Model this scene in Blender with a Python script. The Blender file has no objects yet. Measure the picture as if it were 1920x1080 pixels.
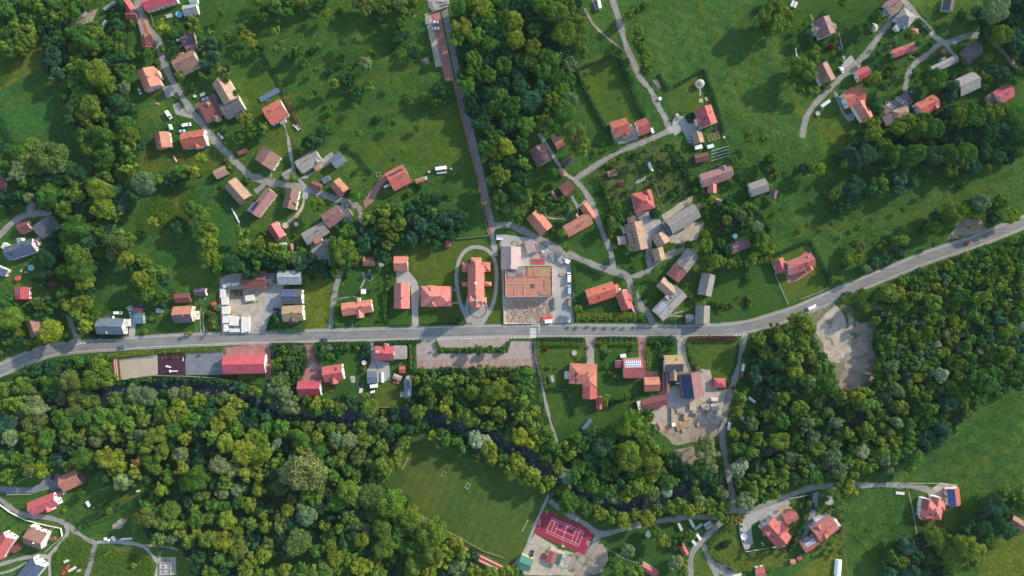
import bpy, math, random, numpy as np
from mathutils import Vector, noise as mnoise
random.seed(7)
SC = bpy.context.scene
COL = SC.collection
PX = 0.35            # metres per photo pixel on the ground
HC = 450.0           # height the place is seen from
OX = OY = 0.0
def tile(c, r):
    global OX, OY
    OX, OY = c*480.0, r*270.0
def G(gx, gy, h=0.0):                     # survey grid -> metres (h: height of the feature that was measured)
    k = PX*(1-h/HC)
    return ((gx-960)*k, (540-gy)*k)
def P(x, y, h=0.0): return G(OX+x/4.0, OY+y/4.0, h)
U = PX/4.0                                # metres per tile unit

# ------------------------------------------------------------ materials
MATS = {}
def newmat(name):
    m = bpy.data.materials.new(name); m.use_nodes = True
    nt = m.node_tree; nt.nodes.clear()
    out = nt.nodes.new('ShaderNodeOutputMaterial')
    b = nt.nodes.new('ShaderNodeBsdfPrincipled'); nt.links.new(b.outputs[0], out.inputs[0])
    b.inputs['Roughness'].default_value = 0.9
    b.inputs['Specular IOR Level'].default_value = 0.25
    return m, nt, b
def N(nt, t, **kw):
    n = nt.nodes.new(t)
    for k, v in kw.items(): setattr(n, k, v)
    return n
def noise(nt, vec, scale, detail=4, rough=0.55, dist=0.0):
    n = N(nt, 'ShaderNodeTexNoise'); n.inputs['Scale'].default_value = scale
    n.inputs['Detail'].default_value = detail; n.inputs['Roughness'].default_value = rough
    n.inputs['Distortion'].default_value = dist
    if vec is not None: nt.links.new(vec, n.inputs['Vector'])
    return n.outputs[0]
def ramp(nt, fac, stops):
    r = N(nt, 'ShaderNodeValToRGB'); cr = r.color_ramp
    cr.elements[0].position = stops[0][0]; cr.elements[0].color = (*stops[0][1], 1)
    cr.elements[1].position = stops[-1][0]; cr.elements[1].color = (*stops[-1][1], 1)
    for p, c in stops[1:-1]:
        e = cr.elements.new(p); e.color = (*c, 1)
    nt.links.new(fac, r.inputs[0]); return r.outputs[0]
def mix(nt, fac, a, b, mode='MIX'):
    m = N(nt, 'ShaderNodeMix', data_type='RGBA', blend_type=mode)
    if isinstance(fac, (int, float)): m.inputs[0].default_value = fac
    else: nt.links.new(fac, m.inputs[0])
    for i, v in ((6, a), (7, b)):
        if isinstance(v, tuple): m.inputs[i].default_value = (*v[:3], 1)
        else: nt.links.new(v, m.inputs[i])
    return m.outputs[2]
def bump(nt, b, hgt, strength=0.5, dist=0.3):
    n = N(nt, 'ShaderNodeBump'); n.inputs['Strength'].default_value = strength; n.inputs['Distance'].default_value = dist
    nt.links.new(hgt, n.inputs['Height']); nt.links.new(n.outputs[0], b.inputs['Normal'])
def c3(c, k): return tuple(min(1, v*k) for v in c)
def grass(name, dark, mid, light, big=0.012, fine=0.5, bstr=0.9, bdist=0.5, stripe=None):
    m, nt, b = newmat(name); g = N(nt, 'ShaderNodeNewGeometry').outputs['Position']
    n1 = noise(nt, g, big, 6, 0.6, 0.6); n2 = noise(nt, g, fine, 6, 0.7)
    n3 = noise(nt, g, big*7, 5, 0.6, 1.0)
    a = ramp(nt, n1, [(0.37, dark), (0.5, mid), (0.64, light)])
    a2 = ramp(nt, n3, [(0.36, c3(dark, .88)), (0.5, mid), (0.66, c3(light, 1.15))])
    c = mix(nt, 0.5, a, a2)
    f = ramp(nt, n2, [(0.28, (0.45, 0.45, 0.45)), (0.5, (0.95, 0.95, 0.95)), (0.72, (1.6, 1.55, 1.3))])
    c = mix(nt, 0.75, c, f, 'MULTIPLY')
    if stripe:
        mp = N(nt, 'ShaderNodeMapping'); mp.inputs['Rotation'].default_value = (0, 0, math.radians(stripe[0]))
        nt.links.new(g, mp.inputs[0])
        w = N(nt, 'ShaderNodeTexWave'); w.inputs['Scale'].default_value = stripe[1]; w.inputs['Distortion'].default_value = 1.5
        nt.links.new(mp.outputs[0], w.inputs[0])
        s = ramp(nt, w.outputs[1], [(0.2, (1-stripe[2],)*3), (0.8, (1+stripe[2],)*3)])
        c = mix(nt, 1.0, c, s, 'MULTIPLY')
    nt.links.new(c, b.inputs['Base Color']); b.inputs['Roughness'].default_value = 1
    b.inputs['Specular IOR Level'].default_value = 0.05
    bump(nt, b, n2, bstr, bdist)
    MATS[name] = m; return m
def rough(name, c, var=0.25, scale=0.5, fine=4.0, bstr=0.3, spots=None, ro=0.9, use_obj=False):
    m, nt, b = newmat(name)
    if use_obj: g = N(nt, 'ShaderNodeTexCoord').outputs['Object']
    else: g = N(nt, 'ShaderNodeNewGeometry').outputs['Position']
    n1 = noise(nt, g, scale, 5, 0.6, 0.5); n2 = noise(nt, g, fine, 4, 0.7)
    a = ramp(nt, n1, [(0.3, c3(c, 1-var)), (0.7, c3(c, 1+var))])
    f = ramp(nt, n2, [(0.3, (1-var,)*3), (0.7, (1+var,)*3)])
    a = mix(nt, 1.0, a, f, 'MULTIPLY')
    if spots:
        n3 = noise(nt, g, spots[1], 6, 0.65, 1.2)
        k = ramp(nt, n3, [(spots[2], (0, 0, 0)), (spots[2]+0.12, (1, 1, 1))])
        a = mix(nt, k, a, spots[0])
    nt.links.new(a, b.inputs['Base Color']); b.inputs['Roughness'].default_value = ro
    bump(nt, b, n2, bstr, 0.08)
    MATS[name] = m; return m
def paver(name, c1, c2, mortar, scale=1.0, w=1.0, hh=0.5, rot=0, var=0.2):
    m, nt, b = newmat(name); g = N(nt, 'ShaderNodeNewGeometry').outputs['Position']
    mp = N(nt, 'ShaderNodeMapping'); mp.inputs['Rotation'].default_value = (0, 0, math.radians(rot)); nt.links.new(g, mp.inputs[0])
    br = N(nt, 'ShaderNodeTexBrick'); nt.links.new(mp.outputs[0], br.inputs['Vector'])
    br.inputs['Color1'].default_value = (*c1, 1); br.inputs['Color2'].default_value = (*c2, 1); br.inputs['Mortar'].default_value = (*mortar, 1)
    br.inputs['Scale'].default_value = scale; br.inputs['Brick Width'].default_value = w; br.inputs['Row Height'].default_value = hh
    br.inputs['Mortar Size'].default_value = 0.03
    n1 = noise(nt, g, 0.25, 6, 0.65, 0.6); f = ramp(nt, n1, [(0.3, (1-var,)*3), (0.7, (1+var,)*3)])
    nt.links.new(mix(nt, 1.0, br.outputs[0], f, 'MULTIPLY'), b.inputs['Base Color'])
    MATS[name] = m; return m
def roofmat(name, c, row=0.45, colw=1.2, var=0.24, metal=False):
    m, nt, b = newmat(name); uv = N(nt, 'ShaderNodeUVMap').outputs[0]
    oi = N(nt, 'ShaderNodeObjectInfo').outputs['Random']
    geo = N(nt, 'ShaderNodeNewGeometry').outputs['Position']
    n1 = noise(nt, geo, 0.45, 6, 0.7, 0.4)
    mp = N(nt, 'ShaderNodeMapping'); mp.inputs['Scale'].default_value = (2.2, 0.25, 1); nt.links.new(uv, mp.inputs[0])
    n2 = noise(nt, mp.outputs[0], 1.2, 4, 0.6)
    br = N(nt, 'ShaderNodeTexBrick'); nt.links.new(uv, br.inputs['Vector']); br.inputs['Scale'].default_value = 1
    br.inputs['Brick Width'].default_value = colw; br.inputs['Row Height'].default_value = row
    br.inputs['Color1'].default_value = (*c3(c, 0.88), 1); br.inputs['Color2'].default_value = (*c3(c, 1.12), 1)
    br.inputs['Mortar'].default_value = (*c3(c, 0.6), 1); br.inputs['Mortar Size'].default_value = 0.035
    a = br.outputs[0]
    a = mix(nt, 1.0, a, ramp(nt, n1, [(0.25, (1-1.3*var,)*3), (0.75, (1+var,)*3)]), 'MULTIPLY')
    a = mix(nt, 1.0, a, ramp(nt, n2, [(0.3, (1-var,)*3), (0.7, (1+var,)*3)]), 'MULTIPLY')
    v = N(nt, 'ShaderNodeMapRange'); v.inputs[3].default_value = 0.86; v.inputs[4].default_value = 1.14; nt.links.new(oi, v.inputs[0])
    cc = N(nt, 'ShaderNodeCombineColor'); [nt.links.new(v.outputs[0], cc.inputs[i]) for i in range(3)]
    a = mix(nt, 1.0, a, cc.outputs[0], 'MULTIPLY')
    nt.links.new(a, b.inputs['Base Color']); b.inputs['Roughness'].default_value = 0.45 if metal else 0.75
    b.inputs['Specular IOR Level'].default_value = 0.45 if metal else 0.3
    w = N(nt, 'ShaderNodeTexWave'); w.bands_direction = 'X' if metal else 'Y'; w.inputs['Scale'].default_value = 0.55
    nt.links.new(uv, w.inputs[0]); bump(nt, b, w.outputs[1], 0.35, 0.05)
    MATS[name] = m; return m
def plain(name, c, ro=0.6, met=0.0, var=0.08):
    m, nt, b = newmat(name); g = N(nt, 'ShaderNodeTexCoord').outputs['Object']
    n1 = noise(nt, g, 1.3, 5, 0.65); a = ramp(nt, n1, [(0.3, c3(c, 1-var)), (0.7, c3(c, 1+var))])
    nt.links.new(a, b.inputs['Base Color']); b.inputs['Roughness'].default_value = ro; b.inputs['Metallic'].default_value = met
    MATS[name] = m; return m
def tinted(name, ro=0.35, coat=0.3):       # paint whose colour is the object's own colour
    m, nt, b = newmat(name); oi = N(nt, 'ShaderNodeObjectInfo')
    g = N(nt, 'ShaderNodeTexCoord').outputs['Object']
    f = ramp(nt, noise(nt, g, 2.0, 5, 0.7), [(0.3, (0.88,)*3), (0.7, (1.1,)*3)])
    nt.links.new(mix(nt, 1.0, oi.outputs['Color'], f, 'MULTIPLY'), b.inputs['Base Color'])
    b.inputs['Roughness'].default_value = ro; b.inputs['Coat Weight'].default_value = coat
    MATS[name] = m; return m
def leafmat():
    m = bpy.data.materials.new('foliage'); m.use_nodes = True; nt = m.node_tree; nt.nodes.clear()
    out = N(nt, 'ShaderNodeOutputMaterial'); d = N(nt, 'ShaderNodeBsdfDiffuse'); t = N(nt, 'ShaderNodeBsdfTranslucent')
    ms = N(nt, 'ShaderNodeMixShader'); ms.inputs[0].default_value = 0.28
    at = N(nt, 'ShaderNodeAttribute', attribute_name='tint'); oi = N(nt, 'ShaderNodeObjectInfo')
    c = mix(nt, 1.0, at.outputs['Color'], oi.outputs['Color'], 'MULTIPLY')
    nt.links.new(c, d.inputs[0]); nt.links.new(mix(nt, 1.0, c, (1.25, 1.25, 0.6), 'MULTIPLY'), t.inputs[0])
    nt.links.new(d.outputs[0], ms.inputs[1]); nt.links.new(t.outputs[0], ms.inputs[2]); nt.links.new(ms.outputs[0], out.inputs[0])
    MATS['foliage'] = m
leafmat()
grass('meadow', (0.025, 0.074, 0.016), (0.039, 0.100, 0.018), (0.076, 0.125, 0.020), 0.012, 0.55, 1.0, 0.9)
grass('meadow_dark', (0.021, 0.072, 0.018), (0.031, 0.092, 0.020), (0.046, 0.110, 0.022), 0.015, 0.45, 0.9, 0.7)
grass('meadow_olive', (0.044, 0.080, 0.015), (0.073, 0.105, 0.015), (0.107, 0.125, 0.018), 0.02, 0.5, 1.0, 0.8)
grass('meadow_streak', (0.026, 0.078, 0.018), (0.041, 0.102, 0.020), (0.068, 0.125, 0.023), 0.014, 0.6, 0.9, 0.6, (-65, 0.05, 0.07))
grass('lawn', (0.033, 0.080, 0.014), (0.051, 0.092, 0.014), (0.083, 0.105, 0.016), 0.03, 0.9, 0.4, 0.2)
grass('lawn_dark', (0.020, 0.066, 0.014), (0.029, 0.078, 0.014), (0.044, 0.090, 0.015), 0.03, 0.9, 0.4, 0.2)
grass('lawn_striped', (0.029, 0.075, 0.013), (0.043, 0.088, 0.014), (0.068, 0.100, 0.016), 0.03, 0.9, 0.3, 0.15, (12, 0.35, 0.1))
grass('pitch', (0.035, 0.078, 0.015), (0.048, 0.088, 0.016), (0.083, 0.100, 0.022), 0.02, 1.2, 0.25, 0.1, (25, 0.055, 0.05))
grass('forest_floor', (0.013, 0.042, 0.011), (0.021, 0.055, 0.014), (0.036, 0.068, 0.016), 0.05, 0.8, 1.0, 0.5)
grass('garden_soil', (0.036, 0.080, 0.020), (0.056, 0.095, 0.026), (0.105, 0.105, 0.045), 0.08, 1.5, 0.6, 0.3, (20, 0.5, 0.25))
rough('asphalt', (0.178, 0.178, 0.172), 0.12, 0.12, 2.0, 0.15, ((0.17, 0.165, 0.155), 0.05, 0.55))
rough('shoulder', (0.225, 0.212, 0.188), 0.16, 0.25, 3.0, 0.2, ((0.19, 0.19, 0.16), 0.3, 0.58))
rough('lane_tar', (0.215, 0.208, 0.195), 0.18, 0.2, 2.5, 0.25, ((0.13, 0.135, 0.12), 0.25, 0.55))
rough('gravel', (0.34, 0.29, 0.23), 0.25, 0.2, 3.5, 0.5, ((0.11, 0.13, 0.055), 0.14, 0.56))
rough('dirt', (0.26, 0.205, 0.165), 0.28, 0.15, 2.5, 0.6, ((0.085, 0.11, 0.045), 0.12, 0.52))
rough('sand', (0.33, 0.29, 0.225), 0.10, 0.15, 3.0, 0.3, ((0.42, 0.31, 0.20), 0.08, 0.6))
rough('rubble', (0.42, 0.30, 0.22), 0.45, 0.6, 2.2, 1.0, ((0.46, 0.42, 0.38), 0.5, 0.5))
rough('verge', (0.12, 0.125, 0.06), 0.3, 0.3, 3.0, 0.5, ((0.20, 0.19, 0.15), 0.5, 0.52))
rough('patch_tar', (0.15, 0.155, 0.155), 0.12, 0.5, 3.0, 0.15)
rough('concrete', (0.29, 0.285, 0.27), 0.12, 0.4, 4.0, 0.2)
rough('path_stone', (0.26, 0.25, 0.235), 0.15, 0.5, 3.0, 0.3)
paver('paver_red', (0.29, 0.125, 0.115), (0.34, 0.15, 0.135), (0.15, 0.08, 0.07), 0.5, 1.0, 0.5, 12)
paver('paver_mix', (0.28, 0.235, 0.215), (0.32, 0.265, 0.24), (0.2, 0.16, 0.15), 0.5, 1.0, 0.5, 3)
paver('paver_bay', (0.29, 0.185, 0.165), (0.33, 0.21, 0.19), (0.18, 0.13, 0.12), 0.5, 1.0, 0.5, 12)
paver('paver_grey', (0.20, 0.205, 0.22), (0.24, 0.245, 0.25), (0.13, 0.13, 0.14), 0.5, 1.0, 0.5, 0)
paver('paver_blue', (0.14, 0.15, 0.17), (0.17, 0.18, 0.20), (0.09, 0.09, 0.1), 0.5, 1.0, 0.5, 0)
paver('paver_yard', (0.36, 0.35, 0.33), (0.30, 0.30, 0.29), (0.15, 0.14, 0.13), 0.4, 0.8, 0.8, 14, 0.3)
paver('paver_brown', (0.15, 0.115, 0.11), (0.18, 0.13, 0.125), (0.1, 0.08, 0.08), 0.5, 1.0, 0.5, 25)
paver('paver_tan', (0.34, 0.25, 0.14), (0.38, 0.29, 0.17), (0.2, 0.15, 0.1), 0.5, 1, .5, 25)
for n_, c_, mt in [('r_orange', (0.47, 0.170, 0.115), 0), ('r_redorange', (0.43, 0.115, 0.08), 0), ('r_pink', (0.50, 0.165, 0.14), 0), ('r_red', (0.38, 0.095, 0.085), 0), ('r_brick', (0.33, 0.10, 0.09), 0),
    ('r_crimson', (0.40, 0.07, 0.085), 1), ('r_maroon', (0.19, 0.065, 0.062), 0), ('r_brown', (0.25, 0.135, 0.105), 0), ('r_mauve', (0.26, 0.135, 0.135), 0),
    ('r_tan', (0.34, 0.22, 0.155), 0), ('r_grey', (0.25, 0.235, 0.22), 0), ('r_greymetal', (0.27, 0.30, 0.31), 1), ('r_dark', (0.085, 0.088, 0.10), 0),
    ('r_slate', (0.12, 0.155, 0.20), 1), ('r_navy', (0.055, 0.08, 0.14), 1), ('r_purple', (0.10, 0.075, 0.10), 0), ('r_white', (0.62, 0.60, 0.56), 1),
    ('r_green', (0.05, 0.20, 0.13), 1), ('r_palegreen', (0.33, 0.5, 0.36), 1), ('r_blue', (0.10, 0.19, 0.27), 1), ('r_rust', (0.37, 0.155, 0.105), 0), ('r_ochre', (0.34, 0.19, 0.10), 0),
    ('r_khaki', (0.30, 0.215, 0.12), 0), ('r_palepink', (0.40, 0.29, 0.28), 0)]:
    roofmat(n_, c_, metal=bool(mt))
plain('w_white', (0.72, 0.70, 0.66), 0.85); plain('w_cream', (0.62, 0.53, 0.42), 0.85); plain('w_brick', (0.30, 0.13, 0.09), 0.9, 0, 0.2)
plain('w_wood', (0.17, 0.10, 0.065), 0.85, 0, 0.25); plain('w_grey', (0.34, 0.33, 0.32), 0.9); plain('w_pink', (0.62, 0.42, 0.36), 0.85)
plain('white', (0.75, 0.75, 0.74), 0.5); plain('linepaint', (0.72, 0.72, 0.70), 0.7, 0, 0.18); plain('black', (0.02, 0.02, 0.022), 0.6)
plain('glass', (0.03, 0.045, 0.06), 0.12); plain('brick', (0.32, 0.12, 0.08), 0.9, 0, 0.2); plain('plank', (0.46, 0.36, 0.25), 0.85, 0, 0.3)
plain('plank_pale', (0.60, 0.58, 0.55), 0.85, 0, 0.22); plain('bark', (0.10, 0.075, 0.055), 0.95, 0, 0.25); plain('log', (0.40, 0.26, 0.16), 0.9, 0, 0.3)
plain('steel', (0.42, 0.43, 0.44), 0.4, 0.4); plain('rustred', (0.50, 0.06, 0.05), 0.6, 0, 0.2); plain('stone', (0.33, 0.31, 0.29), 0.9, 0, 0.25)
plain('copper', (0.16, 0.24, 0.21), 0.6, 0.2, 0.2); plain('poolblue', (0.07, 0.42, 0.65), 0.1); plain('court', (0.235, 0.022, 0.045), 0.8, 0, 0.12)
plain('rubber', (0.045, 0.018, 0.030), 0.9, 0, 0.15); plain('goldpaint', (0.6, 0.42, 0.1), 0.4); plain('palegreen', (0.45, 0.6, 0.45), 0.5)
tinted('paint'); tinted('matt_paint', 0.8, 0.0)
def solarmat(name, cell, line, sx, sy, lw):
    m, nt, b = newmat(name); uv = N(nt, 'ShaderNodeUVMap').outputs[0]
    br = N(nt, 'ShaderNodeTexBrick'); nt.links.new(uv, br.inputs['Vector']); br.offset = 0.0; br.inputs['Scale'].default_value = 1
    br.inputs['Brick Width'].default_value = sx; br.inputs['Row Height'].default_value = sy; br.inputs['Mortar Size'].default_value = lw
    br.inputs['Color1'].default_value = (*cell, 1); br.inputs['Color2'].default_value = (*c3(cell, 1.3), 1); br.inputs['Mortar'].default_value = (*line, 1)
    nt.links.new(br.outputs[0], b.inputs['Base Color']); b.inputs['Roughness'].default_value = 0.35
    MATS[name] = m
solarmat('solar', (0.012, 0.02, 0.06), (0.10, 0.13, 0.2), 1.0, 1.65, 0.05)
solarmat('solar_blue', (0.015, 0.06, 0.24), (0.12, 0.2, 0.4), 1.0, 1.65, 0.06)
solarmat('solar_white', (0.10, 0.15, 0.24), (0.75, 0.75, 0.73), 1.25, 1.65, 0.13)
m, nt, b = newmat('water'); g = N(nt, 'ShaderNodeNewGeometry').outputs['Position']
n1 = noise(nt, g, 0.35, 6, 0.7, 1.0)
foam = ramp(nt, noise(nt, g, 0.16, 9, 0.82, 2.5), [(0.57, (0.010, 0.020, 0.026)), (0.62, (0.40, 0.43, 0.45))])
nt.links.new(foam, b.inputs['Base Color']); b.inputs['Roughness'].default_value = 0.18; b.inputs['Specular IOR Level'].default_value = 0.4
bump(nt, b, n1, 0.6, 0.3); MATS['water'] = m
nt = MATS['asphalt'].node_tree; b = next(n for n in nt.nodes if n.type == 'BSDF_PRINCIPLED'); src = b.inputs['Base Color'].links[0].from_socket
g = N(nt, 'ShaderNodeNewGeometry').outputs['Position']; mp = N(nt, 'ShaderNodeMapping'); mp.inputs['Scale'].default_value = (0.03, 0.9, 1); nt.links.new(g, mp.inputs[0])
nt.links.new(mix(nt, 1.0, src, ramp(nt, noise(nt, mp.outputs[0], 1.0, 4, 0.6), [(0.35, (0.84,)*3), (0.65, (1.14,)*3)]), 'MULTIPLY'), b.inputs['Base Color'])

# ------------------------------------------------------------ objects
def prop(o, label=None, cat=None, group=None, kind=None):
    if label: o['label'] = label
    if cat: o['category'] = cat
    if group: o['group'] = group
    if kind: o['kind'] = kind
    return o
def link(o, parent=None):
    COL.objects.link(o)
    if parent is not None: o.parent = parent
    return o
def meshdata(name, V, F, mats, fm=None, uv=None, smooth=False):
    me = bpy.data.meshes.new(name); me.from_pydata([tuple(v) for v in V], [], F)
    for mm in (mats if isinstance(mats, (list, tuple)) else [mats]): me.materials.append(MATS[mm])
    if fm: me.polygons.foreach_set('material_index', fm)
    if uv:
        l = me.uv_layers.new(name='UVMap'); l.data.foreach_set('uv', [c for f in uv for p in f for c in p])
    if smooth: me.polygons.foreach_set('use_smooth', [True]*len(me.polygons))
    me.update(); return me
def mk(name, V, F, mats, parent=None, fm=None, uv=None, smooth=False, loc=None, rot=0):
    o = bpy.data.objects.new(name, meshdata(name, V, F, mats, fm, uv, smooth)); link(o, parent)
    if loc: o.location = loc
    if rot: o.rotation_euler = (0, 0, rot)
    return o
def empty(name, loc, rot, label, cat, group=None):
    o = bpy.data.objects.new(name, None); o.empty_display_size = 0.5; link(o); o.location = loc; o.rotation_euler = (0, 0, rot)
    return prop(o, label, cat, group)
def dup(root, loc=None, rot=None, label=None, group=None, scale=None, color=None):
    r = root.copy(); COL.objects.link(r)
    if loc: r.location = loc
    if rot is not None: r.rotation_euler = (0, 0, rot)
    if scale: r.scale = scale
    if label: r['label'] = label
    if group: r['group'] = group
    if color: r.color = color
    for ch in root.children:
        c = ch.copy(); COL.objects.link(c); c.parent = r
        if color and ch.get('tinted'): c.color = color
        for g2 in ch.children:
            d = g2.copy(); COL.objects.link(d); d.parent = c
            if color and g2.get('tinted'): d.color = color
    return r
class MB:
    def __init__(s): s.V = []; s.F = []; s.M = []; s.uv = []
    def add(s, V, F, m=0):
        k = len(s.V); s.V += [tuple(v) for v in V]; s.F += [tuple(i+k for i in f) for f in F]; s.M += [m]*len(F); return s
    def box(s, c, size, rz=0, m=0, taper=1.0):
        x, y, z = [q/2 for q in size]; ca, sa = math.cos(rz), math.sin(rz); V = []
        for dz in (-1, 1):
            t = taper if dz > 0 else 1
            for dx, dy in ((-1, -1), (1, -1), (1, 1), (-1, 1)):
                a, b_ = dx*x*t, dy*y*t; V.append((c[0]+a*ca-b_*sa, c[1]+a*sa+b_*ca, c[2]+dz*z))
        return s.add(V, [(0, 3, 2, 1), (4, 5, 6, 7), (0, 1, 5, 4), (1, 2, 6, 5), (2, 3, 7, 6), (3, 0, 4, 7)], m)
    def cyl(s, a, b_, r, r2=None, n=8, m=0, cap=True):
        a = Vector(a); b_ = Vector(b_); d = (b_-a); r2 = r if r2 is None else r2
        q = d.to_track_quat('Z', 'Y'); V = []
        for p, rr in ((a, r), (b_, r2)):
            for i in range(n):
                t = 2*math.pi*i/n; V.append(p+q @ Vector((rr*math.cos(t), rr*math.sin(t), 0)))
        F = [(i, (i+1) % n, n+(i+1) % n, n+i) for i in range(n)]
        if cap: F += [tuple(range(n-1, -1, -1)), tuple(range(n, 2*n))]
        return s.add(V, F, m)
    def dome(s, c, r, rz, n=12, rings=4, m=0):
        V = []; F = []
        for j in range(rings):
            t = j/rings*math.pi/2
            for i in range(n):
                a = 2*math.pi*i/n; V.append((c[0]+r*math.cos(t)*math.cos(a), c[1]+r*math.cos(t)*math.sin(a), c[2]+rz*math.sin(t)))
        V.append((c[0], c[1], c[2]+rz))
        for j in range(rings-1):
            for i in range(n): F.append((j*n+i, j*n+(i+1) % n, (j+1)*n+(i+1) % n, (j+1)*n+i))
        for i in range(n): F.append(((rings-1)*n+i, (rings-1)*n+(i+1) % n, rings*n))
        return s.add(V, F, m)
    def build(s, name, mats, parent=None, smooth=False, loc=None, rot=0):
        return mk(name, s.V, s.F, mats, parent, s.M if isinstance(mats, (list, tuple)) else None, None, smooth, loc, rot)

# ------------------------------------------------------------ ground, river
RIVER = [(-60, 800), (60, 775), (137, 757), (200, 742), (245, 728), (300, 726), (370, 727), (437, 733), (492, 757), (567, 779), (642, 785), (705, 779), (767, 770), (830, 792),
         (900, 808), (945, 830), (1000, 860), (1060, 910), (1100, 927), (1140, 950), (1185, 947), (1235, 942), (1285, 917), (1322, 908), (1362, 905), (1400, 872), (1465, 840), (1540, 818),
         (1590, 800), (1665, 752), (1740, 702), (1790, 647), (1827, 595), (1877, 560), (1920, 540), (2000, 500)]
def catmull(pts, n=6):
    out = []; L = len(pts)
    for i in range(L-1):
        p0 = pts[max(0, i-1)]; p1 = pts[i]; p2 = pts[i+1]; p3 = pts[min(L-1, i+2)]
        for k in range(n):
            t = k/n
            out.append(tuple(0.5*((2*p1[j])+(-p0[j]+p2[j])*t+(2*p0[j]-5*p1[j]+4*p2[j]-p3[j])*t*t+(-p0[j]+3*p1[j]-3*p2[j]+p3[j])*t**3) for j in range(2)))
    out.append(tuple(pts[-1])); return out
RW = np.array([G(*p) for p in catmull(RIVER, 5)])
def river_d(x, y):
    a = RW[:-1]; d = RW[1:]-a; p = np.array([x, y]); t = np.clip(((p-a)*d).sum(1)/(d*d).sum(1), 0, 1)
    q = a+d*t[:, None]-p; return float(np.sqrt((q*q).sum(1)).min())
def gz(x, y):
    d = river_d(x, y)
    if d > 9.5: return 0.0
    t = max(0.0, min(1.0, (d-4.0)/5.5)); return -1.9*(1-t*t*(3-2*t))
xs = [-2600, -1500, -900, -600, -480]+list(np.arange(-420, 421, 3.0))+[480, 600, 900, 1500, 2600]
ys = [-2600, -1500, -900, -500, -330]+list(np.arange(-261, 262, 3.0))+[330, 500, 900, 1500, 2600]
V = []
for y in ys:
    for x in xs: V.append((x, y, gz(x, y) if abs(x) < 440 and -200 < y < 60 else 0.0))
nx = len(xs); F = [(j*nx+i, j*nx+i+1, (j+1)*nx+i+1, (j+1)*nx+i) for j in range(len(ys)-1) for i in range(nx-1)]
GROUND = prop(mk('ground', V, F, ['meadow', 'forest_floor'], fm=[0]*len(F), smooth=True), kind='structure')
PAVED = []
SOFT = ('meadow', 'meadow_dark', 'meadow_olive', 'meadow_streak', 'lawn', 'lawn_dark', 'lawn_striped', 'pitch', 'forest_floor', 'garden_soil', 'verge')
SHEETS = []
def sheet(name, pts, mat, kind='structure', h=0.0, world=False, label=None, cat=None):
    w = pts if world else [P(*p, h) if not isinstance(p[0], tuple) else p for p in pts]
    bx = (min(p[0] for p in w), min(p[1] for p in w), max(p[0] for p in w), max(p[1] for p in w))
    lv = 1+max([s[4] for s in SHEETS if s[0] < bx[2] and s[2] > bx[0] and s[1] < bx[3] and s[3] > bx[1]], default=0)
    SHEETS.append((*bx, lv)); z = lv*0.006
    ar = sum(w[i-1][0]*w[i][1]-w[i][0]*w[i-1][1] for i in range(len(w)))
    if ar < 0: w = w[::-1]
    o = mk(name, [(x, y, z) for x, y in w], [tuple(range(len(w)))], mat)
    prop(o, label, cat, None, kind); return o
def gsheet(name, pts, mat, jag=0.0):
    w = [G(*p) for p in pts]
    if jag:
        q = []
        for i in range(len(w)):
            a, b_ = w[i-1], w[i]; n = max(1, int(math.dist(a, b_)/4))
            for k in range(n):
                t = k/n; x, y = a[0]+(b_[0]-a[0])*t, a[1]+(b_[1]-a[1])*t
                v = mnoise.noise_vector(Vector((x*.09, y*.09, 3)))+0.6*mnoise.noise_vector(Vector((x*.3, y*.3, 7)))
                q.append((x+v[0]*jag, y+v[1]*jag))
        w = q
    if mat not in SOFT and name != 'car_park': PAVED.append((min(p[0] for p in w), min(p[1] for p in w), max(p[0] for p in w), max(p[1] for p in w), w))
    return sheet(name, w, mat, world=True)
def ribbon_pts(cl, w, wig=0.0):
    L = []; R = []
    for i, p in enumerate(cl):
        a = cl[max(0, i-1)]; b_ = cl[min(len(cl)-1, i+1)]; dx, dy = b_[0]-a[0], b_[1]-a[1]; l = math.hypot(dx, dy) or 1
        ww = (w(i/(len(cl)-1)) if callable(w) else w)/2
        if wig: ww += wig*(mnoise.noise(Vector((p[0]*.12, p[1]*.12, 0)))+.6*mnoise.noise(Vector((p[0]*.6, p[1]*.6, 4))))
        L.append((p[0]-dy/l*ww, p[1]+dx/l*ww)); R.append((p[0]+dy/l*ww, p[1]-dx/l*ww))
    return L, R
def ribbon(name, pts, width, mat, z=None, off=0.0, wig=0.12, closed=False, smooth=4):
    cl = [G(*p) for p in (catmull(pts, smooth) if smooth else pts)]
    if off:
        a, b_ = ribbon_pts(cl, abs(off)*2*PX); cl = a if off > 0 else b_
    L, R = ribbon_pts(cl, width*PX, wig); allp = L+R
    bx = (min(p[0] for p in allp), min(p[1] for p in allp), max(p[0] for p in allp), max(p[1] for p in allp))
    if z is None:
        lv = 1+max([s[4] for s in SHEETS if s[0] < bx[2] and s[2] > bx[0] and s[1] < bx[3] and s[3] > bx[1]], default=0)
        SHEETS.append((*bx, lv)); z = lv*0.006
    n = len(L); V = [(x, y, z) for x, y in L]+[(x, y, z) for x, y in R]
    F = [(i, n+i, n+i+1, i+1) for i in range(n-1)]
    return prop(mk(name, V, F, mat), kind='structure')
ribbon('river', RIVER, 30, 'water', z=-1.25, wig=0)
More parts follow.
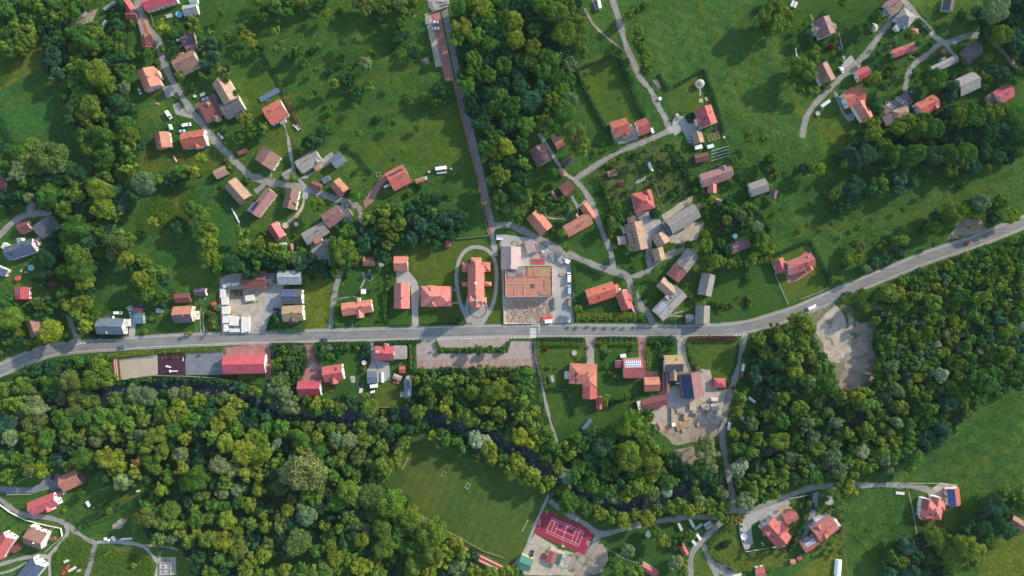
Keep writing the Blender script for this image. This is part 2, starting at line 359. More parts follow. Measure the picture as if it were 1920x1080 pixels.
# ------------------------------------------------------------ vegetation
LIT = 0
def leaf_quads(rng, pts, nrm, size, flat=0.55):
    """leaf clumps: one small quad per point, roughly facing its normal"""
    n = len(pts)
    a = rng.normal(size=(n, 3))*flat+nrm; a /= np.linalg.norm(a, axis=1)[:, None]
    r = rng.normal(size=(n, 3)); u = np.cross(a, r); u /= np.linalg.norm(u, axis=1)[:, None]+1e-9
    v = np.cross(a, u); s = size*(0.6+0.8*rng.random(n))[:, None]
    q = np.stack([pts-u*s-v*s*.7, pts+u*s-v*s*.7, pts+u*s*.8+v*s*.8, pts-u*s*.8+v*s*.8], 1)
    return q.reshape(-1, 3)
def crown_arrays(rng, n, leaf, shape='round', lobes=9):
    """unit crown: radius about 1, centre at origin; returns quad vertices and a tint per quad"""
    C = []; R = []; T = []
    if shape == 'round': hz, sp = 0.72, 0.62
    elif shape == 'tall': hz, sp = 1.25, 0.45
    elif shape == 'flat': hz, sp = 0.5, 0.68
    else: hz, sp = 1.5, 0.3
    C.append((0, 0, 0.0)); R.append(0.54); T.append(0.9)
    for i in range(lobes):
        th = 2*math.pi*(i+rng.random()*.7)/lobes*2.4; k = (i+0.5)/lobes
        z = (rng.random()*1.3-0.35)*hz*0.62; rr = sp*(0.55+0.5*rng.random())*math.sqrt(max(0.15, 1-(z/hz)**2))
        C.append((rr*math.cos(th), rr*math.sin(th), z)); R.append((0.26+0.2*rng.random())*(1.0 if lobes < 14 else 0.80)); T.append(0.78+0.44*rng.random())
    for i in range(7 if shape != 'cone' else 0):
        th = rng.random()*6.283; rr = 0.62+0.30*rng.random(); C.append((rr*math.cos(th), rr*math.sin(th), (rng.random()-.35)*.6*hz)); R.append(0.13+0.12*rng.random()); T.append(.85+.4*rng.random())
    if shape == 'cone':
        C = [(0, 0, -0.9+0.3*i) for i in range(9)]; R = [0.95-0.1*i for i in range(9)]; T = [1]*9
    C = np.array(C); R = np.array(R); T = np.array(T)
    w = R**2; li = rng.choice(len(C), n, p=w/w.sum())
    d = rng.normal(size=(n, 3)); d[:, 2] += 0.35; d /= np.linalg.norm(d, axis=1)[:, None]
    # clumps: bend radius with noise so that each lobe has knots of leaves
    kn = 1+0.16*np.sin(d[:, 0]*9+li*1.7)*np.sin(d[:, 1]*9+li)*np.sin(d[:, 2]*8+li*2.1)
    p = C[li]+d*(R[li]*kn*(0.86+0.16*rng.random(n)))[:, None]
    # drop what lies deep inside other lobes
    dist = np.linalg.norm(p[:, None]-C[None], axis=2)/R[None]; keep = (dist < 0.80).sum(1) == 0
    p = p[keep]; d = d[keep]; li = li[keep]
    q = leaf_quads(rng, p, d, leaf)
    t = T[li]*(0.80+0.4*rng.random(len(p)))
    return q, t, p
def quads_mesh(name, q, tint, rgb=None):
    n = len(q)//4; me = bpy.data.meshes.new(name)
    me.vertices.add(n*4); me.vertices.foreach_set('co', q.astype(np.float32).ravel())
    me.loops.add(n*4); me.loops.foreach_set('vertex_index', np.arange(n*4, dtype=np.int32))
    me.polygons.add(n); me.polygons.foreach_set('loop_start', np.arange(0, n*4, 4, dtype=np.int32)); me.polygons.foreach_set('loop_total', np.full(n, 4, dtype=np.int32))
    me.materials.append(MATS['foliage']); me.update(calc_edges=True)
    at = me.attributes.new('tint', 'FLOAT_COLOR', 'FACE'); c = np.ones((n, 4), dtype=np.float32)
    c[:, :3] = tint[:, None] if rgb is None else rgb*tint[:, None]
    at.data.foreach_set('color', c.ravel()); return me
CROWN = {}
for sh, nn, k in (('round', 7, 2300), ('tall', 4, 2000), ('flat', 3, 1900), ('cone', 2, 1100)):
    for i in range(nn):
        rg = np.random.default_rng(100+i+len(sh)*10); q, t, p = crown_arrays(rg, k*2, 0.058, sh, 15+i*3)
        CROWN[(sh, i)] = (quads_mesh('crown_'+sh, q, t), q, t)
for i in range(3):
    rg = np.random.default_rng(60+i); q, t, p = crown_arrays(rg, 9000, 0.036, 'round', 26+i*3); CROWN[('great', i)] = (quads_mesh('crown_great', q, t), q, t)
for i in range(4):
    rg = np.random.default_rng(40+i); q, t, p = crown_arrays(rg, 520, 0.15, 'round', 5+i)
    CROWN[('shrub', i)] = (quads_mesh('leaves', q, t), q, t)
LOW = []
for i in range(8):
    rg = np.random.default_rng(70+i); q, t, p = crown_arrays(rg, 1300, 0.092, 'round' if i % 3 else 'tall', 11+i); LOW.append((q, t))
def trunk_mesh():
    m = MB(); m.cyl((0, 0, -0.3), (0.02, 0.01, 0.78), 0.045, 0.030, 8)
    for k in range(5):
        a = k*1.3; z0 = 0.40+0.07*k; m.cyl((0.02, 0.01, z0), (0.36*math.cos(a), 0.36*math.sin(a), z0+0.26), 0.022, 0.008, 5)
    m.cyl((0.02, 0.01, 0.75), (0, 0, 0.98), 0.028, 0.008, 6)
    return meshdata('trunk', m.V, m.F, 'bark')
TRUNK = trunk_mesh()
TINT = {'g': (0.055, 0.142, 0.024), 'G': (0.080, 0.178, 0.026), 'd': (0.028, 0.095, 0.034), 'D': (0.018, 0.072, 0.036), 'y': (0.106, 0.174, 0.025), 'Y': (0.152, 0.208, 0.027),
        'o': (0.098, 0.150, 0.036), 'p': (0.125, 0.190, 0.085), 'P': (0.26, 0.33, 0.20), 'b': (0.036, 0.108, 0.058), 'r': (0.14, 0.045, 0.03), 'm': (0.085, 0.03, 0.03), 'w': (0.165, 0.215, 0.085), 'n': (0.18, 0.12, 0.05)}
CNAME = {'g': 'green', 'G': 'bright green', 'd': 'dark green', 'D': 'very dark green', 'y': 'yellow-green', 'Y': 'yellow', 'o': 'olive', 'p': 'pale green', 'P': 'silvery pale', 'b': 'blue-green',
         'r': 'reddish', 'm': 'maroon', 'w': 'cream-coloured', 'n': 'rusty brown'}
def vary(c, k=0.14):
    f = 1+random.uniform(-k, k); h = random.uniform(-0.10, 0.10)
    return (c[0]*f*(1+h), c[1]*f, c[2]*f*(1-h), 1)
TREES = []      # (kind, gx, gy, r_metres, colour code, shape, place label or None)
def add_tree(gx, gy, r, c, shape=None, where=None):
    TREES.append([gx, gy, r, c, shape, where])
def T(s, shape=None):
    """trees of a tile: 'x,y,r,colour; ...'"""
    for e in s.replace('\n', ';').split(';'):
        e = e.strip()
        if not e: continue
        a = e.split(','); add_tree(OX+float(a[0])/4, OY+float(a[1])/4, float(a[2])*U, a[3].strip(), a[4].strip() if len(a) > 4 else shape)
def inside(x, y, poly):
    c = False; j = len(poly)-1
    for i in range(len(poly)):
        xi, yi = poly[i]; xj, yj = poly[j]
        if (yi > y) != (yj > y) and x < (xj-xi)*(y-yi)/(yj-yi)+xi: c = not c
        j = i
    return c
WOODS = []; FLOORS = []
def on_paved(x, y):
    for q in PAVED:
        if q[0] < x < q[2] and q[1] < y < q[3] and inside(x, y, q[4]): return True
    return False
def wood(where, poly, rmin, rmax, cols, density=1.0, shape=None, big=0.25, river=6.0, seed=0, gap=(), floor=True, hk=1.0):
    """fill a polygon (grid coordinates) with trees of radius rmin..rmax pixels; cols: weighted colour codes"""
    rg = random.Random(seed or len(WOODS)+11); xs_ = [p[0] for p in poly]; ys_ = [p[1] for p in poly]; pts = []
    x0, x1, y0, y1 = min(xs_), max(xs_), min(ys_), max(ys_); cell = {}; tries = int((x1-x0)*(y1-y0)/(rmin*rmin)*11*density)
    hand = [(t[0], t[1], t[2]/PX) for t in TREES if x0-20 < t[0] < x1+20 and y0-20 < t[1] < y1+20]
    for ph in (1.0, 0.0):
        for _ in range(tries//2):
            gx, gy = rg.uniform(x0, x1), rg.uniform(y0, y1)
            if not inside(gx, gy, poly) or any(inside(gx, gy, g_) for g_ in gap): continue
            r = rmin+(rmax-rmin)*(rg.uniform(0.55, 1) if ph else rg.uniform(0, 0.6))
            if river and river_d(*G(gx, gy)) < river+r*PX*0.35: continue
            k = (int(gx//30), int(gy//30)); ok = True
            for hx, hy, hr in hand:
                if math.hypot(gx-hx, gy-hy) < 0.8*(r+hr): ok = False; break
            if not ok: continue
            for dx in (-1, 0, 1):
                for dy in (-1, 0, 1):
                    for (qx, qy, qr) in cell.get((k[0]+dx, k[1]+dy), ()):
                        if math.hypot(gx-qx, gy-qy) < 0.585*(r+qr)/density: ok = False; break
                    if not ok: break
                if not ok: break
            if not ok: continue
            cell.setdefault(k, []).append((gx, gy, r))
            # colour patches: neighbouring trees tend to be of one kind
            v = mnoise.noise(Vector((gx*.016, gy*.016, 5.0+len(WOODS))))*0.9+0.5+rg.uniform(-.38, .38)
            c = cols[max(0, min(len(cols)-1, int(v*len(cols))))]
            TREES.append([gx, gy, r*PX, c, shape, where]); pts.append(1)
    WOODS.append((where, len(pts)))
    if floor: FLOORS.append([G(*p) for p in poly])
def tall_f(c, rg): return {'D': .72, 'd': .86, 'b': .88, 'g': 1.0}.get(c, 1.12)*rg.uniform(.85, 1.15)
def place_trees():
    rg = random.Random(5); protos = {}
    big = [t for t in TREES if t[2] >= 2.9]; small = [t for t in TREES if t[2] < 2.9]
    pale = [t for t in big if t[3] in 'PpwW']; broad = [t for t in big if t[3] not in 'PpwW']
    mass = []
    def one(t, kind, label, group, sh):
        gx, gy, r, c, shape, where = t[:6]
        if kind == 'shrub': hh = r*1.0; zc = r*0.62; key = ('shrub', rg.randrange(4)); sz = (r, r, r*0.95)
        else:
            if shape == 'cone': key = ('cone', rg.randrange(2)); hh = r*4.2; zc = hh*0.5; sz = (r, r, hh*0.42)
            elif shape == 'tall': key = ('tall', rg.randrange(4)); hh = (r*2.6+1)*tall_f(c, rg); zc = max(hh-r*1.25, r); sz = (r*1.06, r*1.06, r)
            else:
                key = rg.choice([('round', i) for i in range(7)]+[('flat', i) for i in range(3)]); hh = (r*1.9+2.5)*tall_f(c, rg); zc = max(hh-r*0.8, r*.75); sz = (r*1.08, r*1.08, r)
        if kind != 'shrub' and r > 6.6 and shape is None: key = ('great', rg.randrange(3))
        if kind != 'shrub': sz = (sz[0]*rg.uniform(.85, 1.2), sz[1]*rg.uniform(.9, 1.12), sz[2])
        x, y = G(gx, gy, zc); z0 = gz(x, y); rot = rg.uniform(0, 6.28)
        e = bpy.data.objects.new(kind, None); e.empty_display_size = 0.5; COL.objects.link(e); e.location = (x, y, z0); e.rotation_euler = (0, 0, rot)
        prop(e, label, 'shrub' if kind == 'shrub' else 'tree', group)
        cr = bpy.data.objects.new('foliage' if kind == 'shrub' else 'crown', CROWN[key][0]); COL.objects.link(cr); cr.parent = e; cr.location = (0, 0, zc); cr.scale = sz
        cr.color = vary(TINT[c])
        if kind != 'shrub':
            tr = bpy.data.objects.new('trunk', TRUNK); COL.objects.link(tr); tr.parent = e; tr.scale = (r*1.3, r*1.3, zc)
        return e
    # labels
    def describe(lst, noun):
        """a label for each stand-alone tree: look + side + nearest landmark, ordered by distance where that is not enough"""
        cand = {}
        for t in lst:
            if t[5]: continue
            x, y = G(t[0], t[1]); b = min([L for L in LAND if len(L[2].split()) <= 7], key=lambda L: math.hypot(L[0]-x, L[1]-y)); dx, dy = x-b[0], y-b[1]
            side = ('right of' if dx > 0 else 'left of') if abs(dx) > abs(dy) else ('above' if dy > 0 else 'below')
            t.append((b[2], side, math.hypot(dx, dy))); sz = 'large' if t[2] > 5.2 else ('medium' if t[2] > 3.6 else ('small' if t[2] > 1.4 else 'tiny'))
            cand.setdefault((sz, CNAME[t[3]], side, b[2]), []).append(t)
        for k, v in cand.items():
            v.sort(key=lambda t: t[6][2])
            for i, t in enumerate(v):
                o = '' if len(v) == 1 else ('nearest ', 'second nearest ', 'third nearest ', 'fourth nearest ', 'fifth nearest ', 'sixth nearest ', 'seventh nearest ', 'eighth nearest ', 'ninth nearest ', 'tenth nearest ')[min(i, 9)]
                t[5] = None; t.append(f"{o}{k[0]} {k[1]} {noun} {k[2]} {k[3]}")
    describe(big, 'tree'); describe(small, 'shrub')
    broad.sort(key=lambda t: -t[2]); keep = broad[:298]; mass += broad[298:]
    pale.sort(key=lambda t: -t[2]); mass += pale[200:]; pale = pale[:200]
    for t in keep: one(t, 'broadleaf_tree', t[-1] if not t[5] else f"{CNAME[t[3]]} broadleaf tree {t[5]}", t[5] and f"{CNAME[t[3]]} trees {t[5]}", None)
    for t in pale: one(t, 'willow_tree', t[-1] if not t[5] else f"{CNAME[t[3]]} willow tree {t[5]}", t[5] and f"{CNAME[t[3]]} willows {t[5]}", None)
    small.sort(key=lambda t: (t[5] is not None, -t[2])); mass += small[295:]
    for t in small[:295]: one(t, 'shrub', t[-1] if not t[5] else f"{CNAME[t[3]]} shrub {t[5]}", t[5] and f"{CNAME[t[3]]} shrubs {t[5]}", None)
    Q = []; TT = []; RGB = []; rg2 = np.random.default_rng(3)
    for t in mass:
        gx, gy, r, c = t[:4]; q, tt = LOW[rg.randrange(8)]; hh = (r*1.9+2.0 if t[4] != 'tall' else r*2.8)*tall_f(c, rg); zc = max(hh-r*0.8, r*.7); x, y = G(gx, gy, zc)
        a = rg.uniform(0, 6.28); ca, sa = math.cos(a), math.sin(a); p = q*np.array([r*1.08, r*1.08, r*(1.0 if t[4] != 'tall' else 1.2)])
        p = np.stack([p[:, 0]*ca-p[:, 1]*sa+x, p[:, 0]*sa+p[:, 1]*ca+y, p[:, 2]+zc+gz(x, y)], 1); Q.append(p); TT.append(tt*(1.18 if t[4] == 'tall' else 1.06)); col = vary(TINT[c]); RGB.append(np.tile(col[:3], (len(tt), 1)))
    me = quads_mesh('woodland', np.concatenate(Q), np.concatenate(TT), np.concatenate(RGB)); o = bpy.data.objects.new('woodland', me); link(o)
    prop(o, 'mass of smaller leafy trees filling the woods along the river and slopes', 'woodland', None, 'stuff')
    print('TREES broad', len(broad), 'pale', len(pale), 'small', len(small), 'mass', len(mass))
def hedge(label, pts, w=1.2, h=1.4, c='d', gl=True, leaf=0.24, dens=26):
    w = w*1.15; h = h*1.15
    """a clipped hedge along a line of tile points (grid points if gl)"""
    cl = [G(*p) if gl else P(*p) for p in pts]; rg = np.random.default_rng(int(abs(cl[0][0]*7+cl[0][1]*3))+1); Q = []; 
    for a, b_ in zip(cl[:-1], cl[1:]):
        l = math.dist(a, b_); n = int(l*dens*(w+2*h)/3.5); ux, uy = (b_[0]-a[0])/l, (b_[1]-a[1])/l
        s = rg.random(n)*l; u = rg.random(n)*(w+2*h); off = np.where(u < h, -w/2, np.where(u > h+w, w/2, u-h-w/2)); z = np.where(u < h, u, np.where(u > h+w, u-h-w, h))
        z = z*(1+0.10*np.sin(s*1.7))+rg.normal(size=n)*0.07; off = off*(1+0.16*np.sin(s*2.3+1))+rg.normal(size=n)*0.08
        nz = np.where((u >= h) & (u <= h+w), 1.0, 0.15); no = np.where(u < h, -1.0, np.where(u > h+w, 1.0, 0.0))
        p = np.stack([a[0]+ux*s-uy*off, a[1]+uy*s+ux*off, z], 1); nr = np.stack([-uy*no, ux*no, nz], 1); Q.append(leaf_quads(rg, p, nr, leaf, 0.4))
    q = np.concatenate(Q); ox, oy = cl[0]; q[:, 0] -= ox; q[:, 1] -= oy
    me = quads_mesh('hedge', q, 0.75+0.5*rg.random(len(q)//4)); o = bpy.data.objects.new('hedge', me); link(o); o.location = (ox, oy, 0); o.color = vary(TINT[c], .08)
    return prop(o, label, 'hedge')
def weeds(label, poly, n, size, cols, name='tall_grass', hgt=0.5, clump=0.05):
    """rough herbage nobody could count"""
    rg = np.random.default_rng(len(poly)*31+n); xs_ = [p[0] for p in poly]; ys_ = [p[1] for p in poly]; out = []; cc = []
    X = rg.uniform(min(xs_), max(xs_), n*3); Y = rg.uniform(min(ys_), max(ys_), n*3)
    for a, b_ in zip(X, Y):
        if len(out) >= n: break
        if not inside(a, b_, poly): continue
        v = mnoise.noise(Vector((a*clump, b_*clump, 2.0)))+0.4*mnoise.noise(Vector((a*clump*5, b_*clump*5, 2.0)))
        if v < rg.normal()*0.22: continue
        x, y = G(a, b_)
        if on_paved(x, y) or any((x-k[0])**2+(y-k[1])**2 < k[2]**2 for k in KEEP if abs(x-k[0]) < k[2]): continue
        out.append((x, y, gz(x, y) if river_d(x, y) < 9 else 0)); cc.append(TINT[cols[max(0, min(len(cols)-1, int((v*0.8+0.3+rg.normal()*.15)*len(cols))))]])
    p = np.array(out); k = 4; p = np.repeat(p, k, 0); m_ = len(p)
    p[:, :2] += rg.normal(size=(m_, 2))*size; p[:, 2] += rg.random(m_)*hgt
    nr = np.tile([0, 0, 0.6], (m_, 1)); q = leaf_quads(rg, p, nr, size*0.5, 0.6)
    me = quads_mesh(name, q, 0.7+0.55*rg.random(m_), np.repeat(np.array(cc), k, 0)); o = bpy.data.objects.new(name, me); link(o)
    return prop(o, label, 'grass', None, 'stuff')

# ------------------------------------------------------------ buildings
LAND = []       # landmarks for labels: x, y, short description
BUILD_N = [0]
def rect_local(u, v, c, ca, sa): return (c[0]+u*ca-v*sa, c[1]+u*sa+v*ca)
def block(parent, base, c, L, W, ang, h, rise, typ, roof, wall, over=0.45, z0=0.0, wname='wall', rname='roof', th=0.2):
    """one volume of a building. c: centre in world metres; returns (roof object, frame dict)"""
    ca, sa = math.cos(ang), math.sin(ang); pr = base[2]; cr, sr = math.cos(-pr), math.sin(-pr)
    def loc(u, v, z):
        x, y = rect_local(u, v, c, ca, sa); x -= base[0]; y -= base[1]; return (x*cr-y*sr, x*sr+y*cr, z)
    l, w = L/2, W/2; sl = rise/w if typ == 'gable' else 0
    # walls
    if wall:
        if typ == 'gable':
            V = [loc(-l, -w, z0), loc(l, -w, z0), loc(l, w, z0), loc(-l, w, z0), loc(-l, -w, h-.1), loc(l, -w, h-.1), loc(l, w, h-.1), loc(-l, w, h-.1), loc(-l, 0, h+rise-.14), loc(l, 0, h+rise-.14)]
            F = [(0, 1, 5, 4), (2, 3, 7, 6), (1, 2, 6, 9, 5), (3, 0, 4, 8, 7), (4, 5, 9, 8), (6, 7, 8, 9)]
        elif typ == 'shed':
            V = [loc(-l, -w, z0), loc(l, -w, z0), loc(l, w, z0), loc(-l, w, z0), loc(-l, -w, h-.1), loc(l, -w, h-.1), loc(l, w, h+rise-.1), loc(-l, w, h+rise-.1)]
            F = [(0, 1, 5, 4), (2, 3, 7, 6), (1, 2, 6, 5), (3, 0, 4, 7), (4, 5, 6, 7)]
        else:
            V = [loc(-l, -w, z0), loc(l, -w, z0), loc(l, w, z0), loc(-l, w, z0), loc(-l, -w, h-.05), loc(l, -w, h-.05), loc(l, w, h-.05), loc(-l, w, h-.05)]
            F = [(0, 1, 5, 4), (2, 3, 7, 6), (1, 2, 6, 5), (3, 0, 4, 7), (4, 5, 6, 7)]
        mk(wname, V, F, wall, parent)
    o = over
    V = []; F = []; UV = []
    def quad(ps, uvs): k = len(V); V.extend(loc(*p) for p in ps); F.append(tuple(range(k, k+len(ps)))); UV.append(uvs)
    if typ == 'gable':
        e = h-o*sl; S = math.hypot(w+o, rise+o*sl); A = l+o*0.8
        for sgn in (-1, 1):
            q = [(-sgn*A, sgn*(w+o)*1.0, e), (sgn*A, sgn*(w+o), e), (sgn*A, 0, h+rise), (-sgn*A, 0, h+rise)]
            q = [(a*-1 if sgn > 0 else a*-1, b_, z) for a, b_, z in q]
            quad(q, [(0, 0), (2*A, 0), (2*A, S), (0, S)])
            qb = [(a, b_, z-th) for a, b_, z in q][::-1]; quad(qb, [(0, 0), (2*A, 0), (2*A, S), (0, S)])
            quad([q[1], q[0], (q[0][0], q[0][1], e-th), (q[1][0], q[1][1], e-th)], [(0, 0), (2*A, 0), (2*A, .2), (0, .2)])
            for s2 in (-1, 1):
                x = s2*A; quad([(x, sgn*(w+o), e), (x, 0, h+rise), (x, 0, h+rise-th), (x, sgn*(w+o), e-th)], [(0, 0), (S, 0), (S, .2), (0, .2)])
    elif typ == 'shed':
        sl = rise/W; z1 = h-o*sl; z2 = h+rise+o*sl; q = [(-l-o, -w-o, z1), (l+o, -w-o, z1), (l+o, w+o, z2), (-l-o, w+o, z2)]
        quad(q, [(0, 0), (L, 0), (L, W), (0, W)]); quad([(a, b_, z-.15) for a, b_, z in q][::-1], [(0, 0), (L, 0), (L, W), (0, W)])
        for i in range(4):
            a, b_ = q[i], q[(i+1) % 4]; quad([a, (a[0], a[1], a[2]-.15), (b_[0], b_[1], b_[2]-.15), b_], [(0, 0), (0, .1), (1, .1), (1, 0)])
    elif typ in ('hip', 'pyr'):
        rl = max(0.02, l-w*0.95) if typ == 'hip' else 0.02; e = h-0.15; A, B = l+o, w+o; S = math.hypot(B, rise); R1, R2 = (-rl, 0, h+rise), (rl, 0, h+rise)
        c4 = [(-A, -B, e), (A, -B, e), (A, B, e), (-A, B, e)]
        quad([c4[0], c4[1], R2, R1], [(0, 0), (2*A, 0), (A+rl, S), (A-rl, S)]); quad([c4[2], c4[3], R1, R2], [(0, 0), (2*A, 0), (A+rl, S), (A-rl, S)])
        quad([c4[1], c4[2], R2], [(0, 0), (2*B, 0), (B, S)]); quad([c4[3], c4[0], R1], [(0, 0), (2*B, 0), (B, S)])
        quad([(a, b_, e-.2) for a, b_, z in c4][::-1], [(0, 0)]*4)
        for i in range(4):
            a, b_ = c4[i], c4[(i+1) % 4]; quad([a, (a[0], a[1], a[2]-.2), (b_[0], b_[1], b_[2]-.2), b_], [(0, 0), (0, .1), (1, .1), (1, 0)])
    else:  # flat slab with a low upstand
        A, B = l+0.1, w+0.1; z = h+.12
        quad([(-A, -B, z), (A, -B, z), (A, B, z), (-A, B, z)], [(0, 0), (L, 0), (L, W), (0, W)])
        quad([(-A, -B, h-.03), (-A, B, h-.03), (A, B, h-.03), (A, -B, h-.03)], [(0, 0), (L, 0), (L, W), (0, W)])
        c4 = [(-A, -B), (A, -B), (A, B), (-A, B)]
        for i in range(4):
            a, b_ = c4[i], c4[(i+1) % 4]; quad([(*a, z), (*a, h-.03), (*b_, h-.03), (*b_, z)], [(0, 0), (0, .1), (1, .1), (1, 0)])
    ro = mk(rname, V, F, roof, parent, uv=UV)
    fr = dict(loc=loc, l=l, w=w, h=h, rise=rise, typ=typ, c=c, ang=ang, o=o)
    def slope_pt(u, v, dz=0.0):          # v: -1 eave .. 0 ridge .. 1 eave
        if typ == 'gable': z = h+rise*(1-abs(v))
        elif typ == 'shed': z = h+rise*(v+1)/2
        elif typ in ('hip', 'pyr'): z = h+rise*(1-abs(v))
        else: z = h+0.12
        return loc(u*l, v*w, z+dz)
    fr['sp'] = slope_pt
    return ro, fr
def chimney(ro, fr, u, v, s=0.75, hgt=1.2, mat='brick'):
    x, y, z = fr['sp'](u, v); ang = fr['ang']; m = MB(); m.box((x, y, z+hgt/2-0.5), (s, s*0.75, hgt+1.0), 0); m.box((x, y, z+hgt+.05), (s*1.2, s*.95, .12), 0); m.box((x, y, z+hgt+.2), (s*.35, s*.35, .25), 0)
    o = m.build('chimney', mat, ro); return o
def slab_on(ro, fr, name, mat, u0, u1, v0, v1, lift=0.10, th=0.07):
    s = fr['sp']; a, b_, c_, d = s(u0, v0, lift), s(u1, v0, lift), s(u1, v1, lift), s(u0, v1, lift)
    L = math.dist(a, b_); S = math.dist(b_, c_); low = [(p[0], p[1], p[2]-th) for p in (a, b_, c_, d)]; V = [a, b_, c_, d]+low
    F = [(0, 1, 2, 3), (7, 6, 5, 4), (0, 4, 5, 1), (1, 5, 6, 2), (2, 6, 7, 3), (3, 7, 4, 0)]
    n = (Vector(b_)-Vector(a)).cross(Vector(d)-Vector(a))
    if n.z < 0: F = [f[::-1] for f in F]
    uvq = [(0, 0), (L, 0), (L, S), (0, S)]; uv = []
    for f in F: uv.append([uvq[i % 4] for i in f])
    return mk(name, V, F, mat, ro, uv=uv)
def windows_on(parent, fr, base, wallmat, seed, z_list, maxn=6, door=True):
    """window objects on the walls that face the middle of the place"""
    rg = random.Random(seed); loc = fr['loc']; l, w, ang = fr['l'], fr['w'], fr['ang']; cx, cy = fr['c']; n = 0
    to = Vector((-cx, -cy)).normalized() if math.hypot(cx, cy) > 1 else Vector((0, -1))
    sides = []
    for k, (nu, nv) in enumerate(((0, -1), (0, 1), (1, 0), (-1, 0))):
        nx_ = nu*math.cos(ang)-nv*math.sin(ang); ny_ = nu*math.sin(ang)+nv*math.cos(ang); d = nx_*to.x+ny_*to.y
        if d > 0.2: sides.append((d, nu, nv))
    sides.sort(reverse=True)
    for d, nu, nv in sides:
        ln = l if nv else w; cnt = max(1, int(2*ln/3.4)); dd = door
        for zi, z in enumerate(z_list):
            for i in range(cnt):
                if n >= maxn: return
                s = -ln+(i+0.5)*2*ln/cnt; ww, hh = 0.6, 0.65
                isd = dd and zi == 0 and i == cnt//2
                zc = 1.05 if isd else z
                if isd: ww, hh = 0.5, 1.03
                def pt(a, zz, out): return loc(s+a, nv*(w+out), zz) if nv else loc(nu*(l+out), s+a, zz)
                m = MB(); f = 0.09
                for (a0, a1, b0, b1) in ((-ww-f, ww+f, hh, hh+f), (-ww-f, ww+f, -hh-f, -hh), (-ww-f, -ww, -hh, hh), (ww, ww+f, -hh, hh)):
                    ps = [pt(a0, zc+b0, -.02), pt(a1, zc+b0, -.02), pt(a1, zc+b1, -.02), pt(a0, zc+b1, -.02), pt(a0, zc+b0, .06), pt(a1, zc+b0, .06), pt(a1, zc+b1, .06), pt(a0, zc+b1, .06)]
                    m.add(ps, [(0, 1, 2, 3), (7, 6, 5, 4), (0, 4, 5, 1), (1, 5, 6, 2), (2, 6, 7, 3), (3, 7, 4, 0)])
                wo = m.build('door' if isd else 'window', 'w_wood' if isd else 'white', parent)
                m = MB(); m.add([pt(-ww, zc-hh, .02), pt(ww, zc-hh, .02), pt(ww, zc+hh, .02), pt(-ww, zc+hh, .02)], [(0, 1, 2, 3)])
                m.build('panel' if isd else 'pane', 'w_wood' if isd else 'glass', wo)
                n += 1
                if isd: dd = False
def house(label, x, y, L, W, ang, roof='r_red', wall='w_white', h=5.0, rise=None, typ='gable', name='house', cat='house', ext=(), ch=1, sky=0, solar=None, win=None, land=True, short=None, over=0.45, cm='brick', group=None, grid=False):
    """x, y, L, W in tile units, measured on the roof at eaves height. ext: further volumes (x, y, L, W, ang, h, rise, typ, roof, wall)"""
    BUILD_N[0] += 1; rg = random.Random(BUILD_N[0]*13)
    k = 1-h/HC; c = P(x, y, h) if not grid else G(x, y, h); a = math.radians(ang); Lm, Wm = L*U*k-2*over*.8, W*U*k-2*over
    if rise is None: rise = max(0.6, min(3.4, Wm*0.5*0.62))
    if typ == 'flat': rise = 0
    base = (c[0], c[1], a); e = empty(name, (c[0], c[1], 0.0), a, label, cat, group)
    ro, fr = block(e, base, c, Lm, Wm, a, h, rise, typ, roof, wall, over)
    if typ == 'gable' and Wm > 3:
        m = MB(); s = fr['sp']; p, q = s(-1.0-.3/fr['l'], 0, .02), s(1.0+.3/fr['l'], 0, .02); m.cyl(p, q, .13, n=6); m.build('ridge_cap', roof, ro)
    for i in range(ch):
        u = (rg.uniform(-.5, .5), rg.uniform(-.75, -.3), rg.uniform(.3, .7))[i % 3]; chimney(ro, fr, u, rg.choice((-.18, .2)), mat=cm)
    for i in range(sky):
        u = -0.5+1.0*(i+0.5)/sky; v = rg.choice((-.5, .5)); slab_on(ro, fr, 'skylight', 'glass', u-.5/fr['l'], u+.5/fr['l'], v-.12, v+.12)
    for s in (solar or []):
        slab_on(ro, fr, 'roof_overlay' if len(s) > 4 and s[4][:2] == 'r_' else 'solar_panel', s[4] if len(s) > 4 else 'solar', *s[:4])  # roof-coloured entries are overlay slabs; the dark ones paint in a shaded slope
    for q in ext:
        ex, ey, eL, eW, ea, eh, er = q[:7]; et = q[7] if len(q) > 7 else 'gable'; ero = q[8] if len(q) > 8 else roof; ew = q[9] if len(q) > 9 else wall
        kk = 1-eh/HC; ec = P(ex, ey, eh); ov = 0.3; block(e, base, ec, eL*U*kk-2*ov, eW*U*kk-2*ov, math.radians(ea), eh, er, et, ero, ew, ov)
    d = math.hypot(*c)
    if win is None: win = 6 if (cat in ('house', 'church') and d > 60) else (2 if Wm > 4 else 0)
    if win: windows_on(e, fr, base, wall, BUILD_N[0], [1.4, 4.0] if h > 4.4 else [1.5], win)
    if land: LAND.append((c[0], c[1], short or label))
    return e, ro, fr
def shed(label, x, y, L, W, ang, roof='r_dark', wall='w_wood', h=2.5, rise=None, typ='gable', **kw):
    kw.setdefault('name', 'shed'); kw.setdefault('cat', 'shed'); kw.setdefault('ch', 0); kw.setdefault('win', 1); kw.setdefault('over', 0.25); kw.setdefault('land', False)
    return house(label, x, y, L, W, ang, roof, wall, h, rise, typ, **kw)

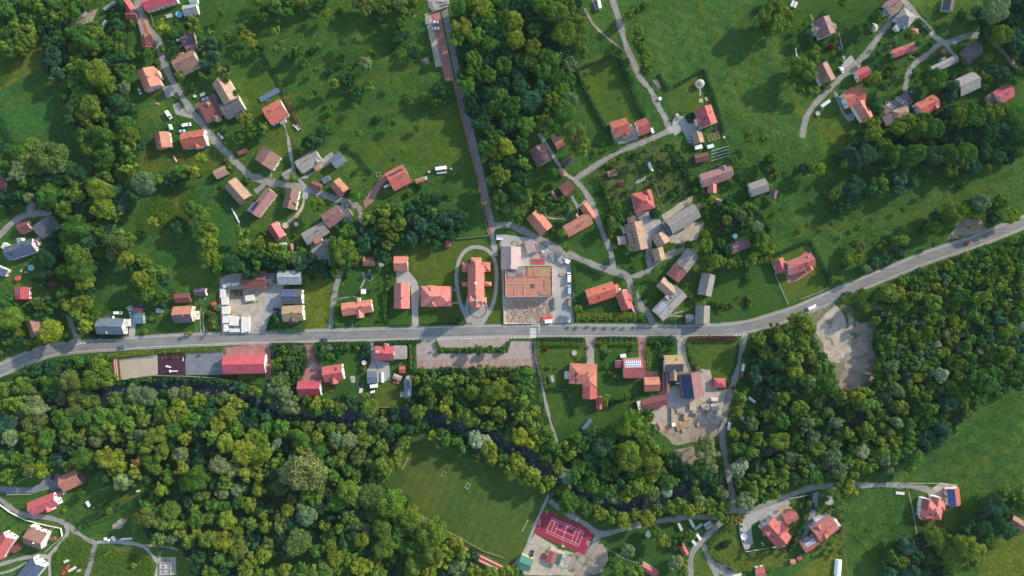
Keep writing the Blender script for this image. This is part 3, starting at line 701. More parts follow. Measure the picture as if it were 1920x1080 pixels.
# ------------------------------------------------------------ vehicles
def car_proto():
    root = empty('car', (0, 0, 0), 0, 'x', 'car')
    prof = [(-2.15, .45), (-2.2, .75), (-1.9, .92), (-1.0, .98), (1.0, .95), (2.0, .78), (2.15, .55), (2.1, .3), (-2.1, .3)]
    m = MB(); n = len(prof); V = []
    for s, wy in ((-1, .88), (1, .88)): V += [(a, s*(wy-(0.06 if z > .9 else 0)), z) for a, z in prof]
    m.add(V, [tuple(range(n))[::-1], tuple(range(n, 2*n))]+[(i, (i+1) % n, n+(i+1) % n, n+i) for i in range(n)])
    body = m.build('body', 'paint', root); body['tinted'] = 1
    m = MB(); b0 = [(-1.75, .8), (.95, .8), (.95, -.8), (-1.75, -.8)]; t0 = [(-1.25, .66), (.25, .66), (.25, -.66), (-1.25, -.66)]
    V = [(a, b_, .93) for a, b_ in b0]+[(a, b_, 1.42) for a, b_ in t0]; m.add(V, [(0, 1, 5, 4), (1, 2, 6, 5), (2, 3, 7, 6), (3, 0, 4, 7)]); m.build('windscreen', 'glass', root)
    m = MB(); m.box((-.5, 0, 1.44), (1.56, 1.36, .06), taper=.94); rf = m.build('roof', 'paint', root); rf['tinted'] = 1
    for a in (-1.35, 1.35):
        for s in (-1, 1): m = MB(); m.cyl((a, s*.72, .32), (a, s*.93, .32), .32, n=12); w_ = m.build('wheel', 'black', root); m = MB(); m.cyl((a, s*.90, .32), (a, s*.95, .32), .19, n=8); m.build('rim', 'steel', w_)
    for s in (-1, 1): m = MB(); m.box((2.09, s*.62, .62), (.12, .36, .14)); m.build('headlight', 'white', root)
    for s in (-1, 1): m = MB(); m.box((-2.17, s*.66, .72), (.08, .3, .12)); m.build('tail_light', 'rustred', root)
    return root
def van_proto():
    root = empty('van', (0, 0, 0), 0, 'x', 'van')
    prof = [(-2.6, .4), (-2.65, 2.05), (-2.5, 2.2), (1.2, 2.2), (1.9, 1.3), (2.55, 1.05), (2.6, .4)]
    m = MB(); n = len(prof); V = []
    for s in (-1, 1): V += [(a, s*(.95 if z < 1.9 else .86), z) for a, z in prof]
    m.add(V, [tuple(range(n))[::-1], tuple(range(n, 2*n))]+[(i, (i+1) % n, n+(i+1) % n, n+i) for i in range(n)]); b_ = m.build('body', 'paint', root); b_['tinted'] = 1
    m = MB(); m.add([(1.24, .78, 2.17), (1.24, -.78, 2.17), (1.9, -.84, 1.35), (1.9, .84, 1.35)], [(3, 2, 1, 0)]); 
    for v in range(4): a, c_, d = m.V[v]; m.V[v] = (a+.03, c_, d+.02)
    m.build('windscreen', 'glass', root)
    for a in (-1.7, 1.7):
        for s in (-1, 1): m = MB(); m.cyl((a, s*.8, .34), (a, s*1.0, .34), .34, n=12); m.build('wheel', 'black', root)
    for s in (-1, 1): m = MB(); m.box((2.58, s*.66, .8), (.1, .3, .2)); m.build('headlight', 'white', root)
    return root
CARP = car_proto(); VANP = van_proto(); USED = set()
def vehicle(proto, label, x, y, ang, color, group=None, scale=1.0):
    px, py = P(x, y, 1.0); r = proto if proto.name not in USED else None
    if r is None: r = dup(proto)
    USED.add(proto.name); r.location = (px, py, 0.05); r.rotation_euler = (0, 0, math.radians(ang)); r.scale = (scale,)*3; r['label'] = label
    if group: r['group'] = group
    for ch_ in r.children:
        if ch_.get('tinted'): ch_.color = (*color, 1)
    LAND.append((px, py, label)); return r
def car(label, x, y, ang, color): return vehicle(CARP, label, x, y, ang, color)
def van(label, x, y, ang, color, scale=1.0): return vehicle(VANP, label, x, y, ang, color, None, scale)
def trailer(label, x, y, L, W, ang, color=(.6, .6, .6), h=2.4, name='trailer', cat='trailer', arch=False):
    px, py = P(x, y, h); Lm, Wm = L*U, W*U; e = empty(name, (px, py, 0), math.radians(ang), label, cat); m = MB()
    if arch:
        n = 7; V = []
        for s in (-1, 1):
            for i in range(n): t = math.pi*i/(n-1); V.append((s*Lm/2, math.cos(t)*Wm/2, .3+math.sin(t)*(h-.3)))
        m.add(V, [(i, i+1, n+i+1, n+i) for i in range(n-1)]+[tuple(range(n))[::-1], tuple(range(n, 2*n)), (0, n, 2*n-1, n-1)])
    else: m.box((0, 0, h/2+.3), (Lm, Wm, h-.6), taper=.95); m.box((0, 0, h+.03), (Lm*.9, Wm*.88, .08))
    b_ = m.build('body', 'matt_paint', e); b_.color = (*color, 1)
    if not arch:
        for s in (-1, 1): m = MB(); m.cyl((-.3, s*(Wm/2-.05), .3), (-.3, s*(Wm/2+.12), .3), .3, n=10); m.build('wheel', 'black', e)
        m = MB(); m.box((Lm/2+.5, 0, .45), (1.0, .12, .1)); m.build('drawbar', 'steel', e)
    return e
def boxes(label, name, cat, items, mat, rot=0, at=None, group=None, h0=0.0):
    """small single-mesh thing out of boxes (cx, cy, cz, sx, sy, sz) in metres round a tile point"""
    px, py = P(*at, h0); m = MB()
    for b_ in items: m.box(b_[:3], b_[3:6], math.radians(b_[6]) if len(b_) > 6 else 0)
    return prop(m.build(name, mat, None, loc=(px, py, 0), rot=math.radians(rot)), label, cat, group)
def pool(label, x, y, r, water='poolblue', rim='white', h=1.0, name='pool', cat='pool', n=20):
    px, py = P(x, y, h); R = r*U; e = empty(name, (px, py, 0), 0, label, cat); V = []; F = []
    for (rr, z) in ((R, 0), (R, h), (R*.9, h), (R*.9, h-.25)):
        V += [(rr*math.cos(2*math.pi*i/n), rr*math.sin(2*math.pi*i/n), z) for i in range(n)]
    for j in range(3): F += [(j*n+i, j*n+(i+1) % n, (j+1)*n+(i+1) % n, (j+1)*n+i) for i in range(n)]
    mk('rim', V, F, rim, e); mk('surface', [(R*.9*math.cos(2*math.pi*i/n), R*.9*math.sin(2*math.pi*i/n), h-.15) for i in range(n)], [tuple(range(n))], water, e); return e
def fence(label, pts, mat='w_wood', h=1.2, step=3.0, gl=True, rails=2, solid=False, name='fence', cat='fence'):
    cl = [G(*p) if gl else P(*p) for p in pts]; e = empty(name, (cl[0][0], cl[0][1], 0), 0, label, cat); ox, oy = cl[0]; r = MB(); n = 0
    pv = MB(); pv.box((0, 0, h/2+.06), (.16, .16, h+.12)); pmesh = meshdata('post', pv.V, pv.F, 'w_grey' if mat != 'w_grey' else 'steel')
    for a, b_ in zip(cl[:-1], cl[1:]):
        l = math.dist(a, b_); k = max(1, int(l/step)); rz = math.atan2(b_[1]-a[1], b_[0]-a[0]); cx, cy = (a[0]+b_[0])/2-ox, (a[1]+b_[1])/2-oy
        if solid: r.box((cx, cy, h/2), (l, .12, h), rz)
        else:
            for j in range(rails): r.box((cx, cy, h*(j+1)/(rails+.15)), (l, .07, .12), rz)
        for i in range(0 if a is cl[0] else 1, k+1):
            t = i/k; po = bpy.data.objects.new('post', pmesh); link(po, e); po.location = (a[0]+(b_[0]-a[0])*t-ox, a[1]+(b_[1]-a[1])*t-oy, 0); po.rotation_euler = (0, 0, rz)
    r.build('panel' if solid else 'rail', mat, e); return e
def stack(label, x, y, L, W, ang, mat='plank', layers=4, h=1.6, n=6, group=None, name='plank_stack', cat='stack', logs=False):
    """a pile of boards or logs, each board modelled"""
    px, py = P(x, y, h); Lm, Wm = L*U, W*U; m = MB(); rg = random.Random(int(x*3+y)); dz = h/layers
    for j in range(layers):
        nn = n-(j if logs else 0)
        for i in range(max(1, nn)):
            yy = -Wm/2+(i+.5+(j*.5 if logs else 0))*Wm/n; l = Lm*rg.uniform(.85, 1.0)
            if logs: m.cyl((-l/2, yy, (j+.5)*dz*.85), (l/2, yy+rg.uniform(-.1, .1), (j+.5)*dz*.85), Wm/n*.48, n=7)
            else: m.box((rg.uniform(-.15, .15), yy, (j+.5)*dz), (l, Wm/n*.88, dz*.8), rg.uniform(-.02, .02))
    return prop(m.build(name, mat, None, loc=(px, py, 0.03), rot=math.radians(ang)), label, cat, group)
# ------------------------------------------------------------ fields, lawns and yards (grid coordinates)
gsheet('field', [(0, 118), (40, 95), (88, 62), (130, 52), (128, 60), (84, 92), (70, 130), (40, 150), (0, 172)], 'meadow_olive', 1.5)
gsheet('field', [(0, 172), (40, 150), (72, 128), (90, 150), (130, 240), (150, 330), (60, 270), (0, 240)], 'meadow_dark', 1.5)
gsheet('field', [(405, 0), (850, 0), (838, 8), (905, 400), (865, 385), (670, 300), (570, 250), (510, 130), (440, 140), (400, 60)], 'meadow', 1.0)
gsheet('field', [(640, 282), (700, 258), (745, 243), (800, 222), (862, 198), (897, 335), (850, 330), (790, 312), (760, 300), (722, 318), (690, 300)], 'lawn', 0.8)
gsheet('field', [(1180, 0), (1420, 0), (1445, 80), (1470, 180), (1500, 260), (1440, 250), (1350, 230), (1340, 140), (1270, 160), (1245, 150), (1205, 60)], 'meadow_streak', 1.0)
gsheet('field', [(1335, 140), (1440, 250), (1600, 300), (1750, 340), (1920, 290), (1920, 405), (1780, 465), (1650, 510), (1560, 540), (1517, 450), (1450, 480), (1440, 400), (1380, 330)], 'meadow', 1.5)
gsheet('field', [(470, 140), (505, 134), (522, 165), (535, 180), (568, 245), (545, 280), (520, 300), (500, 260), (480, 215), (450, 160)], 'lawn', 0.5)
gsheet('field', [(1480, 200), (1560, 215), (1610, 280), (1560, 285), (1530, 240)], 'meadow_olive', 1.0)
gsheet('field', [(260, 270), (320, 285), (370, 290), (420, 290), (410, 320), (330, 320), (262, 330)], 'meadow_olive', 2.0)
gsheet('field', [(240, 370), (340, 345), (420, 340), (470, 390), (470, 440), (440, 470), (380, 500), (300, 500), (250, 440)], 'meadow_dark', 2.0)
gsheet('field', [(285, 400), (330, 365), (365, 370), (340, 405), (290, 430)], 'meadow_olive', 2.5)
gsheet('field', [(175, 480), (250, 495), (260, 560), (170, 570)], 'meadow_dark', 2.0)
gsheet('lawn', [(1081, 133), (1158, 105), (1212, 222), (1140, 245)], 'lawn', 0.3)
gsheet('lawn', [(1248, 172), (1318, 131), (1350, 225), (1320, 240), (1262, 220)], 'lawn', 0.3)
gsheet('lawn', [(1450, 481), (1517, 452), (1557, 538), (1478, 572)], 'lawn', 0.2)
gsheet('field', [(1340, 470), (1440, 440), (1480, 575), (1400, 605), (1320, 606), (1330, 520)], 'lawn_dark', 1.0)
gsheet('field', [(1100, 360), (1145, 510), (1075, 480), (1060, 440)], 'lawn_dark', 0.3)
gsheet('field', [(1150, 470), (1215, 465), (1217, 500), (1180, 515), (1150, 490)], 'lawn_dark', 0.3)
gsheet('garden', [(1110, 325), (1200, 280), (1270, 262), (1300, 300), (1290, 360), (1240, 395), (1150, 400)], 'garden_soil', 0.5)
gsheet('lawn', [(735, 458), (938, 444), (941, 608), (728, 612)], 'lawn', 0.2)
gsheet('lawn', [(728, 512), (738, 460), (766, 455), (772, 500), (768, 610), (728, 612)], 'lawn_dark', 0.2)
gsheet('lawn', [(571, 520), (628, 520), (618, 615), (574, 620)], 'meadow_olive', 0.5)
gsheet('lawn', [(633, 500), (724, 500), (724, 612), (634, 616)], 'lawn_dark', 0.3)
gsheet('lawn', [(1078, 490), (1150, 515), (1180, 545), (1205, 585), (1200, 604), (1078, 604)], 'lawn_dark', 0.2)
gsheet('lawn', [(1008, 640), (1098, 640), (1098, 760), (1075, 770), (1020, 725)], 'lawn', 0.2)
gsheet('garden', [(1022, 730), (1065, 726), (1075, 780), (1045, 815)], 'lawn_striped', 0.2)
gsheet('lawn', [(1066, 728), (1120, 765), (1200, 750), (1200, 780), (1120, 800), (1048, 835), (1040, 815)], 'lawn_dark', 0.5)
gsheet('lawn', [(1116, 640), (1195, 640), (1200, 745), (1120, 765), (1112, 700)], 'lawn_dark', 0.2)
gsheet('lawn', [(1212, 638), (1268, 638), (1270, 700), (1215, 712)], 'lawn_dark', 0.2)
gsheet('lawn', [(1292, 642), (1384, 640), (1382, 665), (1368, 712), (1312, 706)], 'lawn', 0.4)
gsheet('lawn', [(510, 648), (572, 650), (560, 705), (520, 725)], 'lawn_dark', 0.3)
gsheet('lawn', [(592, 648), (690, 646), (695, 690), (690, 740), (615, 742), (600, 700)], 'lawn_dark', 0.3)
gsheet('lawn', [(698, 712), (772, 712), (770, 762), (704, 765)], 'lawn', 0.3)
gsheet('lawn', [(190, 578), (365, 565), (365, 622), (270, 628), (200, 620)], 'lawn_dark', 0.3)
gsheet('lawn', [(400, 545), (415, 545), (420, 625), (370, 625), (385, 590)], 'lawn_dark', 0.3)
gsheet('football_pitch', [(778, 813), (850, 845), (940, 885), (1026, 924), (998, 985), (965, 1062), (850, 1005), (722, 912)], 'pitch', 0.2)
gsheet('field', [(1605, 915), (1700, 920), (1722, 1027), (1660, 1050), (1640, 1080), (1585, 1080), (1578, 940)], 'meadow', 1.0)
gsheet('lawn', [(1702, 918), (1800, 912), (1808, 960), (1810, 985), (1770, 1010), (1722, 1028)], 'lawn', 0.5)
gsheet('field', [(1600, 905), (1700, 880), (1790, 810), (1920, 722), (1920, 905), (1800, 915), (1660, 908)], 'meadow', 1.5)
gsheet('field', [(1830, 1080), (1870, 1010), (1920, 1000), (1920, 1080)], 'meadow_olive', 1.0)
gsheet('field', [(1490, 1080), (1578, 1000), (1585, 1080)], 'meadow_olive', 1.0)
gsheet('field', [(1335, 1000), (1380, 975), (1395, 1035), (1480, 1025), (1480, 1060), (1390, 1068), (1345, 1040), (1330, 1020)], 'meadow_olive', 0.8)
gsheet('lawn', [(1310, 1045), (1322, 1045), (1336, 1062), (1338, 1080), (1302, 1080)], 'lawn', 0.3)
gsheet('field', [(1125, 1005), (1180, 992), (1260, 975), (1300, 1030), (1290, 1080), (1150, 1080), (1115, 1030)], 'lawn_dark', 1.0)
gsheet('field', [(128, 995), (175, 1020), (160, 1078), (100, 1078), (100, 1040)], 'meadow_olive', 1.0)
gsheet('field', [(188, 1025), (260, 1026), (285, 1050), (288, 1080), (170, 1080), (175, 1045)], 'meadow_olive', 1.0)
gsheet('lawn', [(140, 975), (270, 898), (290, 915), (200, 965), (150, 985)], 'lawn', 0.5)
gsheet('lawn', [(262, 0), (405, 0), (430, 130), (400, 220), (350, 180), (320, 120), (290, 30)], 'lawn_dark', 0.5)
gsheet('lawn', [(1440, 0), (1680, 0), (1590, 130), (1500, 180), (1470, 100)], 'lawn_dark', 0.5)
gsheet('lawn', [(1640, 185), (1690, 172), (1705, 130), (1750, 95), (1700, 120), (1660, 150)], 'lawn', 0.5)
gsheet('lawn', [(1790, 200), (1905, 110), (1920, 130), (1920, 195), (1830, 205)], 'lawn_dark', 0.5)
for k, (pts, w_) in enumerate([([(420, 75), (520, 52), (640, 18), (690, 5)], 9), ([(430, 115), (600, 95), (760, 60), (835, 40)], 14), ([(540, 180), (640, 165), (760, 130), (850, 120)], 12), ([(590, 235), (700, 215), (800, 185), (870, 165)], 10), ([(1240, 0), (1275, 80), (1330, 180)], 12), ([(1310, 0), (1350, 90), (1400, 200)], 10), ([(1380, 0), (1410, 110), (1450, 240)], 13),
    ([(1450, 400), (1560, 360), (1700, 370)], 12), ([(1500, 430), (1620, 420), (1740, 400), (1880, 340)], 16), ([(1560, 490), (1680, 460), (1760, 430)], 10), ([(1700, 870), (1800, 830), (1920, 780)], 14), ([(1760, 890), (1850, 860), (1920, 830)], 10), ([(10, 200), (60, 170), (120, 150)], 10), ([(30, 260), (90, 220), (140, 210)], 9), ([(280, 470), (340, 420), (420, 380)], 10)]):
    ribbon('field_strip', pts, w_, 'lawn' if k % 3 == 0 else ('meadow_dark' if k % 3 == 1 else 'lawn'), wig=2.2, smooth=10)
# yards and paved ground
gsheet('gravel_yard', [(1508, 585), (1560, 568), (1590, 575), (1600, 600), (1600, 650), (1610, 700), (1640, 690), (1645, 640), (1648, 720), (1575, 735), (1560, 690), (1530, 655), (1525, 615)], 'verge', 3.5)
gsheet('gravel_yard', [(1590, 600), (1640, 600), (1640, 712), (1578, 735), (1570, 700), (1602, 650)], 'dirt', 5.0)
gsheet('gravel_yard', [(1525, 612), (1568, 570), (1592, 618), (1598, 660), (1570, 680), (1545, 665)], 'gravel', 3.0)
gsheet('farm_yard', [(1218, 745), (1275, 720), (1310, 690), (1330, 695), (1345, 735), (1368, 728), (1362, 790), (1350, 815), (1320, 810), (1270, 805), (1235, 812), (1215, 790), (1225, 765)], 'gravel', 1.5)
gsheet('farm_yard', [(1245, 732), (1275, 730), (1280, 748), (1252, 750)], 'concrete', 0.2)
gsheet('farm_yard', [(1230, 800), (1300, 795), (1360, 790), (1335, 820), (1300, 838), (1260, 832), (1235, 818)], 'dirt', 4.0)
gsheet('building_site', [(938, 438), (1015, 450), (1070, 486), (1075, 606), (944, 608)], 'concrete', 0.4)
gsheet('rubble_ground', [(946, 560), (1040, 556), (1042, 606), (946, 608)], 'rubble', 0.8)
gsheet('lumber_yard', [(412, 520), (440, 512), (555, 512), (528, 540), (526, 570), (500, 590), (498, 626), (415, 626)], 'gravel', 0.4)
gsheet('lumber_yard', [(500, 545), (530, 530), (530, 590), (505, 592), (500, 622), (482, 624)], 'concrete', 0.3)
gsheet('car_park', [(780, 640), (812, 636), (818, 640), (822, 662), (952, 662), (958, 640), (997, 640), (1000, 688), (782, 692)], 'paver_mix', 0.1)
gsheet('car_park', [(782, 676), (1000, 672), (1001, 688), (782, 692)], 'paver_bay', 0.1)
for i in range(18):
    x0 = 795+i*11.4; gsheet('parking_bay', [(x0, 677.5), (x0+5.2, 677.4), (x0+5.6, 687.6), (x0+.4, 687.8)], 'paver_mix')
gsheet('bus_bay', [(818, 636), (956, 635), (948, 651), (826, 652)], 'paver_mix', 0.1)
gsheet('driveway', [(570, 646), (591, 646), (593, 668), (606, 682), (603, 710), (570, 712), (562, 708), (573, 692), (576, 668)], 'paver_red', 0.3)
gsheet('driveway', [(480, 645), (512, 645), (508, 665), (508, 710), (498, 712), (497, 665), (422, 667), (425, 658), (415, 652)], 'paver_red', 0.2)
gsheet('driveway', [(345, 662), (425, 655), (418, 668), (420, 702), (348, 704)], 'paver_blue', 0.2)
gsheet('driveway', [(695, 643), (702, 643), (704, 676), (730, 680), (732, 713), (690, 720), (688, 695), (696, 680)], 'concrete', 0.3)
gsheet('driveway', [(773, 612), (785, 612), (784, 578), (788, 548), (782, 528), (766, 508), (743, 508), (744, 532), (770, 535), (772, 575)], 'concrete', 0.1)
gsheet('driveway', [(1010, 640), (1001, 640), (1000, 690), (1005, 690)], 'paver_red', 0.1)
gsheet('driveway', [(1095, 628), (1118, 628), (1114, 646), (1114, 700), (1100, 700), (1100, 646)], 'paver_mix', 0.2)
gsheet('driveway', [(1195, 628), (1213, 628), (1210, 650), (1212, 695), (1232, 697), (1235, 712), (1205, 715), (1200, 690), (1197, 650)], 'paver_red', 0.2)
gsheet('driveway', [(1266, 628), (1292, 628), (1284, 645), (1288, 675), (1300, 700), (1280, 720), (1272, 700), (1270, 650)], 'path_stone', 0.3)
gsheet('driveway', [(715, 348), (732, 332), (725, 322), (700, 350), (681, 378), (684, 390), (700, 378)], 'paver_red', 0.3)
gsheet('driveway', [(575, 335), (620, 305), (632, 300), (622, 285), (608, 295), (590, 320), (560, 335)], 'path_stone', 0.3)
gsheet('driveway', [(582, 455), (622, 445), (634, 465), (622, 500), (600, 490), (582, 470)], 'path_stone', 0.3)
gsheet('driveway', [(1264, 218), (1282, 218), (1290, 232), (1310, 230), (1320, 240), (1300, 250), (1310, 275), (1290, 268), (1280, 245), (1265, 255), (1260, 235)], 'concrete', 0.2)
gsheet('driveway', [(1144, 245), (1185, 232), (1200, 250), (1195, 262), (1160, 270), (1150, 262)], 'path_stone', 0.2)
gsheet('yard', [(1190, 398), (1215, 395), (1226, 412), (1237, 411), (1247, 428), (1255, 445), (1240, 452), (1222, 450), (1222, 465), (1214, 464), (1210, 440), (1200, 415)], 'paver_yard', 0.2)
gsheet('yard', [(1250, 445), (1290, 420), (1320, 415), (1305, 450), (1275, 458), (1255, 455)], 'gravel', 1.0)
gsheet('yard', [(1240, 405), (1290, 370), (1300, 368), (1296, 380), (1245, 415)], 'gravel', 0.8)
gsheet('yard', [(1655, 200), (1690, 178), (1700, 170), (1712, 190), (1700, 208), (1662, 218)], 'paver_brown', 0.2)
gsheet('yard', [(364, 197), (400, 172), (425, 205), (412, 225), (385, 235)], 'paver_brown', 0.2)
gsheet('driveway', [(304, 165), (322, 158), (338, 170), (340, 185), (322, 180), (312, 184)], 'path_stone', 0.4)
gsheet('driveway', [(324, 196), (340, 190), (352, 205), (365, 208), (360, 222), (330, 214)], 'path_stone', 0.4)
gsheet('driveway', [(1571, 125), (1596, 103), (1604, 115), (1583, 137)], 'concrete', 0.2)
gsheet('driveway', [(1585, 142), (1615, 118), (1612, 127), (1605, 128), (1596, 140)], 'concrete', 0.2)
gsheet('driveway', [(1562, 170), (1570, 175), (1585, 215), (1605, 210), (1600, 225), (1590, 228), (1577, 210)], 'paver_grey', 0.2)
gsheet('driveway', [(0, 912), (60, 914), (75, 908), (85, 890), (110, 888), (120, 915), (100, 920), (85, 918), (60, 924), (15, 925), (0, 920)], 'paver_blue', 0.2)
gsheet('driveway', [(1740, 920), (1765, 905), (1795, 910), (1775, 950), (1755, 945), (1748, 930)], 'gravel', 0.5)
gsheet('sports_court', [(223, 673), (295, 665), (296, 702), (227, 712)], 'sand', 0.1)
gsheet('playground', [(296, 665), (347, 663), (348, 704), (296, 703)], 'rubber', 0.1)
gsheet('parking_apron', [(1003, 1000), (980, 1040), (968, 1062), (985, 1078), (1100, 1080), (1110, 1040), (1095, 1042), (1050, 1030)], 'gravel', 0.5)
gsheet('parking_apron', [(1055, 1045), (1100, 1030), (1130, 1020), (1140, 1050), (1130, 1075), (1080, 1080), (1060, 1065)], 'dirt', 1.5)
gsheet('tennis_court', [(1019, 955), (1116, 995), (1096, 1041), (1001, 999)], 'court', 0.05)
gsheet('terrace', [(1392, 968), (1435, 950), (1478, 935), (1485, 955), (1470, 985), (1440, 1000), (1396, 1030)], 'concrete', 0.4)
gsheet('lawn', [(1408, 985), (1425, 975), (1432, 1010), (1412, 1018)], 'lawn_dark', 0.3)
gsheet('terrace', [(1455, 950), (1478, 945), (1490, 962), (1465, 975)], 'paver_tan', 0.3)
gsheet('driveway', [(1522, 925), (1536, 922), (1530, 960), (1520, 985), (1508, 1020), (1494, 1015), (1510, 985), (1518, 955)], 'paver_grey', 0.3)
gsheet('terrace', [(1555, 975), (1570, 970), (1572, 992), (1562, 1000)], 'path_stone', 0.2)
gsheet('dirt_patch', [(1773, 450), (1803, 410), (1840, 410), (1850, 430), (1805, 445), (1778, 452)], 'dirt', 1.5)
gsheet('dirt_patch', [(788, 112), (800, 107), (806, 118), (795, 122)], 'dirt', 0.5)
gsheet('dirt_patch', [(122, 55), (130, 38), (165, 25), (185, 15), (172, 40), (150, 48), (132, 62)], 'dirt', 1.5)
gsheet('gravel_strip', [(796, 27), (807, 25), (829, 124), (817, 126)], 'gravel', 0.3)
gsheet('parking_strip', [(807, 25), (824, 20), (852, 151), (835, 153)], 'paver_red', 0.1)
gsheet('dirt_patch', [(1110, 0), (1120, 0), (1128, 18), (1116, 20)], 'dirt', 0.5)
gsheet('dirt_patch', [(1222, 150), (1232, 148), (1240, 165), (1236, 168)], 'dirt', 1.0)
gsheet('dirt_patch', [(210, 985), (225, 972), (238, 975), (225, 990), (212, 992)], 'dirt', 1.0)
gsheet('dirt_patch', [(295, 1045), (330, 1045), (332, 1078), (290, 1080)], 'gravel', 1.5)
gsheet('dirt_patch', [(1265, 845), (1300, 840), (1310, 870), (1280, 875)], 'dirt', 2.0)
gsheet('graveyard', [(800, 0), (842, 0), (840, 18), (810, 22), (803, 14)], 'path_stone', 0.3)
# roads
MR = [(-80, 725), (0, 694), (50, 672), (100, 656), (165, 648.5), (230, 644.5), (320, 639), (400, 635.5), (480, 632.5), (600, 629.5), (720, 626.5), (850, 622.5), (960, 620.5), (1100, 620), (1250, 620.5), (1350, 619), (1400, 613), (1440, 602), (1490, 586), (1540, 565), (1615, 533), (1740, 482), (1830, 452), (1920, 416), (2010, 378)]
ribbon('road_shoulder', MR, 27, 'shoulder', wig=0.3)
ribbon('sidewalk', [p for p in MR if 400 <= p[0] <= 1350], 5, 'paver_mix', off=-10.5, wig=0)
ribbon('road', MR, 19.5, 'asphalt', wig=0.15)
def dashes(name, pts, width, on=3.0, off_=3.0, o=0.0):
    cl = [G(*p) for p in catmull(pts, 8)]; 
    if o: a, b_ = ribbon_pts(cl, abs(o)*2*PX); cl = a if o > 0 else b_
    V = []; F = []; s = 0.0
    for a, b_ in zip(cl[:-1], cl[1:]):
        l = math.dist(a, b_); n = max(1, int(l/0.5)); dx, dy = (b_[0]-a[0])/l, (b_[1]-a[1])/l
        for i in range(n):
            if off_ == 0 or (s % (on+off_)) < on:
                p = (a[0]+(b_[0]-a[0])*i/n, a[1]+(b_[1]-a[1])*i/n); q = (a[0]+(b_[0]-a[0])*(i+1)/n, a[1]+(b_[1]-a[1])*(i+1)/n); k = len(V); h = width/2
                V += [(p[0]-dy*h, p[1]+dx*h, .115), (p[0]+dy*h, p[1]-dx*h, .115), (q[0]+dy*h, q[1]-dx*h, .115), (q[0]-dy*h, q[1]+dx*h, .115)]; F.append((k, k+1, k+2, k+3))
            s += l/n
    return prop(mk(name, V, F, 'linepaint'), kind='structure')
dashes('road_marking', MR, 0.14, 1, 0, 9.2); dashes('road_marking', MR, 0.14, 1, 0, -9.2)
dashes('road_marking', [(790, 636.5), (812, 636), (880, 634.5), (997, 633)], 0.45, 1.0, 1.0)
dashes('road_marking', [(1213, 612), (1239, 611.6)], 0.4, 1.0, 1.0); dashes('road_marking', [(1378, 629.5), (1405, 626)], 0.4, 1.2, 1.0); dashes('road_marking', [(141, 645.5), (160, 643)], 0.4, 1.5, 1.0)
V = []; F = []
for i in range(8):
    y = 616+i*2.35; k = len(V); V += [(*G(993.5, y), .125), (*G(1005, y), .125), (*G(1005, y+1.0), .125), (*G(993.5, y+1.0), .125)]; F.append((k+3, k+2, k+1, k))
k = len(V); V += [(*G(1010.4, 608), .125), (*G(1011.4, 608), .125), (*G(1011.4, 623), .125), (*G(1010.4, 623), .125)]; F.append((k+3, k+2, k+1, k))
prop(mk('zebra_crossing', V, F, 'linepaint'), kind='structure')
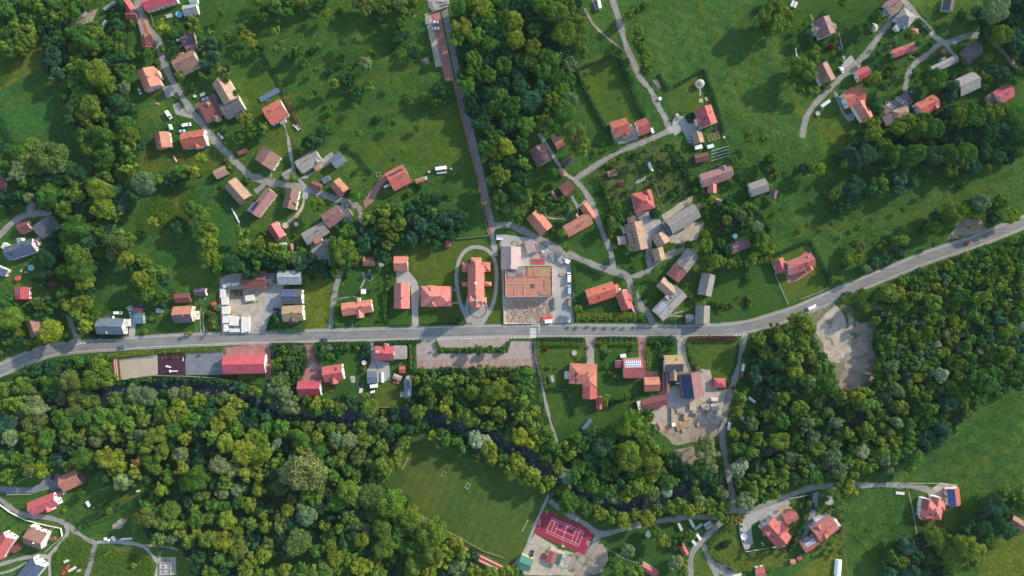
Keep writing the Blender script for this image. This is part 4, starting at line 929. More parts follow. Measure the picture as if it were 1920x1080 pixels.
LANES = [
 ([(256, -20), (262, 20), (280, 55), (297, 80), (306, 115), (322, 150), (338, 178), (356, 205), (375, 228), (410, 272), (450, 312), (480, 335), (530, 345), (572, 353), (620, 370), (655, 380), (675, 392), (679, 420), (668, 445)], 11.5, 'lane_tar'),
 ([(1692, 2), (1680, 20), (1665, 45), (1645, 72), (1620, 105), (1590, 132), (1560, 162), (1532, 190), (1512, 220), (1504, 258)], 9, 'lane_tar'),
 ([(1690, -5), (1707, 15), (1730, 42), (1752, 67), (1772, 80), (1790, 76), (1815, 67), (1845, 66)], 9.5, 'lane_tar'),
 ([(1772, 80), (1757, 86), (1735, 105), (1715, 120), (1702, 142), (1697, 172)], 8, 'lane_tar'), ([(1772, 80), (1779, 92), (1790, 104)], 8, 'lane_tar'),
 ([(1857, 30), (1860, 65), (1872, 88), (1907, 128)], 7, 'lane_tar'),
 ([(-10, 450), (0, 442), (20, 420), (45, 405), (75, 400), (97, 402)], 10, 'lane_tar'), ([(55, 400), (58, 388), (62, 380)], 12, 'lane_tar'),
 ([(127, 590), (134, 610), (141, 628), (148, 642)], 7, 'lane_tar'),
 ([(643, 503), (632, 530), (627, 555), (622, 600), (619, 620)], 9, 'lane_tar'),
 ([(922, 425), (960, 423), (1010, 448), (1060, 474), (1110, 496), (1152, 509), (1177, 520), (1185, 545), (1203, 574), (1217, 592), (1228, 612)], 12, 'lane_tar'),
 ([(1177, 520), (1210, 511), (1232, 490), (1260, 476), (1284, 467)], 9, 'lane_tar'), ([(1218, 503), (1217, 480), (1217, 460)], 9, 'lane_tar'),
 ([(1150, 506), (1145, 472), (1132, 440), (1120, 410), (1107, 377), (1090, 350), (1077, 337)], 9, 'lane_tar'),
 ([(1077, 337), (1100, 322), (1130, 302), (1165, 283), (1200, 269), (1235, 254), (1252, 245), (1250, 228), (1235, 200), (1220, 170), (1200, 145), (1185, 112), (1172, 80), (1162, 42), (1145, -10)], 8.5, 'lane_tar'),
 ([(1077, 337), (1060, 325), (1042, 300), (1027, 275), (1010, 250)], 7, 'path_stone'),
 ([(1253, 245), (1280, 240), (1300, 250)], 12, 'concrete'),
 ([(1003, 640), (1006, 670), (1011, 697), (1020, 740), (1032, 790), (1039, 812), (1047, 835)], 5, 'path_stone'),
 ([(1397, 622), (1393, 642), (1387, 665), (1380, 702), (1370, 735), (1364, 755), (1357, 790), (1354, 812), (1358, 850), (1365, 885), (1372, 922), (1375, 955)], 9.5, 'lane_tar'),
 ([(1375, 955), (1352, 980), (1322, 1010), (1302, 1030), (1295, 1052), (1295, 1095)], 10, 'lane_tar'),
 ([(1375, 957), (1410, 956), (1440, 944), (1477, 930), (1520, 915), (1560, 911), (1600, 910), (1665, 909), (1715, 912), (1740, 919), (1757, 930)], 9, 'lane_tar'),
 ([(1375, 955), (1340, 968), (1285, 970), (1235, 977), (1185, 987), (1147, 998), (1122, 1000), (1097, 982), (1060, 960), (1030, 938)], 9.5, 'lane_tar'),
 ([(1124, 1000), (1114, 1022), (1100, 1043)], 9, 'lane_tar'),
 ([(1316, 1018), (1325, 1035), (1334, 1055), (1346, 1085)], 10, 'lane_tar'), ([(1340, 1062), (1362, 1070), (1390, 1078)], 18, 'lane_tar'),
 ([(-10, 925), (0, 935), (20, 952), (45, 965), (87, 970), (120, 980), (140, 995), (165, 1012), (182, 1018)], 8, 'lane_tar'),
 ([(180, 1018), (172, 1047), (160, 1090)], 8, 'lane_tar'), ([(182, 1017), (212, 1015), (262, 1022), (280, 1035), (297, 1055)], 7, 'path_stone'),
 ([(262, 1022), (300, 1024), (335, 1032), (360, 1055)], 4, 'dirt'),
 ([(122, 982), (126, 1000), (110, 1020), (92, 1042), (70, 1042), (37, 1048), (-5, 1060)], 7, 'path_stone'), ([(92, 1042), (94, 1085)], 6, 'path_stone'), ([(50, 1055), (20, 1070), (-5, 1076)], 4, 'path_stone'),
 ([(831, 5), (848, 90), (888, 268), (905, 340), (917, 400), (924, 428)], 11, 'asphalt'),
 ([(922, 430), (926, 460), (930, 480)], 9, 'path_stone'), 
 ([(1030, 925), (1003, 985), (985, 1030), (960, 1065)], 4.5, 'path_stone'),
 ([(1550, 110), (1573, 62), (1584, 110)][1:], 3, 'path_stone'),
 ([(1562, 62), (1573, 88), (1583, 112)], 2.5, 'concrete'), ([(533, 232), (538, 252), (543, 275)], 3, 'path_stone'),
 ([(540, 255), (545, 290), (556, 330), (574, 350)], 5, 'path_stone'), ([(508, 294), (509, 318), (508, 332)], 3, 'path_stone'),
 ([(571, 370), (566, 390), (553, 407), (534, 422)], 5.5, 'gravel'), ([(575, 352), (573, 362), (571, 372)], 12, 'concrete'),
 ([(465, 335), (483, 330), (495, 345), (478, 360)], 9, 'lane_tar'),
 ([(377, 625), (375, 590), (380, 565)], 2, 'path_stone'), ([(383, 625), (381, 590), (385, 558)], 2, 'path_stone'),
 ([(247, 632), (249, 600), (246, 580), (240, 582)], 11, 'concrete'),
 ([(1076, 129), (1115, 112), (1166, 91)], 4, 'meadow_olive'), ([(1096, 15), (1112, 45), (1140, 72), (1166, 92)], 4, 'dirt'),
 ([(1313, 163), (1313, 180)], 2, 'concrete'), ([(1072, 370), (1080, 385), (1082, 400), (1060, 410), (1028, 408), (1022, 398)], 2, 'path_stone'), ([(1072, 368), (1084, 386), (1098, 375)], 4, 'path_stone'),
 ([(660, 612), (662, 600)], 2, 'path_stone'), ([(688, 655), (697, 668), (712, 700), (745, 728)][:3], 2, 'dirt'), ([(680, 510), (683, 525), (676, 540)], 2, 'path_stone'),
 ([(632, 561), (660, 556), (672, 558)], 2.2, 'path_stone'), ([(930, 478), (870, 445)][:0] or [(864, 530), (870, 525), (874, 523)], 2, 'path_stone'),
 ([(847, 545), (852, 543), (860, 543)], 3, 'path_stone'), ([(847, 568), (860, 568), (866, 570)], 3, 'path_stone'),
 ([(1102, 1015), (1118, 1020), (1150, 1035), (1165, 1045), (1200, 1057)], 2, 'dirt'), ([(1225, 980), (1250, 1005), (1280, 1035)], 2.5, 'dirt'),
 ([(150, 985), (135, 988), (120, 978)][:0] or [(1800, 920), (1850, 908), (1920, 885)], 3, 'meadow_dark'),
 ([(1320, 590), (1300, 595), (1258, 592), (1248, 595)][1:], 2.5, 'path_stone'), ([(1244, 600), (1258, 590), (1282, 583)], 2.5, 'path_stone'),
 ([(480, 58), (560, 40), (640, 10), (680, -5)], 2, 'meadow_olive'), ([(765, 0), (772, 15), (778, 32)], 3, 'dirt'),
 ([(1145, 540), (1148, 470)][:0] or [(1330, 812), (1318, 850), (1300, 868)], 4, 'dirt'),
 ([(1110, 300), (1130, 340)][:0] or [(1225, 335), (1235, 365), (1248, 400)], 1.6, 'dirt'), ([(1385, 783), (1405, 798), (1412, 805)], 3, 'dirt'),
]
for pts, w_, mt in LANES:
    if w_ >= 6 and mt == 'lane_tar': ribbon('verge', pts, w_+2.6, 'verge', wig=1.3, smooth=9)
for pts, w_, mt in LANES: ribbon('lane', pts, w_, mt, wig=0.5, smooth=9)
_r = random.Random(8); _c = [G(*p) for p in catmull(MR, 10)]
for k in range(16):
    i = _r.randrange(12, len(_c)-12); a, b_ = _c[i], _c[i+1]; l = math.dist(a, b_); dx, dy = (b_[0]-a[0])/l, (b_[1]-a[1])/l; o = _r.choice((-1.6, 1.5)); L_, W_ = _r.uniform(2, 9), _r.uniform(.8, 1.3)
    sheet('road_patch', [(a[0]+dx*s_*L_/2-dy*(o+t_*W_), a[1]+dy*s_*L_/2+dx*(o+t_*W_)) for s_, t_ in ((-1, -1), (1, -1), (1, 1), (-1, 1))], 'patch_tar', world=True)
ribbon('red_paved_strip', [(851, 150), (870, 225), (887, 290), (903, 355), (918, 420), (918, 440)], 5.5, 'paver_red', wig=0)
loop = [(893+37*math.cos(t)-0.5*math.sin(t), 0) for t in ()]
LP = [(880, 606), (872, 590), (864, 570), (858, 545), (856, 515), (861, 488), (873, 470), (892, 463), (912, 468), (926, 484), (931, 512), (929, 550), (922, 575), (913, 592), (905, 606)]
ribbon('church_path', LP, 7, 'path_stone', wig=0)
gsheet('church_plaza', [(876, 595), (870, 580), (874, 566), (912, 566), (917, 580), (908, 598), (906, 611), (887, 611)], 'path_stone', 0.2)
c0 = G(895.5, 580)
sheet('plaza_ring', [(c0[0]+6*math.cos(t*.3), c0[1]+6*math.sin(t*.3)) for t in range(21)], 'paver_brown', world=True)
sheet('plaza_ring', [(c0[0]+5*math.cos(t*.3), c0[1]+5*math.sin(t*.3)) for t in range(21)], 'path_stone', world=True)
c0 = G(586.5, 686.5)
sheet('paved_rosette', [(c0[0]+2.1*math.cos(t*.3), c0[1]+2.1*math.sin(t*.3)) for t in range(21)], 'path_stone', world=True)
# court lines
def line(pts, w=0.12, mat='linepaint', name='court_marking', z=.16):
    V = []; F = []
    for p, q in zip(pts[:-1], pts[1:]):
        a, b_ = G(*p), G(*q); l = math.dist(a, b_) or 1; dx, dy = (b_[0]-a[0])/l*w/2, (b_[1]-a[1])/l*w/2; k = len(V)
        V += [(a[0]-dy-dx, a[1]+dx-dy, z), (a[0]+dy-dx, a[1]-dx-dy, z), (b_[0]+dy+dx, b_[1]-dx+dy, z), (b_[0]-dy+dx, b_[1]+dx+dy, z)]; F.append((k, k+1, k+2, k+3)); z += .002
    return V, F
O = (1035, 971); A_ = (1095, 997.5); B_ = (1024, 998)    # court frame: O->A_ long side, O->B_ short side
def ct(u, v): return (O[0]+(A_[0]-O[0])*u+(B_[0]-O[0])*v, O[1]+(A_[1]-O[1])*u+(B_[1]-O[1])*v)
V = []; F = []
for seg in ([(0, 0), (1, 0), (1, 1), (0, 1), (0, 0)], [(0, .14), (1, .14)], [(0, .86), (1, .86)], [(.23, .14), (.23, .86)], [(.77, .14), (.77, .86)], [(.5, 0), (.5, 1)], [(.23, .5), (.77, .5)], [(.12, .14), (.12, .86)], [(.88, .14), (.88, .86)]):
    v, f = line([ct(*p) for p in seg], .14, z=.16+len(V)*.0004); k = len(V); V += v; F += [tuple(i+k for i in ff) for ff in f]
prop(mk('court_marking', V, F, 'linepaint'), kind='structure')
for x, y in ((1683, 185), (1690, 190), (1696, 194), (1664, 194), (1670, 199), (1677, 203)):
    v, f = line([(x-4, y-1), (x, y-4), (x+4, y), (x, y+4), (x-4, y-1)], .25, z=.2); prop(mk('paving_pattern', v, f, 'linepaint'), kind='structure')
# ------------------------------------------------------------ buildings, tile by tile
tile(0, 0)
house('long crimson roofed outbuilding at the top lane edge', 945, 20, 150, 62, -55, 'r_crimson', 'w_cream', 3.2, ch=0, name='outbuilding', cat='outbuilding')
shed('small maroon roofed shed beside the top lane', 988, 118, 82, 66, 0, 'r_maroon', land=True)
boxes('pale concrete slab beside the small maroon shed', 'concrete_slab', 'slab', [(0, 0, .15, 3.2, 4, .3)], 'concrete', 0, (1050, 122))
house('narrow barn with red end roof along the lane', 1098, 312, 95, 80, -82, 'r_red', 'w_brick', 3.4, name='barn', cat='barn', ch=0, ext=[(1085, 205, 135, 36, -68, 2.8, .6, 'shed', 'r_rust', 'w_brick'), (1058, 205, 120, 30, -74, 2.6, .5, 'shed', 'r_palepink', 'w_grey'), (1122, 310, 60, 30, -80, 2.4, .4, 'shed', 'r_palepink', 'w_grey')])
house('large crimson roofed house at the top edge', 1195, 0, 250, 100, 17, 'r_crimson', 'w_white', 4.5, ch=1)
shed('pale grey metal roofed shed beside the round pool', 1428, 72, 110, 82, 10, 'r_greymetal', 'w_cream', 2.8, land=True)
shed('pale green roofed hut at the top edge', 1450, 4, 62, 40, 4, 'r_palegreen', 'w_white')
pool('round bright blue pool on the lawn by the grey shed', 1340, 107, 22)
boxes('pale rectangular garden table left of the blue pool', 'garden_table', 'table', [(0, 0, .72, 4.2, 2.4, .08, 8), (-1.6, 0, .35, .15, .15, .7), (1.6, 0, .35, .15, .15, .7), (1.6, .7, .35, .15, .15, .7), (-1.6, -.7, .35, .15, .15, .7)], 'w_grey', 8, (1272, 122))
shed('dark purple roofed shed in the scrap yard', 1412, 292, 100, 90, 12, 'r_purple', 'w_grey', 3.0, land=True)
shed('brown roofed lean-to below the scrap yard shed', 1432, 345, 85, 50, 14, 'r_mauve', 'w_grey', 2.5, .4, 'shed')
for i, (x, y, a) in enumerate(((1500, 375, 20), (1530, 400, 50), (1470, 400, 80), (1515, 350, 10), (1355, 350, 30), (1490, 335, 60))):
    boxes(('heap of pale scrap and old boards, %s of six by the purple shed' % ('first', 'second', 'third', 'fourth', 'fifth', 'sixth')[i]), 'scrap_heap', 'scrap heap', [(.4*j-.8, .5*math.sin(j*2), .25+.1*j, 1.1, .35, .3, j*37) for j in range(6)], 'stone', a, (x, y), 'scrap heaps by the purple roofed shed')
house('broad brown roofed house above the scrap trees', 1393, 465, 182, 135, 25, 'r_brown', 'w_cream', 5, ch=1, ext=[(1360, 412, 40, 40, 25, 4.5, .8)])
house('salmon roofed house with pink gable left of the lane', 1118, 590, 150, 135, -68, 'r_orange', 'w_pink', 5.5, ch=1, ext=[(1165, 560, 60, 70, 22, 5, 1.6)])
house('small orange and brown roofed house in the clearing', 1218, 1052, 118, 112, -80, 'r_rust', 'w_cream', 4.2, ch=1)
house('white gabled house with orange roof by the parked van', 1452, 1042, 180, 125, 10, 'r_redorange', 'w_white', 5, ch=1, ext=[(1475, 1080, 60, 60, -80, 4.6, 1.5)])
house('grey and tan roofed chapel-like house on the terrace', 1690, 680, 190, 125, -60, 'r_tan', 'w_cream', 6, ch=0, ext=[(1738, 800, 160, 112, 28, 5, 2.2, 'gable', 'r_dark', 'w_cream'), (1575, 820, 140, 150, 28, 3.2, 0, 'flat', 'r_maroon', 'w_grey'), (1625, 882, 45, 45, 28, 3.8, 1.5, 'pyr', 'r_tan'), (1560, 782, 30, 36, -40, 3.7, 1, 'gable', 'r_khaki')])
shed('dark lean-to behind the chapel-like house', 1800, 860, 70, 60, 28, 'r_purple')
shed('grey-blue roofed shed in the trees near the dirt track', 820, 42, 100, 26, 32, 'r_greymetal', land=True)
car('pale blue car on the brown terrace', 1535, 742, 25, (.35, .5, .62)); car('pale blue car below the salmon roofed house', 1045, 682, -70, (.45, .55, .62))
van('white van with dark cab left of the terrace house', 1266, 862, -58, (.7, .7, .68), 1.1); van('white van above the white gabled house', 1400, 937, 12, (.75, .75, .75), 1.05); car('pale blue car left of the white van', 1362, 982, 8, (.4, .5, .6))
trailer('pale green round-topped tank on the grass', 1270, 952, 40, 28, -70, (.4, .6, .5), 2.2, 'tank', 'tank', True); trailer('small white trailer near the scrap yard', 1334, 298, 26, 16, 10, (.75, .75, .75), 1.4)
trailer('long white trailer at the edge of the trees', 778, 172, 50, 18, 55, (.75, .75, .75), 1.6)
for i, (x, y) in enumerate(((590, 125), (630, 105))): stack('pale stone slab pile, %s of the two on the dirt track' % ('left', 'right')[i], x, y, 42, 38, 30, 'stone', 2, .6, 4, 'stone slab piles on the dirt track', 'stone_pile', 'stone pile')
for i, (x, y) in enumerate(((395, 228), (455, 208))): stack('low pile of boards, %s of the two beside the dirt track' % ('left', 'right')[i], x, y, 72, 18, 32, 'plank_pale', 2, .5, 3, 'board piles beside the dirt track')
boxes('pale grey slab on the lawn above the terrace', 'concrete_slab', 'slab', [(0, 0, .12, 3.3, 2.2, .24)], 'concrete', 20, (1520, 708)); boxes('brown woodpile on the lawn left of the lane', 'woodpile', 'woodpile', [(0, .3*i, .3, 2.2, .25, .6) for i in range(5)], 'log', -20, (1180, 785))
pool('small round water butt on the lawn left of the terrace', 1460, 720, 12, 'palegreen', 'w_grey', 1.0, 'water_butt', 'water butt', 12)
trailer('grey upturned boat beside the lane', 1650, 1018, 62, 20, -50, (.35, .35, .34), .9, 'boat', 'boat', True)
tile(1, 0)
house('square orange roofed house in the meadow corner plot', 145, 838, 152, 142, 30, 'r_redorange', 'w_white', 4.8, ch=1, solar=[(-.75, -.45, .25, .42, 'glass')], ext=[(198, 908, 50, 36, 30, 2.8, .1, 'flat', 'r_palepink')])
boxes('long navy pool cover on the lawn above the orange roofed house', 'pool_cover', 'pool cover', [(0, 0, .35, 15, 3.6, .7), (0, 0, .75, 14.4, 3.0, .12)], 'solar', 28, (102, 710), None, .7)
boxes('white garden box beside the round table', 'garden_box', 'box', [(0, 0, .5, 3.2, 2.4, 1.0), (0, 0, 1.05, 3.4, 2.6, .1)], 'plank_pale', -50, (317, 958)); pool('small round grey table near the white garden box', 285, 940, 11, 'w_grey', 'w_grey', .8, 'garden_table', 'table', 12)
boxes('swing frame in front of the orange roofed house', 'swing_frame', 'swing', [(0, 0, 1.8, 2.6, .12, .12), (-1.2, .5, .9, .1, .1, 1.8), (-1.2, -.5, .9, .1, .1, 1.8), (1.2, .5, .9, .1, .1, 1.8), (1.2, -.5, .9, .1, .1, 1.8)], 'plank', 10, (97, 757))
car('white car with black roof on the red parking strip', 1345, 165, 5, (.75, .75, .75)); car('white car below the first on the red parking strip', 1350, 213, 5, (.75, .75, .75))
boxes('dark green rubbish skip beside the parking strip', 'skip', 'skip', [(0, 0, .7, 2.6, 3.4, 1.4), (0, 0, 1.45, 2.8, 3.6, .12)], 'r_green' if 0 else 'copper', 10, (1286, 168))
gr = None
for k, (x, y) in enumerate([(1302+i*7, 4+i*17) for i in range(5)]+[(1322+i*6, 2+i*16) for i in range(5)]+[(1405, 12), (1420, 30), (1406, 36), (1440, 10), (1382, 8), (1440, 26)]):
    px, py = P(x, y)
    if gr is None:
        gr = empty('grave', (px, py, .1), 0, 'x', 'grave', 'graves at the top end of the red parking strip'); m = MB(); m.box((0, 0, .2), (1.9, 1.0, .4)); m.build('slab', 'stone', gr); m = MB(); m.box((-.9, 0, .6), (.18, .9, 1.2), taper=.85); m.build('headstone', 'plank_pale', gr); q = gr
    else: q = dup(gr, (px, py, .1), 0.15)
    q['label'] = 'pale stone grave at the top end of the red parking strip'
fence('brown wall along the lower edge of the cemetery', [(1295, 105), (1375, 78), (1440, 58)], 'w_brick', 1.4, gl=False, solid=True, name='cemetery_wall', cat='wall')
tile(2, 0)
trailer('long white bus body parked at the top edge', 655, 22, 80, 24, -78, (.75, .75, .75), 2.6, 'bus', 'bus')
house('orange and maroon roofed house with white left wall', 812, 957, 128, 125, 18, 'r_redorange', 'w_white', 5, ch=1, ext=[(855, 1000, 45, 45, 18, 4.6, 1.5, 'pyr', 'r_red')])
house('pink roofed garage beside the orange house', 982, 950, 95, 115, 22, 'r_red', 'w_white', 3.2, name='garage', cat='garage', ch=0, land=True)
trailer('white trailer at the right of the pink garage', 1052, 978, 42, 20, -65, (.75, .75, .75), 1.6)
house('maroon and orange roofed house beside the lawn with gazebo', 1458, 872, 145, 128, -70, 'r_red', 'w_white', 5, ch=1, sky=2, ext=[(1410, 905, 60, 60, 20, 4.6, 1.5)])
px, py = P(1415, 622, 3); e = empty('gazebo', (px, py, 0), 0, 'pale octagonal gazebo on the fenced lawn', 'gazebo'); m = MB()
m.cyl((0, 0, 2.4), (0, 0, 4.0), 2.9, .25, 8); m.cyl((0, 0, 4.0), (0, 0, 4.4), .3, .1, 8); m.build('roof', 'stone', e)
for i in range(8): m = MB(); m.cyl((2.5*math.cos(i*.785), 2.5*math.sin(i*.785), 0), (2.5*math.cos(i*.785), 2.5*math.sin(i*.785), 2.5), .09, n=6); m.build('post', 'w_wood', e)
m = MB(); m.cyl((0, 0, 0), (0, 0, .15), 3.0, n=8); m.build('floor', 'plank', e); LAND.append((px, py, 'octagonal gazebo'))
boxes('pale square slab below the gazebo', 'concrete_slab', 'slab', [(0, 0, .12, 2.6, 2.6, .24)], 'concrete', 5, (1417, 755)); boxes('wooden bench set beside the pale slab', 'picnic_bench', 'bench', [(0, 0, .75, 2.6, .8, .08), (0, .8, .42, 2.6, .3, .06), (0, -.8, .42, 2.6, .3, .06), (-1, 0, .37, .1, 1.6, .74), (1, 0, .37, .1, 1.6, .74)], 'plank', -60, (1455, 745))
house('grey and tan roofed garage by the concrete drive', 1392, 1032, 88, 85, -75, 'r_tan', 'w_grey', 3.2, name='garage', cat='garage', ch=0); car('pale blue car beside the grey and tan garage', 1334, 1046, -75, (.4, .52, .62))
boxes('open brown timber pergola frame', 'pergola', 'pergola', [(0, 3*(i-2)*.4*.9, 2.3, 7.5, .16, .18) for i in range(5)]+[(2.4*(i-1.5), 0, 2.45, .16, 5, .16) for i in range(4)]+[(a, b, 1.15, .18, .18, 2.3) for a in (-3.5, 0, 3.5) for b in (-2.1, 2.1)], 'log', 15, (1512, 1025), None, 2.3)
pool('round trampoline with dark blue rim beside the pergola', 1542, 968, 19, 'black', 'solar', .9, 'trampoline', 'trampoline'); pool('white round water tank beside the track', 1112, 738, 13, 'white', 'white', 1.4, 'water_tank', 'tank'); pool('small white barrel right of the pergola', 1593, 1028, 8, 'white', 'white', 1.0, 'barrel', 'barrel', 10)
boxes('white and red box at the end of the concrete drive', 'storage_box', 'box', [(0, 0, .6, 1.9, 1.9, 1.2), (.4, -.4, 1.3, 1.0, 1.0, .15)], 'w_pink', -60, (1237, 865))
shed('dark flat roofed shed in the trees', 330, 1032, 70, 62, 25, 'r_purple', 'w_grey', 2.8, 0, 'flat'); shed('small orange roofed garden shed under the wood', 360, 1080, 75, 62, 25, 'r_rust', 'w_wood', 2.6, land=True)
boxes('low dark play house in the hedge beside the track', 'play_house', 'play house', [(0, 0, .8, 2.4, 3.6, 1.6), (0, 0, 1.7, 2.0, 3.2, .3)], 'black', 10, (965, 312), None, 1.6)
tile(3, 0)
for i, (x, y) in enumerate(((185, 25), (208, 35))): stack('white wrapped board stack, %s of the two at the top edge' % ('left', 'right')[i], x, y, 50, 20, 65, 'plank_pale', 3, 1.0, 3, 'white board stacks at the top edge')
house('maroon-brown house with blue roof panel', 425, 202, 142, 128, -68, 'r_mauve', 'w_white', 4.8, ch=0, solar=[(-.45, -.1, .2, .62, 'solar_blue')], ext=[(380, 215, 60, 70, 22, 4.6, 1.6), (487, 195, 44, 60, 22, 4.6, 1.3, 'gable', 'r_tan')])
house('brown and tan roofed house above the lane bend', 425, 550, 145, 118, -63, 'r_brown', 'w_white', 4.6, ch=1)
house('maroon roofed house at the head of the fork', 940, 35, 112, 95, 35, 'r_mauve', 'w_cream', 4.4, ch=1, ext=[(885, 90, 50, 45, 35, 2.6, .4, 'shed', 'r_greymetal')])
house('light grey hip roofed house inside the fork', 1035, 130, 120, 108, -38, 'r_grey', 'w_white', 4.8, 2.4, 'hip', ch=1, cm='w_grey', ext=[(978, 200, 55, 50, 50, 3, .8, 'shed', 'r_greymetal')])
shed('small pink tent roof on the lawn inside the fork', 1100, 235, 55, 45, 0, 'r_rust', None, 2.2, 1.2, 'pyr', name='garden_tent', cat='tent', win=0)
house('long crimson roofed shed on the slope', 1020, 374, 185, 62, 20, 'r_crimson', 'w_white', 3.0, name='barn', cat='barn', ch=0, ext=[(1045, 365, 10, 66, 20, 3.1, 1.5, 'gable', 'r_palepink')])
house('large dark weathered barn by the right-hand lane', 1525, 398, 150, 112, 42, 'r_dark', 'w_wood', 4, name='barn', cat='barn', ch=0)
house('long grey shed beside the silver car', 1328, 480, 215, 58, 26, 'r_grey', 'w_grey', 3.2, .8, name='shed', cat='shed', ch=0, ext=[(1250, 520, 50, 30, 26, 2.6, .2, 'flat', 'r_blue')]); car('silver car in front of the long grey shed', 1312, 442, 26, (.42, .45, .48))
shed('tiny red roofed hut by the long grey shed', 1315, 385, 36, 32, 15, 'r_red', 'w_brick', 2.3, 1.0, 'pyr')
house('big grey metal roofed barn on the right lawn', 1495, 628, 165, 135, 25, 'r_grey', 'w_wood', 4.5, name='barn', cat='barn', ch=0)
house('red roofed house near the right edge', 1768, 705, 130, 112, 32, 'r_crimson', 'w_white', 4.4, ch=1, ext=[(1690, 735, 65, 80, 32, 3, .8, 'shed', 'r_mauve')])
house('crimson barrel-like barn beside the lane', 712, 552, 105, 90, 25, 'r_crimson', 'w_white', 3.6, name='barn', cat='barn', ch=0)
house('large two-winged orange roofed house below the lane', 645, 725, 150, 118, 25, 'r_redorange', 'w_white', 5, ch=0, sky=1, ext=[(716, 828, 150, 98, -58, 4.6, 2.4, 'gable', 'r_orange'), (625, 690, 60, 60, -65, 4.8, 1.8)])
house('orange cross-gabled house left of the wood edge', 1198, 790, 155, 112, 28, 'r_redorange', 'w_white', 5, ch=1, ext=[(1235, 780, 90, 70, -62, 4.9, 2.0)])
house('brown roofed car port with dark flat annex', 1000, 845, 125, 78, 20, 'r_tan', 'w_wood', 3.2, 1.2, 'hip', name='car_port', cat='car port', ch=0, ext=[(910, 895, 92, 80, 25, 2.8, 0, 'flat', 'r_purple')])
van('white van on the pale pad above the lane', 552, 522, -55, (.75, .75, .75), .9); trailer('long silver box trailer below the lane bend', 434, 775, 82, 26, 35, (.45, .55, .52), 1.8)
pool('round wooden well in the field corner', 375, 850, 20, 'w_grey', 'w_wood', 1.0, 'well', 'well', 8); boxes('white painted log on the lawn', 'log', 'log', [(0, 0, .3, .7, 5.5, .5)], 'plank_pale', 8, (210, 395)); boxes('tall white pole trellis above the lawn', 'trellis', 'trellis', [(0, 0, 1, .2, 4, .2), (0, 1.8, .5, .2, .2, 1), (0, -1.8, .5, .2, .2, 1)], 'plank_pale', 20, (325, 135))
shed('dark grey roofed shed at the top right', 1355, 35, 95, 82, 80, 'r_dark', 'w_grey', 3.0, land=True); boxes('small white garden chair on the right lawn', 'garden_chair', 'chair', [(0, 0, .4, 1.0, 1.6, .1), (-.4, 0, .6, .1, 1.6, .9), (0, .7, .2, .9, .1, .4), (0, -.7, .2, .9, .1, .4)], 'white', 30, (1610, 542))
px, py = P(795, 205, 2); e = empty('thatched_hut', (px, py, 0), 0, 'round grey thatched hut beside the lane', 'hut'); m = MB(); m.cyl((0, 0, 1.6), (0, 0, 3.4), 3.0, .3, 12); m.build('roof', 'stone', e); m = MB(); m.cyl((0, 0, 0), (0, 0, 1.7), 2.4, n=12); m.build('wall', 'w_wood', e); LAND.append((px, py, 'round thatched hut'))
boxes('blue and white playground set on the lawn', 'play_set', 'play set', [(0, 0, 1.2, 1.2, 1.2, .1), (-.5, -.5, .6, .1, .1, 1.2), (.5, .5, .6, .1, .1, 1.2), (1.6, 0, .7, 2.4, .5, .08), (-1.2, 1, .3, 1.6, 1.6, .3)], 'poolblue', 20, (1090, 695))
stack('pale log pile on the slope beside the long crimson shed', 1085, 428, 48, 18, -15, 'log', 2, .6, 4, logs=True, name='log_pile', cat='log pile')
tile(0, 1)
house('crimson roofed building cut by the left edge', -10, 300, 120, 70, 80, 'r_crimson', 'w_white', 4, ch=0)
shed('maroon-pink roofed shed by the left lane', 180, 622, 88, 82, 22, 'r_maroon', 'w_pink', 3, land=True); house('dark grey roofed barn under the trees', 345, 622, 150, 125, 32, 'r_dark', 'w_grey', 4, ch=0, name='barn', cat='barn')
house('dark blue roofed house with white gable at the left', 150, 790, 225, 108, 18, 'r_navy', 'w_white', 5, ch=1, solar=[(-.7, -.5, -.6, -.15), (.2, .5, .15, .55)], ext=[(255, 742, 62, 62, 18, 3.2, .2, 'flat', 'r_mauve'), (40, 770, 50, 60, 60, 3, .4, 'flat', 'r_white'), (140, 730, 50, 45, -72, 4.4, 1.3)])
car('white car beside the dark blue roofed house', 291, 725, -70, (.7, .72, .75)); pool('round blue pool in the left garden', 230, 927, 20); pool('small round red hut roof below the pool', 127, 1007, 19, 'rustred', 'w_brick', 2.0, 'round_hut', 'hut', 12)
house('navy roofed building at the left edge', 5, 950, 60, 90, 60, 'r_navy', 'w_white', 4, ch=0); boxes('pale green and white sun lounger left of the round pool', 'sun_lounger', 'lounger', [(0, 0, .35, 1.9, .7, .1), (-.7, 0, .5, .1, .7, .4), (.6, 0, .15, .1, .6, .3)], 'palegreen', 60, (163, 950)); boxes('garden table with orange cloth left of the round pool', 'garden_table', 'table', [(0, 0, .75, 2.4, 1.1, .08), (-.9, 0, .37, .1, .8, .7), (.9, 0, .37, .1, .8, .7)], 'log', 10, (200, 962))
boxes('white garden bench under the dark trees', 'garden_bench', 'bench', [(0, 0, .45, 1.6, 2.6, .1), (-.7, 0, .8, .1, 2.6, .7), (0, 1.1, .22, 1.2, .1, .44), (0, -1.1, .22, 1.2, .1, .44)], 'white', 10, (402, 955))
shed('tan roofed wooden shed by the meadow', 1655, 213, 95, 72, 25, 'r_tan', 'w_wood', 3, land=True); house('slate and tan roofed barn above the garden', 1783, 355, 182, 115, -48, 'r_tan', 'w_wood', 4.5, ch=0, name='barn', cat='barn', land=True)
